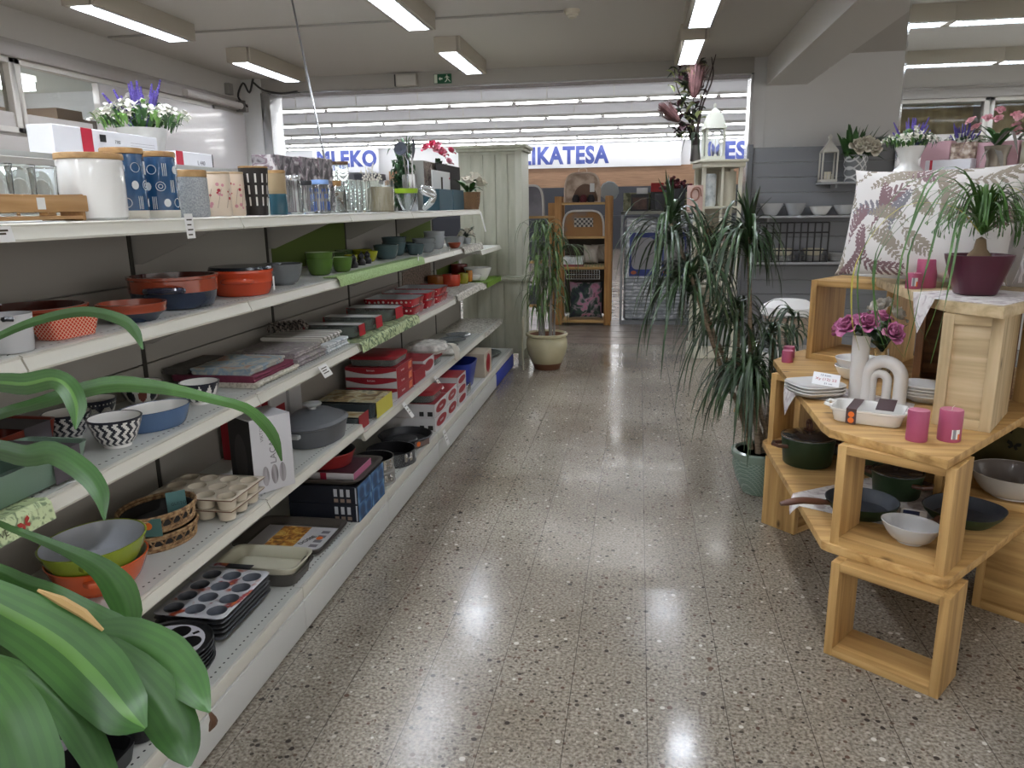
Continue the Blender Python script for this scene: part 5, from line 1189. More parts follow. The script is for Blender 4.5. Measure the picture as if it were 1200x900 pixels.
# dark baking tins with yellow labels, a black baking tin set
for q, (ya, yb, zz, lab) in enumerate(((3.66, 3.99, z, 'dark glass loaf dish with yellow printed sleeve'),)):
    t = thing('glass_loaf_dish', lab, 'dish', (-1.52, (ya+yb)/2, zz)); sx, sy, h = .165, (yb-ya)/2, .085
    obj('dish', MB().lathe([(.88, 0), (.92, .004), (1, h), (.96, h), (.88, .008), (.001, .007)], 44, sx=sx, sy=sy, n=7, wob=lambda a, i: .02*math.sin(24*a) if 0 < i < 3 else 0), M('smoke glass', '#41494c', .12, coat=.5), t)
    sl = MB(); qd = [(-sx*1.01, h*.7), (-sx*1.01, h+.003), (sx*1.01, h+.003), (sx*1.02, .0)]
    sl.v = [(a, s*sy*.80, cc) for s in (-1, 1) for a, cc in qd]; sl.f = [[j, j+1, j+5, j+4] for j in range(3)]; sl.m = [1, 0, 1]
    obj('printed_sleeve', sl, [pat('sleeve food', [(.3, '#5d4436'), (.45, '#a08a5a'), (.55, '#c9c3a6'), (.7, '#7d7f6d')], scale=12, distort=1.), YLB], t)
t = thing('glass_loaf_dish', 'small dark glass dish with red and food print sleeve beside the grey casserole', 'dish', (-1.47, 3.53, z)); sx, sy, h = .105, .085, .065
obj('dish', MB().lathe([(.88, 0), (.92, .004), (1, h), (.96, h), (.88, .008), (.001, .007)], 40, sx=sx, sy=sy, n=6), M('smoke glass', '#41494c', .12, coat=.5), t)
obj('printed_sleeve', MB().box(-sx*.9, sx*1.01, -sy*.6, sy*.6, h+.0005, h+.002), pat('sleeve food', [], scale=1), t)
obj('red_tab', MB().box(sx*1.01, sx*1.02, -sy*.8, sy*.8, 0, h+.012), BR, t)
# white bags with tassels, glass plates, far boxes
BAG = pat('bag foil', [(.3, '#a9a7a2'), (.5, '#d8d6d0'), (.7, '#eceae4')], scale=24, rough=.5)
for i, (xc, ya, yb, lab) in enumerate(((-1.50, 5.05, 5.35, 'white wrapped cushion pad with a string tassel on the fourth shelf'), (-1.48, 5.40, 5.62, 'smaller white wrapped pad behind the tassel'))):
    sx, sy = .15, (yb-ya)/2; hh = .085-.02*i
    b = MB().lathe([(.3, 0), (.85, .006), (1., hh*.4), (.9, hh*.8), (.5, hh), (.001, hh*1.02)], 40, sx=sx, sy=sy, n=3.2, wob=lambda a, k: .03*math.sin(7*a+k)); t = thing('cushion_pad', lab, 'pad', (xc, (ya+yb)/2, z+(.0705 if i == 0 else 0)))
    obj('body', b, BAG, t)
    if i == 0:
        b = MB()
        for k in range(16): b.tube(spline([(sx*.9, sy*.6, hh*.6), (sx*1.12+.004*(k % 5), sy*.6+.004*k, hh*.4), (sx*1.26+.004*(k % 5), sy*.62+.005*k, -.03-.003*(k % 4)), (sx*1.26+.004*(k % 5), sy*.62+.005*k, -.075-.004*(k % 3))], 6), .003, 4)
        obj('tassel', b, M('string white', '#d9d6cc', .8), t)
for i, yy in enumerate((5.80, 6.07, 6.30)):
    solo('glass_plate', MB().lathe([(.05, 0), (.06, .004), (.112, .016), (.110, .020), (.05, .008), (.001, .008)], 36), M('plate glass', '#9aa3a8', .1, trans=.5), ['nearest clear glass plate beyond the white pads', 'middle clear glass plate beyond the white pads', 'furthest clear glass plate beyond the white pads'][i], 'plate', (-1.52, yy, z))
solo('shelf_mat', MB().box(-1.74, -1.36, 6.46, 7.34, s4(6.5)+.0005, s4(6.5)+.003).box(-1.3225, -1.318, 6.46, 7.34, s4(6.5)-.04, s4(6.5)+.003), pat('liner white', [], scale=1), 'white patterned liner on the fourth shelf of the low end bay', 'paper liner')
# ------------------------------------------------------------------ base deck
z = DK
solo_dark = M('tin dark', '#232426', .35)
# muffin trays stack with a food print card
PR = pat('berry print', [(.34, '#a6492c'), (.42, '#c7c9cf'), (.62, '#c7c9cf'), (.68, '#8d2f3c'), (.75, '#d07a3a')], scale=13, rough=.5)
c = Vector((-1.43, 2.185, DK))
for q in range(5):
    muffin_tray('muffin_tray', 'dark grey twelve cup muffin tray with printed card, top of its stack' if q == 4 else 'dark grey twelve cup muffin tray in the stack under the printed one', c+Vector((0, 0, .004+q*.0165)), 3, 4, .078, .033, .030, .012, M('cup grey', '#666b75', .4), PR if q == 4 else DARKM, DARKM, thick=.0012)[0]['group'] = 'stack of muffin trays'
    if q == 4: t = [o for o in COL.objects if o.name.startswith('muffin_tray')][-1]
del bpy.data.objects[-1 if False else [o.name for o in bpy.data.objects if o.get('label', '').endswith('top of its stack')][0]]['group']
t = [o for o in bpy.data.objects if o.get('label', '').endswith('top of its stack')][0]
cd = MB().box(-.125, .04, .172, .205, .029, .031); obj('card_flap', cd, M('card dark', '#26262a', .5), t); obj('card_flap', MB().box(-.125, -.06, .173, .204, .031, .032), pat('berry print', [], scale=1), t)
# round tart tins with a white label
c = Vector((-1.415, 1.882, DK))
RT = .135
tin = None
for q in range(6):
    lab = 'round black tart tin in the stack behind the big leaf'
    if q < 5:
        o = solo('tart_tin', MB().lathe([(RT*.9, 0), (RT*.93, .004), (RT, .022), (RT*1.02, .023), (RT*1.0, .026), (RT*.91, .008), (.001, .007)], 44), solo_dark, lab, 'baking tin', c+Vector((.0008*math.sin(q*2), .0008*math.cos(q*2), q*.0128)), group='round black tart tins')
    else:
        t = thing('tart_tin', 'top round black tart tin with a white ring label and large holes', 'baking tin', c+Vector((0, 0, q*.0128+.001)))
        obj('tin', MB().lathe([(RT*.9, 0), (RT*.93, .004), (RT, .022), (RT*1.02, .023), (RT*1.0, .026), (RT*.98, .02), (.001, .02)], 44), solo_dark, t)
        obj('label', MB().lathe([(.83*RT, .0205), (.83*RT, .0215), (.001, .0215)], 40), M('label lilac white', '#cfced6', .5), t)
        for k in range(5):
            a = 2*PI*k/5+.3; obj('hole_print', MB().lathe([(.034, .0216), (.034, .0222), (.001, .0222)], 24, c=(.07*math.cos(a), .07*math.sin(a), 0)), M('hole black', '#151518', .3), t)
        for k in range(4):
            a = 2*PI*(k+.5)/5+.3; obj('text_print', MB().box(-.010, .010, -.006, .006, .0216, .0222).xf(Matrix.Translation((.092*math.cos(a), .092*math.sin(a), 0)) @ Matrix.Rotation(a, 4, 'Z')), M('print black', '#222222', .5), t)
# nearest flat tins with purple and food labels
for i, (ya, yb, col, lab, hh) in enumerate(((1.10, 1.32, '#a5283c', 'black baking tin with red edge label nearest the bottom left corner', .05), (1.33, 1.53, '#6d2b78', 'black baking tin with purple label behind the big leaf', .055), (1.54, 1.74, '#b9b4b0', 'grey labelled food container with orange sticker behind the big leaf', .06))):
    t = thing('baking_tin', lab, 'baking tin', (-1.42, (ya+yb)/2, DK)); sx, sy = .165, (yb-ya)/2
    obj('tin', MB().lathe([(.9, 0), (.93, .003), (1, hh), (.95, hh), (.9, .012), (.001, .011)], 44, sx=sx, sy=sy, n=6), BLK, t)
    obj('label', MB().box(-sx*.5, sx*1.01, -sy*.95, -sy*.4, hh+.001, hh+.002), M('label_%d' % i, col, .5), t)
    for k in range(2 if i < 2 else 0): obj('spoon_print', MB().lathe([(.03, 0), (.03, .001), (.001, .001)], 20, c=(-.03+.10*k, sy*.25, hh+.0005), sx=1.3, sy=.8), pat('spoon sheen', [], scale=1), t)
    if i == 2: obj('orange_sticker', MB().lathe([(.018, 0), (.018, .001), (.001, .001)], 16, c=(.06, 0, hh+.002)), M('sticker orange', '#e0702a', .5), t)
# cream roasting tin over a dark one
CRE = M('cream enamel', '#d5d3bf', .25, coat=.3); DK2 = M('tin grey', '#4d4b48', .4)
def roast(label, c, sx, sy, h, m, rim=.03, n=6.):
    t = thing('roasting_tin', label, 'roasting tin', c)
    obj('tin', MB().lathe([(.84, 0), (.87, .004), (.93, h), (1.0, h+.003), (1.0, h+.006), (.93, h+.005), (.90, h), (.84, .009), (.001, .008)], 52, sx=sx, sy=sy, n=n), m, t)
    return t
roast('dark roasting tin under the cream one', Vector((-1.405, 2.505, DK)), .17, .10, .048, DK2)
t = roast('cream enamel roasting tin with handle holes', Vector((-1.406, 2.504, DK+.026)), .168, .098, .048, CRE)
obj('hole_print', MB().box(.156, .160, -.022, .022, .0545, .0548), BLK, t)
# oven tray with a pasta label card
t = roast('large dark oven tray with a pasta print card inside', Vector((-1.455, 2.83, DK)), .205, .165, .026, M('tray brown grey', '#4f4a45', .45), n=9)
obj('card', MB().box(-.155, .17, -.115, .105, .0105, .0125), M('card pale', '#c9c9cc', .5), t)
obj('food_print', MB().box(-.08, .05, -.112, .10, .0126, .0132), pat('pasta print', [(.35, '#6d4522'), (.5, '#b3762c'), (.62, '#d8b45e'), (.7, '#8d4a28')], scale=26, rough=.5, distort=1.), t)
text('lettering', 'DOSSE', .032, M('print black', '#222222', .5), t, (.085, -.03, .0135), (0, 0, PI/2*.0+1.2), ext=.0002)
for k in range(4): obj('text_print', MB().box(.115, .15, -.09+.045*k, -.065+.045*k, .0126, .013), M('print grey', '#77747c', .5), t)
obj('orange_sticker', MB().lathe([(.015, 0), (.015, .001), (.001, .001)], 16, c=(.13, -.005, .0132)), M('sticker orange', '#e0702a', .5), t)
# two blue and black boxes, tray, book and red bundt tin
NVB = M('carton navy', '#161b26', .45); BLP = pat('blue print', [(.3, '#1d3c62'), (.5, '#2f5f8e'), (.7, '#7097b8')], kind='voronoi', scale=14, rough=.45)
for q in range(2):
    for s in range(2):
        ya = 3.035 if s == 0 else 3.215
        t = carton('bakeware_box', '%s dark navy box with a blue picture side, %s pair' % (('lower', 'upper')[q], ('near', 'far')[s]), 'box', -1.56, -1.225, ya, ya+.175, DK+q*.085+.0003*s, .0845, NVB)
        decal(t, 'blue_picture', 'x', 0, 1, 0, 1, BLP)
        for k in range(3):
            decal(t, 'icon_print', '-y', .66+.09*k, .71+.09*k, .42, .85, M('icon white', '#b9bcc4', .5)); decal(t, 'icon_print', '-y', .66+.09*k, .72+.09*k, .1, .3, M('icon tan', '#8d7a6d', .5))
        decal(t, 'edge_print', '-y', .965, .985, .05, .95, M('icon white', '#b9bcc4', .5))
t = roast('flat dark tray lying on the navy boxes', Vector((-1.42, 3.21, DK+.171)), .21, .185, .022, M('tray brown grey', '#4f4a45', .45), n=9)
t = carton('book', 'pink and white book lying in the dark tray', 'book', -1.56, -1.26, 3.09, 3.32, DK+.1805, .032, M('book white', '#c9c6c8', .5))
decal(t, 'pink_side', 'x', 0, 1, 0, 1, M('book pink', '#c0718f', .5)); decal(t, 'cover', 't', 0, 1, 0, 1, M('book cover', '#3a1f28', .4)); decal(t, 'ribbon_print', '-y', .46, .56, 0, 1, M('book red', '#9a2038', .5))
decal(t, 'title_print', '-y', .1, .3, .25, .75, BLK)
c = Vector((-1.43, 3.22, DK+.2135)); t = thing('bundt_tin', 'red bundt cake tin with dark nonstick inside on top of the book', 'cake tin', c); R = .125
obj('tin', MB().lathe([(R*.8, 0), (R*.84, .005), (R*.98, .062), (R*1.01, .064), (R*1.0, .068), (R*.96, .064), (R*.82, .012), (R*.45, .012), (R*.32, .06), (R*.27, .064), (.001, .06)], 48, lambda i, k: 0 if i < 4 else (0 if i == 8 else 1)), [M('tin red', '#8e2a2a', .35), DARKM], t)
# springform tins
def spring(label, c, R, h, m, clips=True, inner=DARKM):
    t = thing('springform_tin', label, 'cake tin', c)
    obj('ring', MB().lathe([(R*1.03, 0), (R*1.03, .006), (R, .008), (R, h-.003), (R*1.02, h), (R*.98, h), (R*.97, .008), (.001, .007)], 44, lambda i, k: 0 if i < 5 else 1), [m, inner], t)
    if clips: obj('clasp', MB().box(R*.99, R*1.06, -.03, -.01, h*.35, h*.95).box(R*.99, R*1.04, .01, .03, h*.35, h*.95).box(R*1.01, R*1.05, -.03, .03, h*.55, h*.65), CHROME, t, bevel=.003)
    t.rotation_euler = (0, 0, -.5); return t
spring('grey stone effect springform tin right of the navy boxes, lower of two', Vector((-1.335, 3.56, DK)), .105, .06, M('tin stone', '#8b8a86', .45))
spring('grey springform tin with black base ring, upper of two beside the book', Vector((-1.335, 3.56, DK+.0605)), .103, .075, M('tin satin', '#8e8d88', .4), inner=BLK)
spring('black speckled springform tin with shiny clasp', Vector((-1.35, 3.88, DK)), .135, .075, pat('speckle dark', [(.45, '#2b2d2f'), (.6, '#5d6062')], scale=180, rough=.4), inner=BLK)
t = bowl('pie_dish', 'shallow cream pie tin behind the red bundt tin', 'pie tin', Vector((-1.60, 3.62, DK)), .13, .115, .8, CRE, M('olive enamel', '#6f6d58', .3))
t = thing('flan_tin', 'wide black flan tin with raised middle and orange label', 'cake tin', Vector((-1.37, 4.21, DK)), -.5); R = .16
obj('tin', MB().lathe([(R*.82, 0), (R*.85, .004), (R, .055), (R*1.03, .056), (R*1.0, .06), (R*.86, .02), (R*.5, .02), (R*.45, .032), (R*.42, .034), (.001, .034)], 48), DARKM, t)
obj('label', MB().box(R*.955, R*.96, -.07, .05, .012, .05), M('label brown', '#6d5c58', .5), t); obj('orange_sticker', MB().lathe([(.015, 0), (.015, .001), (.001, .001)], 16).xf(Matrix.Translation((R*.962, -.04, .032)) @ Matrix.Rotation(PI/2, 4, 'Y')), M('sticker orange', '#e0702a', .5), t)
# borcam cartons
for q in range(2): printed_box(('lower', 'upper')[q]+' large white borcam carton with red ovals on the base deck', -1.66, -1.245, 4.453, 4.76, DK+q*.0905, .09, 'white', 'borcam')
for q in range(2): printed_box(('lower', 'upper')[q]+' white borcam carton behind the first carton pile', -1.62, -1.245, 4.77, 5.04, DK+q*.0905, .09, 'white', 'borcam')
lidded_dish('glass container with a large dark red lid on the white borcam cartons', -1.65, -1.255, 4.458, 4.75, DK+.1815, .075)
for q in range(3): printed_box('small white carton with red oval, %s of three near the tags' % ('bottom', 'middle', 'top')[q], -1.55, -1.245, 5.08, 5.34, DK+q*.0705, .07, 'white')
t = carton('carton', 'pale grey carton between the red oval cartons and the blue basin', 'box', -1.55, -1.32, 5.38, 5.52, DK, .17, M('carton grey', '#a3a5a2', .5)); decal(t, 'print_panel', '-y', .5, .95, .1, .7, M('print light', '#a9a4a8', .5))
c = Vector((-1.44, 5.74, DK)); t = bowl('basin', 'deep blue plastic basin on the base deck', 'basin', c, .18, .20, .8, M('basin blue', '#23358c', .3), M('basin blue in', '#1c2a70', .3), n=4, curve=1.)
t = carton('carton', 'tin with lid in front of the blue basin', 'tin', -1.31, -1.25, 5.40, 5.52, DK, .08, STEEL)
t = carton('carton', 'flat white carton with red oval by the blue ended bay', 'box', -1.62, -1.24, 6.02, 6.32, DK, .20, M('carton cream', '#b9ae9d', .5)); ov = [(.5+.3*math.cos(s), .5+.4*math.sin(s)) for s in [2*PI*i/20 for i in range(20)]]; decal(t, 'red_oval', 'x', 0, 0, 0, 0, BR, poly=ov)
for i, yy in enumerate((6.50, 6.74, 7.0)): solo('glass_platter', MB().lathe([(.07, 0), (.08, .004), (.19, .02), (.188, .026), (.07, .010), (.001, .010)], 40, wob=lambda a, k: .015*math.sin(16*a)), M('platter glass', '#7d8a88', .12, trans=.4), ['nearest scalloped glass platter on the low end bay', 'middle scalloped glass platter on the low end bay', 'furthest scalloped glass platter on the low end bay'][i], 'platter', (-1.47, yy, DK+.001*i+.0003+.03*(i % 2)))
# ------------------------------------------------------------------ price tags
def price_tag(label, p, w_, h_, lean=.25, rz=0., lines=3):
    t = thing('price_tag', label, 'price tag', p, rz)
    card = MB().box(-.0006, .0006, -w_/2, w_/2, -h_, 0); card.xf(Matrix.Rotation(lean, 4, 'Y')); obj('card', card, PAPER, t)
    pr = MB()
    for k in range(lines): pr.box(.0008, .0012, -w_*.32, w_*.32*(.6 if k % 2 else 1), -h_*(.22+.2*k)-.004, -h_*(.22+.2*k))
    pr.xf(Matrix.Rotation(lean, 4, 'Y')); obj('print', pr, M('print dark', '#3d3527', .8), t); return t
P = ox(219, 240, -1.318); price_tag('white price label hanging from the top shelf below the grey canister', Vector((-1.318, P.y, S1+.012)), .042, .072, -.05, lines=4)
P = ox(7, 262, -1.318); price_tag('white price label in the top rail at the left photo edge', Vector((-1.318, P.y-.02, S1-.006)), .06, .034, -.2, lines=2)
price_tag('white paper label on the linen shelf edge below the striped cloth', Vector((-1.312, oz(376, 432, Z3-.02).y, Z3-.005)), .085, .055, -.55, lines=3)
for i, (u, v, zz, lab) in enumerate(((507, 477, ZD, 'slim white tag hanging from the fourth shelf, nearer the viewer'), (528, 445, ZD, 'slim white tag hanging from the fourth shelf near the blue basin'))):
    P = oz(u, v, zz-.02); price_tag(lab, Vector((-1.316, P.y, zz+.0)), .05, .10, -.6, lines=3)
P = oz(529, 555, DK); price_tag('white tag hanging over the base deck edge beside the flan tin', Vector((-1.206, 4.50, DK+.0)), .055, .10, -.3, lines=3)
for i, (u, lab) in enumerate(((490, 'tiny white clip tag on the second shelf rail, nearest of three'), (516, 'tiny white clip tag on the second shelf rail, middle of three'), (527, 'tiny white clip tag on the second shelf rail, furthest of three'))):
    P = ox(u, 300, -1.318); price_tag(lab, Vector((-1.318, P.y, S2+.03)), .02, .04, 0, lines=1)
P = ox(560, 250, -1.316); price_tag('long white strip hanging from the far end of the top shelf', Vector((-1.316, 6.36, S1-.02)), .05, .17, -.25, lines=0)
# ================================================================== right display: stacked pine crates and boards
PX = [wood('pine_%d' % a, '#94703f', '#b8925a', '#cba76e', a) for a in range(3)]
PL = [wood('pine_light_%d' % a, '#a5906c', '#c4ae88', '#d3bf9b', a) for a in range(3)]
PD = [wood('pine_shaded_%d' % a, '#5d3c20', '#7a5230', '#8c633d', a) for a in range(3)]  # same pine with the shade inside the stack put into its colour
def crate(name, label, p, ang, W, D, H, W_=PX, th=.03, parts='lrtb', back=None, front=None):
    """open box; p is the front left bottom corner, ang the heading of its front edge, depth runs to the left of that heading"""
    t = thing(name, label, 'crate', p, ang)
    if 'l' in parts: obj('side_board', MB().box(0, th, 0, D, 0, H), W_[2], t, bevel=.002)
    if 'r' in parts: obj('side_board', MB().box(W-th, W, 0, D, 0, H), W_[2], t, bevel=.002)
    if 'b' in parts: obj('bottom_board', MB().box(th, W-th, 0, D, 0, th), W_[0], t, bevel=.002)
    if 't' in parts: obj('top_board', MB().box(th, W-th, 0, D, H-th, H), W_[0], t, bevel=.002)
    if back: obj('back_board', MB().box(th, W-th, D-th-.001, D-.001, th, H-th), W_[0], t, bevel=.002)
    if front: obj('front_board', MB().box(th, W-th, front, front+.012, th*.0, H-th*.0), W_[0], t, bevel=.001)
    return t
Z1, Z2, Z3R = .39, .79, 1.235
fa = math.atan2(-.60, .80)
crate('pine_crate', 'open pine crate standing on the floor at the front of the display', (.690, 2.565, 0), fa, .378, .18, .357)
crate('pine_crate', 'pine crate frame framing the grey white bowl in the middle tier', (.70, 2.645, Z1+.0005), fa, .372, .18, .368)
crate('pine_crate', 'closed side pine crate on the floor at the left below the green pot', (.648, 3.719, 0), math.atan2(.69, .72), .36, .19, .357)
# turn that one so its side board faces the aisle
bpy.data.objects['pine_crate.002'].location = (.779, 3.582, 0); bpy.data.objects['pine_crate.002'].rotation_euler = (0, 0, math.atan2(.69, .72))
crate('pine_crate', 'pine crate of the middle tier at the left behind the green pot', (.665, 3.80, Z1+.0005), math.atan2(-.70, .71), .17, .25, .368)
crate('pine_crate', 'pine crate of the top tier at the left behind the pink roses', (.87, 4.033, Z2+.0005), math.atan2(-.60, .80), .40, .36, .405)
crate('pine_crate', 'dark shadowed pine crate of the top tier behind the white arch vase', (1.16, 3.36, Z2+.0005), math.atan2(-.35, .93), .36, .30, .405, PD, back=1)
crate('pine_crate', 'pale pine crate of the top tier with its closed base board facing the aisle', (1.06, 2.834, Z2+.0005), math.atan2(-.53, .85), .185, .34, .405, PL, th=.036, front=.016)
crate('pine_crate', 'pine crate on the floor at the right photo edge', (1.347, 2.99, 0), math.atan2(-.65, .76), .38, .36, .357, front=.004)
crate('pine_crate', 'pine crate of the middle tier at the back right under the large bowl', (1.22, 3.16, Z1+.0005), math.atan2(-.45, .9), .56, .22, .368)
crate('pine_crate', 'pine crate on the floor at the far side of the display', (1.15, 4.0, 0), .2, .38, .2, .357)
crate('pine_crate', 'pine crate of the middle tier at the far side of the display', (1.25, 3.95, Z1+.0005), .2, .38, .2, .368)
crate('pine_crate', 'pine crate carrying the far right end of the top board, outside the photo', (1.585, 2.985, Z2+.0005), math.atan2(.35, .93), .34, .25, .405)
def board(name, label, poly, z0, z1, mat, seams=()):
    t = thing(name, label, 'shelf board', (0, 0, 0))
    obj('panel', MB().prism(poly, z0, z1), mat, t, bevel=.003)
    return t
B1 = [(.652, 3.86), (.676, 2.66), (.694, 2.637), (.994, 2.405), (1.01, 2.41), (1.49, 2.95), (1.85, 3.45), (1.75, 4.1), (1.0, 4.35)]
board('display_board', 'lower pine display board carrying the green pans and grey bowl', B1, .358, Z1, PX[0])
B2 = [(.70, 3.98), (.678, 2.80), (.688, 2.725), (.968, 2.418), (1.44, 2.985), (1.88, 3.30), (1.80, 4.0), (.98, 4.36), (.85, 4.22)]
board('display_board', 'middle pine display board carrying candles, white vase and pink roses', B2, .7595, Z2, PX[0])
B3 = [(1.11, 3.80), (1.085, 3.70), (1.055, 3.01), (1.075, 2.84), (1.185, 2.68), (1.33, 2.845), (1.98, 3.02), (2.05, 3.2), (1.35, 3.95)]
board('display_board', 'top pine display board under the pillows and the burgundy pot', B3, 1.1965, Z3R, PL[0])
# cloth runners
LINW = pat('linen print', [(.4, '#b9aeb0'), (.5, '#d6d0ce'), (.65, '#dedad8')], scale=22, rough=.9, distort=1.)
def runner(label, pts, w_, z, drop=None):
    """soft cloth strip through ground points, its last stretch hanging down"""
    t = thing('table_runner', label, 'cloth', (0, 0, 0)); b = MB()
    P = [Vector((x, y, zz)) for x, y, zz in pts]; b.ribbon(P, w_, side=Vector((-(P[1]-P[0]).y, (P[1]-P[0]).x, 0)), fold=0, cols=3)
    o = obj('cloth', b, LINW, t); md = o.modifiers.new('thick', 'SOLIDIFY'); md.thickness = .002; md.offset = 1; return t
def runner2(label, corners, z, tip):
    """flat cloth piece lying on a board with a triangular corner hanging over the edge"""
    b = MB(); n = len(corners); b.v = [(x, y, z+.0022) for x, y in corners]+[(x, y, z+.0008) for x, y in corners]
    b.f = [list(range(n)), list(range(2*n-1, n-1, -1))]+[[i, (i+1) % n, (i+1) % n+n, i+n] for i in range(n)]; b.m = [0]*len(b.f)
    o = len(b.v); a, c = Vector((*corners[0], z+.0022)), Vector((*corners[1], z+.0022)); T = Vector(tip); k = 5
    out = Vector((T.x-(a.x+c.x)/2, T.y-(a.y+c.y)/2, 0))*.25
    for i in range(k+1):
        q = i/k; l, r = a.lerp(T, q), c.lerp(T, q); f = out*math.sin(PI*q)*1.2
        for s in range(5): p = l.lerp(r, s/4)+f; b.v.append((p.x, p.y+.004*math.sin(s*2.2+q*3), p.z))
    for i in range(k):
        for s in range(4): b.f.append([o+i*5+s, o+i*5+s+1, o+(i+1)*5+s+1, o+(i+1)*5+s]); b.m.append(0)
    return solo('table_runner', b, LINW, label, 'cloth', weld=False)
a, c = oz(919, 432, Z2), oz(932, 470, Z2); tp = oy(928, 493, 3.15)
runner2('patterned white cloth under the square plates with a corner hanging over', [(.672, 3.50), (.668, 3.22), (1.02, 2.93), (1.10, 3.12), (.85, 3.42)], Z2, (.655, 3.36, .665))
runner2('patterned white cloth under the burgundy pot with a corner hanging over', [(1.05, 3.12), (1.052, 2.90), (1.20, 2.72), (1.50, 3.05), (1.35, 3.25)], Z3R, (1.03, 2.98, 1.10))
runner2('grey patterned cloth under the frying pan on the lower board', [(.664, 3.12), (.664, 2.98), (1.0, 2.80), (1.35, 3.10), (1.1, 3.4)], Z1, (.640, 3.04, .33))
# ------------------------------------------------------------------ green cookware
DG = M('pan green', '#24361f', .45); DGI = M('pan stone', '#3b4048', .5); WH = wood('handle wood', '#2e1a12', '#4a2c1f', '#5c3a29', 0, knots=False, rough=.4)
SMK = M('lid glass', '#2f2a29', .08, coat=.6); MET = M('lid rim', '#8d9092', .25, metal=.9)
def stockpot(label, c, R, h, ha, lid=True):
    t = thing('cooking_pot', label, 'pot', c, ha)
    obj('body', MB().lathe([(R*.84, 0), (R*.88, .006), (R*.99, h), (R*.95, h), (R*.86, .012), (.001, .01)], 40, lambda i, k: 0 if i < 3 else 1), [DG, DGI], t)
    if lid:
        obj('lid', MB().lathe([(R*.96, h+.002), (R*.9, h+.010), (R*.5, h+.026), (.001, h+.032)], 36), SMK, t)
        obj('lid_rim', MB().lathe([(R*.94, h+.001), (R*1.01, h+.001), (R*1.01, h+.006), (R*.94, h+.008)], 36, cap=False), MET, t)
        k = obj('lid_knob', MB().lathe([(.022, h+.028), (.026, h+.034), (.001, h+.036)], 20), WH, t)
        obj('knob_ring', MB().tube([(0, .022*math.sin(a), h+.054+.022*math.cos(a)) for a in [2*PI*i/20 for i in range(20)]], .0075, 8, closed=True), WH, t)
    for s in (-1, 1):
        b = MB().tube([(s*R*.9, -.035, h*.72), (s*(R+.03), -.03, h*.74), (s*(R+.045), 0, h*.75), (s*(R+.03), .03, h*.74), (s*R*.9, .035, h*.72)], .009, 8); obj('handle', b, WH, t)
    return t
c, R = seat(914, 975, 551, Z1, .86); c.z += .0035; stockpot('dark green cooking pot with glass lid and wooden knob left on the lower board', c, R, .128, .2)
c, R = seat(1031, 1088, 591, Z1, .86); c += Vector((-.03, .02, .0035)); stockpot('small dark green pot with wooden lid ring seen through the crate frame', c, R, .10, -.9)
c = Vector((1.13, 3.42, Z1+.0035)); stockpot('large dark green pot in the shadow behind the small one', c, .14, .17, .5, lid=False)
def pan(label, c, R, h, ha, hl=.20, inn=DGI, square=False):
    t = thing('frying_pan', label, 'pan', c, ha)
    obj('body', MB().lathe([(R*.72, 0), (R*.76, .004), (R*.93, h*.6), (R, h), (R*.97, h), (R*.9, h*.6), (R*.73, .010), (.001, .009)], 44, lambda i, k: 0 if i < 3 else 1, n=2.6 if square else 2.), [DG, inn], t)
    hb = MB().tube(spline([(R*.94, 0, h*.8), (R+.05, 0, h*.95), (R+hl*.6, 0, h*1.05), (R+hl, 0, h*.85)], 10), [.008, .010, .012, .013, .013, .0135, .0135, .0135, .013, .012, .008], 10); hb.v = [(x, y*1.25, z) for x, y, z in hb.v]
    obj('handle', hb, WH, t); obj('ferrule', MB().tube([(R*.93, 0, h*.78), (R+.03, 0, h*.92)], .0105, 10), MET, t); return t
c, R = seat(950, 1042, 600, Z1, .74); pan('green frying pan with wooden handle reaching over the aisle side', Vector((.885, 2.945, Z1+.003)), .135, .055, PI+.22, .19)
c = Vector((1.245, 2.92, Z1+.0035)); pan('green square edged pan behind the right post of the crate frame', c, .135, .05, -2.35, .10, square=True)
GWB = M('bowl grey white', '#c3c5c6', .2, coat=.4)
c, R = seat(1008, 1085, 644, Z1+.033, .5); bowl('bowl', 'pale grey oval bowl inside the front crate frame', 'bowl', Vector((.955, 2.62, Z1+.0312)), .098, .072, .42, GWB, GWB, sx=1., sy=.8, curve=.62, rz=fa, foot=.006)
c = Vector((1.47, 3.20, Z1+.0)); c = Vector((1.50, 3.10, Z1)); t = bowl('bowl', 'large cream bowl with printed rim at the right photo edge', 'bowl', Vector((1.50, 3.13, Z1+.032)), .155, .10, .5, M('bowl cream', '#c9c5bd', .25, coat=.3), M('bowl taupe', '#7d7672', .3, coat=.2), curve=.65, foot=.006)
c, R = seat(933, 966, 497, Z1, .6); bowl('bowl', 'grey bowl behind the dark green pot in the left middle crate', 'bowl', Vector((.98, 3.70, Z1+.0005)), .09, .10, .5, STONE, LGB)
t = carton('recipe_card', 'dark blue card standing behind the pale grey oval bowl', 'card', 1.01, 1.10, 2.875, 2.89, Z1+.003, .045, M('card white', '#c9c8c6', .6)); decal(t, 'blue_panel', '-y', .1, .72, .2, .95, M('card blue', '#232c4c', .5)); t.rotation_euler = (0, 0, -.3)
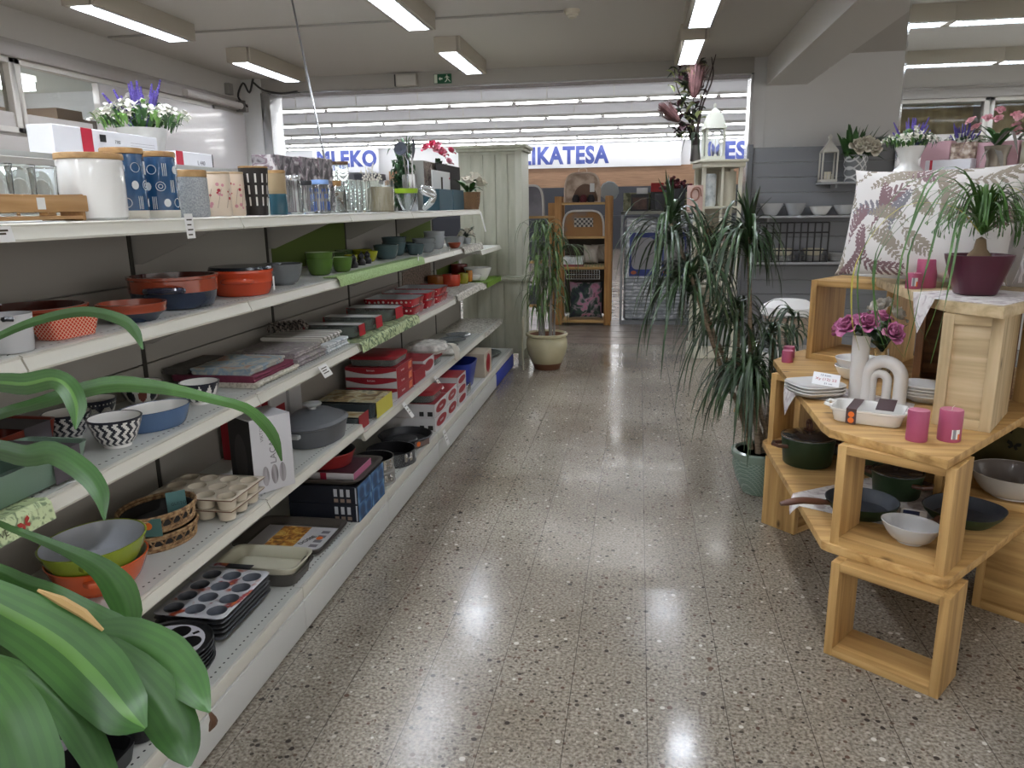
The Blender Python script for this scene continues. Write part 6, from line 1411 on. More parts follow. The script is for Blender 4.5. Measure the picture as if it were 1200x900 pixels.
# butterfly fabric hanging at the back right between the boards
bf = thing('butterfly_cloth', 'dark olive cloth with black butterflies hanging behind the large cream bowl', 'cloth', (1.60, 3.42, Z1+.01), -.6)
cl = MB(); n = 16
cl.v = [((i/n-.5)*.62, .012*math.sin(i*1.3), z) for z in (0, .355) for i in range(n+1)]; cl.f = [[i, i+1, i+n+2, i+n+1] for i in range(n)]; cl.m = [0]*n
o = obj('cloth', cl, M('olive cloth', '#57512f', .9, var=.2), bf); o.modifiers.new('thick', 'SOLIDIFY').thickness = .003
rnd = random.Random(3)
for i in range(9):
    b = MB(); sc = rnd.uniform(.03, .045)
    for s in (1, -1):
        for p in butterfly(sc): b.add([(s*a, 0, cc) for a, cc in p], [list(range(len(p)))])
    b.xf(Matrix.Translation((rnd.uniform(-.26, .26), -.022, rnd.uniform(.06, .3))) @ Matrix.Rotation(rnd.uniform(-.7, .7), 4, 'Y')); obj('butterfly_print', b, M('butterfly black', '#1a1a14', .8), bf)
# ------------------------------------------------------------------ middle board: plates, vase, dish, candles
def sqplate(label, c, R, rz, h=.026):
    return solo('plate', MB().lathe([(R*.55, 0), (R*.58, .004), (R*.9, h*.55), (R, h), (R*.985, h+.003), (R*.55, .010), (.001, .009)], 48, n=3.6), M('plate white', '#cfcfcd', .18, coat=.4), label, 'plate', c, rz)
for q in range(3): sqplate('square white plate, %s of the stack with the paper note' % ('bottom', 'middle', 'top')[q], Vector((.742, 3.23, Z2+.0028+q*.0126)), .106, .35)
nt_ = thing('paper_note', 'small paper note with blue and red handwriting leaning on the square plates', 'note', (.775, 3.19, Z2+.078), 0, rot=(.62, .10, -.25))
obj('paper', MB().box(-.052, .052, -.034, .034, 0, .0012), M('note paper', '#e3e4e6', .7), nt_)
text('handwriting', '12 kom', .014, M('ink blue', '#3a4468', .7), nt_, (-.004, .020, .0018), ext=.0002); text('handwriting', 'Xy (12) 22', .019, M('ink red', '#a83a46', .7), nt_, (0, -.002, .0018), ext=.0002); text('handwriting', '25 cm', .013, M('ink grey', '#5d6478', .7), nt_, (.01, -.024, .0018), ext=.0002)
SCER = M('vase white', '#d9d6d2', .28, coat=.3)
c = oz(1003, 470, Z2); va = -.55
t = thing('arch_vase', 'white ceramic vase of a tube and double arch holding pink roses', 'vase', (.972, 3.15, Z2+.003), va)
obj('tube', MB().lathe([(.030, 0), (.032, .004), (.034, .24), (.034, .262), (.028, .262), (.026, .02), (.001, .018)], 28, c=(-.085, 0, 0)), SCER, t)
def archtube(cx, r, r2, H0): return [(cx-r, 0, 0), (cx-r, 0, H0*.5)]+[(cx-r*math.cos(a), 0, H0+r*math.sin(a)) for a in [PI*i/14 for i in range(15)]]+[(cx+r, 0, H0*.5), (cx+r, 0, 0)]
obj('outer_arch', MB().tube(archtube(.012, .064, 0, .10), .026, 16), SCER, t); obj('inner_arch', MB().tube(archtube(-.002, .028, 0, .085), .017, 14), SCER, t)
rnd = random.Random(8); PNK = pat('rose pink', [(.3, '#8a3f6a'), (.55, '#b5658f'), (.75, '#c98aab')], scale=22, rough=.6)
rb = thing('rose_bouquet', 'bouquet of dusty pink artificial roses in the white arch vase', 'flowers', (.972-.085*math.cos(va), 3.15-.085*math.sin(va), Z2+.16), va)
for i, (x, y, z, r, tl, az) in enumerate(((-.035, -.045, .135, .050, .8, -1.9), (.03, -.05, .15, .046, .6, -1.2), (-.075, -.005, .125, .040, 1.1, 2.9), (.115, -.02, .12, .044, .9, -.9), (.05, .03, .165, .042, .3, .5), (-.01, .04, .15, .04, .5, 1.6))):
    place_rose(rb, 'flower', PNK, r, (x, y, z), (tl, az), rnd, petals=9, layers=3)
st = MB()
for i in range(6): st.tube(spline([(0, 0, -.12), (0, 0, .11), (.06*math.cos(i), .05*math.sin(i), .13)], 8), .003, 6)
obj('stems', st, LEAF, rb); lb = MB()
for i in range(12):
    a = rnd.uniform(0, 6.28); leafblade(lb, (.01*math.cos(a),   .01*math.sin(a), .112), (.10*math.cos(a), .09*math.sin(a), .125+rnd.uniform(-.03, .05)), .022, rnd)
obj('foliage', lb, LEAFD, rb)
# ribbed white baking dish with labels
da = -.42
t = thing('baking_dish', 'ribbed white oblong baking dish with a brown price band and orange stickers', 'dish', (.855, 2.86, Z2+.002), da); sx, sy, h = .125, .085, .052
obj('body', MB().lathe([(.86, 0), (.9, .004), (.97, h*.8), (1.02, h*.84), (1.03, h), (.97, h), (.93, h*.8), (.86, .009), (.001, .008)], 120, sx=sx, sy=sy, n=7, wob=lambda a, i: (.014*math.sin(60*a) if 0 < i < 3 else 0)), WB, t)
for s in (-1, 1): obj('handle', MB().tube([(s*sx*.98, -.035, h*.9), (s*(sx+.022), -.03, h*.98), (s*(sx+.022), .03, h*.98), (s*sx*.98, .035, h*.9)], .007, 8), WB, t)
LB = M('label aubergine', '#4b3a3c', .5)
obj('paper_band', MB().box(-.065, -.030, -sy*1.045, -sy*1.025, .001, h+.004).box(-.065, -.030, -sy*1.045, sy*.9, h+.003, h+.005), LB, t)
for k in range(2): obj('orange_sticker', MB().lathe([(.0105, 0), (.0105, .001), (.001, .001)], 16).xf(Matrix.Translation((-.047, -sy*1.047, .014+.022*k)) @ Matrix.Rotation(PI/2, 4, 'X')), M('sticker orange', '#e0702a', .5), t)
obj('inner_card', MB().box(-.03, .03, -.045, .045, 0, .0012).xf(Matrix.Translation((.055, -.0, h+.012)) @ Matrix.Rotation(.25, 4, 'X')), LB, t)
# pillar candles
CAN = M('candle pink', '#a8506e', .45, subs=.15); CANT = M('candle top', '#c4788f', .4)
def candle(label, c, R, h, sticker=None, wick=True):
    t = thing('pillar_candle', label, 'candle', c)
    obj('wax', MB().lathe([(R*.96, 0), (R, .003), (R, h-.004), (R*.95, h), (R*.4, h-.001), (.001, h-.003)], 36, lambda i, k: 1 if i >= 3 else 0), [CAN, CANT], t)
    if wick: obj('wick', MB().tube([(0, 0, h-.004), (.001, 0, h+.006), (.008, .002, h+.012)], .0012, 5), M('wick', '#e0d8cc', .8), t)
    if sticker is not None:
        b = MB(); n = 8
        for z in (.012, .045):
            for i in range(n+1): a = sticker+.75*i/n; b.v.append((R*1.006*math.cos(a), R*1.006*math.sin(a), z))
        b.f = [[i, i+1, i+n+2, i+n+1] for i in range(n)]; b.m = [0]*n; obj('price_sticker', b, PAPER, t)
        b2 = MB(); b2.v = [(x*1.004, y*1.004, z) for x, y, z in b.v]; b2.f = [[i, i+1, i+n+2, i+n+1] for i in range(1, 4)]; b2.m = [0]*3
        obj('barcode_print', b2, M('barcode', '#8a8a90', .6), t)
        b = MB()
        for z in (.010, .030):
            for i in range(4): a = sticker+.55+.2*i/3; b.v.append((R*1.009*math.cos(a), R*1.009*math.sin(a), z))
        b.f = [[i, i+1, i+5, i+4] for i in range(3)]; b.m = [0]*3; obj('orange_sticker', b, M('sticker orange', '#e0702a', .5), t)
    return t
c, R = seat(1060, 1086, 519, Z2, .95); candle('pink pillar candle without a sticker at the board corner, left of two', c, R*.9, .106, None, False)
c, R = seat(1097, 1125, 519, Z2, .95); candle('pink pillar candle with white price sticker at the board corner, right of two', c, R*.9, .108, -1.75)
for i, (u0, u1, vb, h) in enumerate(((929, 943, 421, .05), (936, 950, 408, .05))):
    P = oz((u0+u1)/2, vb, Z2); candle(['nearer small pink candle left of the top left crate', 'further small pink candle left of the top left crate'][i], Vector((.76+.03*i, 3.93+.12*i, Z2)), .028, .06, None, False)
for q in range(4): sqplate('square white plate, %s of the stack of four behind the arch vase' % ('bottom', 'second', 'third', 'top')[q], Vector((1.155, 3.175, Z2+.003+q*.0127)), .085, -.5, .03)
c = Vector((1.06, 3.62, Z2)); 
for q in range(2): bowl('bowl', ('lower' , 'upper')[q]+' white bowl behind the pink roses', 'bowl', Vector((1.00, 3.57, Z2+.001+q*.036)), .10, .06, .5, WHITE, WHITE)
rnd = random.Random(12)
t = thing('flower_vase', 'white lily flower in a glass vase seen through the top tier crates', 'vase', (1.135, 3.70, Z2+.0005))
obj('vase', MB().lathe([(.04, 0), (.045, .005), (.03, .12), (.028, .12), (.03, .01), (.001, .008)], 20), GLASS, t)
for k in range(3): place_rose(t, 'flower', M('lily white', '#d8d4cc', .6), .05, (.04*math.cos(k*2), .05*math.sin(k*2), .27+.02*k), (.8, k*2), rnd, petals=6, layers=2)
lb = MB()
for i in range(10):
    a = rnd.uniform(0, 6.28); leafblade(lb, (0, 0, .10), (.10*math.cos(a), .10*math.sin(a), .22+rnd.uniform(-.08, .06)), .022, rnd)
obj('foliage', lb, LEAFD, t)
# ------------------------------------------------------------------ top board: pillows, candles, burgundy pot
def leafprint(name, base, c1, c2, c3, sc, dist=3.):
    if name in _M: return _M[name]
    m = M(name, base, .9); nt = m.node_tree; N = nt.nodes.new; L = nt.links.new; bs = nt.nodes['Principled BSDF']
    tc = N('ShaderNodeTexCoord'); vo = N('ShaderNodeTexVoronoi'); vo.inputs['Scale'].default_value = sc; L(tc.outputs['Object'], vo.inputs['Vector'])
    w_ = N('ShaderNodeTexWave'); w_.inputs['Scale'].default_value = sc*2.2; w_.inputs['Distortion'].default_value = dist; w_.inputs['Detail'].default_value = 1.
    rot = N('ShaderNodeVectorRotate'); rot.rotation_type = 'EULER_XYZ'; L(tc.outputs['Object'], rot.inputs['Vector']); L(vo.outputs['Color'], rot.inputs['Rotation']); L(rot.outputs[0], w_.inputs['Vector'])
    a = N('ShaderNodeMath'); a.operation = 'LESS_THAN'; a.inputs[1].default_value = .36; L(vo.outputs['Distance'], a.inputs[0])
    b_ = N('ShaderNodeMath'); b_.operation = 'LESS_THAN'; b_.inputs[1].default_value = .52; L(w_.outputs['Fac'], b_.inputs[0])
    f = N('ShaderNodeMath'); f.operation = 'MULTIPLY'; L(a.outputs[0], f.inputs[0]); L(b_.outputs[0], f.inputs[1])
    sc_ = N('ShaderNodeSeparateColor'); L(vo.outputs['Color'], sc_.inputs[0])
    r = N('ShaderNodeValToRGB'); r.color_ramp.interpolation = 'CONSTANT'; r.color_ramp.elements.new(.5)
    for e, (p, c) in zip(r.color_ramp.elements, ((0, c1), (.4, c2), (.72, c3))): e.position = p; e.color = (*lin(c), 1)
    L(sc_.outputs[0], r.inputs[0]); mx = N('ShaderNodeMix'); mx.data_type = 'RGBA'; L(f.outputs[0], mx.inputs[0]); mx.inputs[6].default_value = (*lin(base), 1); L(r.outputs[0], mx.inputs[7]); L(mx.outputs[2], bs.inputs['Base Color']); return m
PLW = leafprint('pillow leaf', '#dcd8d5', '#8a7d6c', '#8d5a66', '#a39a8d', 8.5)
def fronds(seed, n, W, H, big=1.):
    """ellipses (x, y, rx, ry, angle, colour) of leaf sprays printed over a W by H cloth"""
    rnd = random.Random(seed); E = []
    for k in range(n):
        x, y = rnd.uniform(-W/2, W/2), rnd.uniform(-H/2, H/2); a = rnd.uniform(0, 2*PI); L_ = rnd.uniform(.16, .26)*big; bend = rnd.uniform(-1.2, 1.2); col = rnd.choice((1, 1, 2, 2, 3)); fat = rnd.random() < .45; m_ = 9 if fat else 12
        for i in range(m_):
            q = i/(m_-1); aa = a+bend*q; x += math.cos(aa)*L_/m_; y += math.sin(aa)*L_/m_
            E.append((x, y, L_/m_*.62, .0022, aa, col))
            s = (.052 if fat else .034)*math.sin(PI*(.12+.8*(1-q)))*big
            for d in (-1, 1):
                b = aa+d*(.75 if fat else .95); E.append((x+math.cos(b)*s*.5, y+math.sin(b)*s*.5, s*.52, s*(.13 if fat else .20)+.001, b, col))
    return E
def pillow(label, loc, W, H, T, rot, mat, prints=None, n=18):
    import numpy as np
    b = MB(); nx = n if not prints else int(W/.0042); ny = n if not prints else int(H/.0042)
    for s in (1, -1):
        if prints and s == 1: nx_, ny_ = 18, 18
        else: nx_, ny_ = nx, ny
        o = len(b.v); uu = np.linspace(-1, 1, nx_+1); vv = np.linspace(-1, 1, ny_+1)
        for v in vv:
            for u in uu:
                pin = 1-.07*(1-abs(u)**4)*abs(v)**2; pin2 = 1-.07*(1-abs(v)**4)*abs(u)**2
                t_ = max(0, (1-abs(u)**2.6))**.55*max(0, (1-abs(v)**2.6))**.55
                b.v.append((u*W/2*pin2, s*T/2*t_+.006*math.sin(9*u+5*v)*t_, v*H/2*pin))
        mi = np.zeros((ny_, nx_), int)
        if prints and s == -1:
            X, Y = np.meshgrid((uu[:-1]+uu[1:])/2*W/2, (vv[:-1]+vv[1:])/2*H/2)
            for (x, y, rx, ry, a, c) in prints:
                dx, dy = X-x, Y-y; p = dx*math.cos(a)+dy*math.sin(a); q = -dx*math.sin(a)+dy*math.cos(a); mi[(p/rx)**2+(q/ry)**2 < 1] = c
        for j in range(ny_):
            for i in range(nx_): b.f.append([o+j*(nx_+1)+i, o+j*(nx_+1)+i+1, o+(j+1)*(nx_+1)+i+1, o+(j+1)*(nx_+1)+i]); b.m.append(int(mi[j, i]))
    mats = [mat] if not prints else [mat, M('print taupe', '#948a7d', .9), M('print mauve', '#80666a', .9), M('print grey', '#a39b90', .9)]
    return solo('pillow', b, mats, label, 'pillow', loc, rot)
PLB = M('pillow white', '#dcd8d5', .9, bump=.3, bscale=300)
pillow('large white pillow with grey and mauve leaf print leaning behind the candles', (1.165, 3.41, Z3R+.252), .70, .47, .15, (-.22, 0, -.76), PLB, fronds(4, 34, .66, .45))
GEO = pat('pillow geo', [(.0, '#d6d0cd'), (.47, '#d6d0cd'), (.5, '#7d4a4a'), (.62, '#a8a09a'), (1, '#a8a09a')], kind='wave', scale=9, vec=(1, .2, 1.4), rough=.9, distort=7.)
pillow('white pillow with burgundy line pattern behind the burgundy pot', (1.60, 3.00, Z3R+.25), .48, .45, .13, (-.22, 0, -.85), GEO)
c = Vector((1.094, 3.262, Z3R)); R = .029; candle('small pink candle with price label in front of the leaf pillow', c, R, .062, -2.1)
c = Vector((1.156, 3.306, Z3R)); R = .038; candle('taller pink pillar candle in front of the leaf pillow', c, R, .115, None)
# burgundy pot with ponytail palm
c = Vector((1.235, 3.04, Z3R+.003)); R = .104
t = thing('potted_plant', 'ponytail palm with long trailing leaves in a ridged burgundy pot', 'plant', c)
obj('pot', MB().lathe([(R*.56, 0), (R*.62, .004), (R*.97, .13), (R*1.0, .146), (R*.93, .146), (R*.6, .012), (.001, .01)], 4*14, n=3.2, wob=lambda a, i: .006*math.sin(40*a) if 0 < i < 3 else 0), M('pot burgundy', '#48182a', .35, coat=.3), t)
obj('soil', MB().lathe([(R*.90, .128), (.001, .132)], 24, n=3.2), M('soil', '#4a3a2c', .95, bump=1.), t)
obj('bulb', MB().lathe([(.03, .11), (.042, .125), (.038, .145), (.022, .165), (.016, .20), (.001, .21)], 18), M('bulb bark', '#7d6a52', .9, bump=.8), t)
rnd = random.Random(21); PG = pat('ponytail green', [(.3, '#2f4f22'), (.55, '#466d30'), (.8, '#6f9048')], scale=9, rough=.4); PYEL = M('leaf yellow', '#b5ad48', .5)
lf = MB()
def palm(a, reach, up, drop, k=0, w_=.004, curl=0.):
    e = Vector((math.cos(a), math.sin(a), 0)); s = Vector((-e.y, e.x, 0)); base = Vector((0, 0, .215)); drop = min(drop, .42)
    if e.x+e.y > -.2: reach = min(reach, .11+.05*max(0, -(e.x+e.y-.8))); curl *= .3; drop = min(drop, .06)
    p1 = base+e*reach*.28+Vector((0, 0, up)); p2 = base+e*reach*.72+s*curl*.3+Vector((0, 0, up*.98)); p3 = base+e*reach*1.0+s*curl+Vector((0, 0, up*.4-drop*.3))
    p4 = base+e*(reach*1.04)+s*curl*.4+Vector((0, 0, up*.1-drop*.7)); p5 = base+e*(reach*1.0)-s*curl*.7+Vector((0, 0, up*.1-drop))
    lf.ribbon(spline([base, p1, p2, p3, p4, p5], 18), [w_*(1-(q/18)**2.4)+.0007 for q in range(19)], fold=.3, cols=1, m=1 if k in (3, 29) else 0)
for i in range(90): palm(rnd.uniform(0, 2*PI), rnd.uniform(.04, .24), rnd.uniform(.05, .17), rnd.uniform(-.06, .03), i+50, .0034, rnd.uniform(-.02, .02))      # crown tuft
for i in range(11): palm(-2.5+rnd.uniform(-.55, .45), rnd.uniform(.34, .46), rnd.uniform(.06, .22), rnd.uniform(.15, .75), i, .0042, rnd.uniform(-.10, .10))    # over the aisle edge
for i in range(11): palm(-1.0+rnd.uniform(-.5, .5), rnd.uniform(.35, .44), rnd.uniform(.04, .16), rnd.uniform(.2, .65), i+20, .004, rnd.uniform(-.07, .07))   # over the front right edge
for i in range(12): palm(-.3+rnd.uniform(-.5, .4), rnd.uniform(.14, .3), rnd.uniform(.10, .2), rnd.uniform(-.05, .2), i+35, .004, rnd.uniform(-.04, .04))
obj('leaves', lf, [PG, PYEL], t)
# plinth and gifts between the pillows and the mirror; everything stands square to the mirror
MA = -PI/4
def onc(u, c, v=200): d = ray(u, v); k = c/(d.x+d.y); return Vector((d.x*k, d.y*k, EYE+d.z*k))
def oncz(u, v, c): return onc(u, c, v).z
def mbox(lab, u0, u1, vt, c, dpt, z, m, name='gift_box'):
    a, b_ = onc(u0, c, 190), onc(u1, c, 190); wd = (b_-a).length; h = oncz((u0+u1)/2, vt, c)-z; ctr = (a+b_)/2
    ctr = Vector((ctr.x, ctr.y, z))+Vector((1, 1, 0)).normalized()*dpt/2
    t = carton(name, lab, 'box', -wd/2+.001, wd/2-.001, -dpt/2, dpt/2, 0, h, m); t.location = ctr; t.rotation_euler = (0, 0, MA); return t
ZP = Z3R+.456
t = carton('plinth_box', 'white plinth behind the pillows carrying vases and pink boxes', 'plinth', -.42, .42, -.10, .10, 0, .455, M('plinth white', '#cfcbc9', .6)); pc = onc(1125, 4.97); t.location = (pc.x+.03, pc.y-.03, Z3R+.0005); t.rotation_euler = (0, 0, MA)
P = onc(1064, 4.83); vz = thing('lavender_vase', 'white chalice vase of artificial lavender at the left mirror edge', 'vase', (P.x, P.y, ZP))
obj('vase', MB().lathe([(.070, 0), (.072, .005), (.040, .04), (.036, .055), (.062, .118), (.056, .118), (.030, .055), (.001, .05)], 28), WHITE, vz); lavender(vz, .60, random.Random(5), 22, .185)
PKC = M('pink card', '#c9a3ab', .6)
mbox('pale pink gift box left of the mottled box', 1078, 1112, 166, 5.02, .05, ZP, PKC)
mbox('mottled brown gift box between the pink boxes', 1112, 1142, 167, 5.00, .06, ZP, pat('mottled card', [(.35, '#5d463c'), (.5, '#9c8878'), (.65, '#cfc4b8')], scale=38, rough=.6))
mbox('pale pink gift box behind the pink carnations', 1142.5, 1192, 166, 5.02, .05, ZP, PKC)
mbox('cream gift box at the right photo edge', 1194, 1216, 165, 5.02, .05, ZP, M('cream card', '#b9b5a2', .6))
t = mbox('white carton with red stripe lying behind the leaf pillow', 1084, 1138, 187, 4.92, .05, ZP, M('carton white', '#dfdfe4', .5), 'white_box'); decal(t, 'red_band', '-y', .11, .17, 0, 1, M('band red', '#b02338', .4))
P = onc(1166, 4.91); t = thing('flower_vase', 'vase of pink carnations with silver ribbon leaves before the mirror', 'vase', (P.x, P.y, ZP), MA)
obj('vase', MB().lathe([(.036, 0), (.04, .004), (.036, .05), (.05, .10), (.046, .10), (.032, .05), (.001, .01)], 24), M('mercury glass', '#8d8478', .2, metal=.5), t)
rnd = random.Random(31); CAR = pat('carnation', [(.35, '#d48a98'), (.6, '#e8b4bb'), (.8, '#f0d0d2')], scale=40, rough=.6)
for i, (x, z) in enumerate(((-.10, .20), (-.085, .175), (-.045, .205), (-.01, .20), (.0, .23), (.045, .21), (.075, .195), (.11, .20), (.12, .17))): place_rose(t, 'flower', CAR, .020, (x, rnd.uniform(-.03, .02), z), (.7, -PI/2+rnd.uniform(-.6, .6)), rnd, petals=9, layers=3)
lb = MB()
for i in range(16):
    a = rnd.uniform(0, 6.28); leafblade(lb, (0, 0, .09), (.09*math.cos(a), .06*math.sin(a), .15+rnd.uniform(-.03, .05)), .014, rnd)
obj('foliage', lb, LEAF, t)
rbn = MB()
for dx, dz, L_ in ((-.12, .05, .16), (.05, -.06, .12), (-.04, -.05, .10), (.10, .03, .14)):
    rbn.ribbon(spline([(0, -.03, .10), (dx*.6, -.05, .12+dz), (dx, -.06, .07+dz*.6-.03)], 8), [.004, .009, .012, .013, .013, .012, .010, .006, .002], fold=.2, cols=1)
obj('ribbon_leaves', rbn, M('silver ribbon', '#b9b9b6', .25, metal=.7), t)
# ------------------------------------------------------------------ large mirror standing in the middle of the display
MC = 5.17; e = Vector((1, -1, 0)).normalized()
d = ray(1047, 200); s = MC/(d.x+d.y); mp = Vector((d.x*s, d.y*s, 0))
t = thing('mirror', 'tall frameless mirror standing behind the pillows, reflecting the left wall windows', 'mirror', (mp.x, mp.y, 0), math.atan2(e.y, e.x))
# back board and feet carry the glass
obj('glass', MB().box(.012, 1.30, .0, .006, Z3R+.02, 2.95), M('mirror silver', '#e9ecec', .012, metal=1.), t)
bv = MB(); bv.hexa([(0, .004, Z3R+.02), (.012, .0, Z3R+.02), (.012, .006, Z3R+.02), (0, .006, Z3R+.02)], [(0, .004, 2.95), (.012, 0, 2.95), (.012, .006, 2.95), (0, .006, 2.95)])
obj('bevelled_edge', bv, M('mirror bevel', '#eef1f2', .05, metal=1.), t)
obj('back_board', MB().box(0, 1.30, .007, .025, Z3R+.012, 2.95), M('mirror back', '#8a8278', .7), t)
obj('stand', MB().box(.2, .26, .026, .07, Z3R+.001, 2.6).box(1.0, 1.06, .026, .07, Z3R+.001, 2.6), PX[2], t)
# ================================================================== back right: slat wall with shelves
SLAT = M('slat wall grey', '#84868a', .55); SHW = M('shelf pale grey', '#a9abae', .5)
t = thing('slat_wall', 'grey slatted display wall with white shelves at the back right', 'display wall', (0, 8.50, 0))
b = MB()
for i in range(14): b.box(1.16, 3.2, 0, .03, .012+i*.152, .012+i*.152+.149)
obj('slats', b, SLAT, t, bevel=.003, seg=1)
obj('end_post', MB().box(1.10, 1.155, -.03, .05, 0, 2.17), M('post grey', '#6f7276', .5), t, bevel=.003)
for z, x0 in ((1.775, 1.80), (1.447, 1.16), (.978, 1.20)):
    s_ = obj('shelf', MB().box(x0, 3.15, -.28, 0, z-.022, z-.001), SHW, t, bevel=.003)
    for x in (x0+.15, 2.7): obj('bracket', MB().box(x, x+.02, -.2, 0, z-.06, z-.022), SHW, s_)
ys = 8.36
def onsl(u0, u1, z, y=ys): a, b_ = oy(u0, 240, y), oy(u1, 240, y); return Vector(((a.x+b_.x)/2, y, z)), (b_.x-a.x)/2
for u0, u1, h, rb, m, lab in ((890, 918, .125, .42, GWB, 'flared pale bowl on the slat wall shelf, leftmost of four'), (918.5, 945, .125, .5, M('bowl mid grey', '#a9acae', .25, coat=.3), 'flared grey bowl on the slat wall shelf, second from the left'), (948, 975, .09, .45, WHITE, 'shallow white bowl on the slat wall shelf, third from the left'), (976, 1003, .10, .45, GWB, 'shallow pale bowl on the slat wall shelf beside the pillow')):
    c, R = onsl(u0, u1, 1.447); bowl('bowl', lab, 'bowl', c, R, h, rb, m, m, curve=.9)
for u0, u1, n, top, lab in ((905, 938, 4, True, 'left'), (942, 972, 4, True, 'middle'), (974, 1000, 6, False, 'right')):
    c, R = onsl(u0, u1, .978, 8.372); R = min(R, .122)
    for q in range(n): solo('plate', MB().lathe([(R*.55, 0), (R*.58, .003), (R, .018), (R*.97, .021), (R*.55, .008), (.001, .008)], 30), M('plate white', '#cfcfcd', .18, coat=.4), 'round white plate in the %s stack on the lower slat wall shelf' % lab, 'plate', c+Vector((0, 0, q*.0125+.0005)), group='plates on the slat wall')
    if top: bowl('bowl', 'cream bowl on the %s plate stack behind the black wire grid' % lab, 'bowl', c+Vector((0, 0, n*.0125+.010)), R*.85, .07, .6, CREAM, CREAM)
c, R = onsl(892, 974, .978, 8.232)
t = thing('wire_rack', 'black wire grid rack on the lower slat wall shelf', 'rack', c); H = .40; b = MB()
for i in range(11): x = -R+2*R*i/10; b.tube([(x, 0, 0), (x, .0, H)], .008, 6)
for z in (.12, .30, H): b.tube([(-R, .0, z), (R, .0, z)], .008, 6)
obj('grid', b, M('wire black', '#1d1c1e', .5), t); obj('foot', MB().box(-R, R, -.008, .008, 0, .008), M('wire black', '#1d1c1e', .5), t)
# lantern, trellis pot, leaning frame
c, R = onsl(955, 979, 1.775); t = thing('lantern', 'white bird cage style lantern on the top slat wall shelf', 'lantern', c); t.scale = (1, 1, .85); LW = M('lantern white', '#d2d0c8', .45); R *= .70
obj('base', MB().box(-R*1.15, R*1.15, -R*1.15, R*1.15, 0, .03), LW, t, bevel=.006); b = MB()
for x, y in ((-1, -1), (1, -1), (-1, 1), (1, 1)): b.box(x*R-.007, x*R+.007, y*R-.007, y*R+.007, .03, .34)
for x in (-1, 0, 1): b.tube([(x*R*.4, -R, .03), (x*R*.4, -R, .09)], .006, 5)
obj('frame', b, LW, t); obj('roof', MB().lathe([(R*1.55, .34), (R*1.5, .36), (R*.8, .42), (R*.2, .48), (.02, .50), (.028, .52), (.001, .55)], 4), LW, t, rot=(0, 0, PI/4))
obj('candle', MB().lathe([(.035, .03), (.035, .12), (.001, .12)], 16), CREAM, t)
c, R = onsl(984, 1013, 1.775); t = thing('flower_pot', 'grey pot with white trellis pattern holding leafy greenery and white flowers', 'flower pot', c)
obj('pot', MB().lathe([(R*.8, 0), (R*.82, .005), (R, .26), (R*.92, .26), (R*.75, .015), (.001, .012)], 28), lattice_mat('trellis pot', '#84888b', '#d8dadb', .085), t)
rnd = random.Random(41); lb = MB()
for i in range(60):
    a = rnd.uniform(0, 6.28); q = rnd.uniform(.08, .30); z_ = rnd.uniform(.22, .62)*(1-.5*q); leafblade(lb, (q*.4*math.cos(a), q*.25*math.sin(a)-.03, .24), (q*.92*math.cos(a)+.05, q*.35*math.sin(a)-.05, z_), .035, rnd)
obj('foliage', lb, LEAF, t)
for x, z in ((.05, .34), (.12, .30), (-.03, .32)): place_rose(t, 'flower', PEO, .085, (x, -.12, z), (1.0, -PI/2), rnd, petals=8, layers=3)
c, R = onsl(1018, 1030, 1.775); t = thing('picture_frame', 'grey empty frame leaning at the right end of the top slat wall shelf', 'frame', c+Vector((.05, .075, 0)), rot=(-.12, 0, 0))
for x in (-.18, .14): obj('frame_bar', MB().box(x, x+.05, 0, .03, 0, .44), SLAT, t, bevel=.003)
obj('frame_bar', MB().box(-.13, .14, 0, .03, .39, .44), SLAT, t, bevel=.003)
# ------------------------------------------------------------------ white glazed cabinet
CW = M('cabinet cream', '#cfccbb', .5); ca = .16
t = thing('display_cabinet', 'tall cream lattice cabinet beside the hall opening', 'cabinet', (.615, 7.98, 0), ca); W, D, H = .40, .36, 1.98
for x, y in ((0, 0), (W-.035, 0), (0, D-.035), (W-.035, D-.035)): obj('post', MB().box(x, x+.035, y, y+.035, 0, H), CW, t, bevel=.003)
obj('top', MB().box(-.04, W+.04, -.04, D+.03, H, H+.025).box(-.02, W+.02, -.02, D+.015, H-.05, H), CW, t, bevel=.006)
obj('mullion', MB().box(W/2-.012, W/2+.012, -.002, .02, .40, H-.05), CW, t)
for z in (.36, .74, 1.12, 1.53): obj('shelf', MB().box(.005, W-.005, .005, D-.005, z, z+.022), CW, t, bevel=.002)
obj('plinth', MB().box(-.02, W+.02, -.02, D, 0, .12), CW, t, bevel=.004); obj('drawer', MB().box(.036, W-.036, .003, .05, .13, .35), M('drawer grey', '#9ea09c', .5), t, bevel=.004)
obj('back_panel', MB().box(.035, W-.035, D-.015, D-.005, .12, H-.05), M('cabinet back', '#a39c8c', .6), t)
CM = Matrix.Translation((.615, 7.98, 0)) @ Matrix.Rotation(ca, 4, 'Z')
def inc(x, y, z): return CM @ Vector((x, y, z))
solo('cushion_roll', MB().lathe([(.05, 0), (.06, .02), (.058, .30), (.05, .32), (.001, .32)], 20), pat('foil white', [(.35, '#aab4b8'), (.5, '#d5dbdd'), (.7, '#e9ecec')], scale=14, rough=.4), 'white plastic wrapped roll standing in the top of the cream cabinet', 'roll', inc(.11, .12, 1.5525))
solo('lamp_shade', MB().lathe([(.075, 0), (.095, .005), (.085, .34), (.07, .34)], 26), M('shade cream', '#c9c4b2', .8), 'cream cone lamp shade in the top right of the cream cabinet', 'lamp shade', inc(.285, .14, 1.5525))
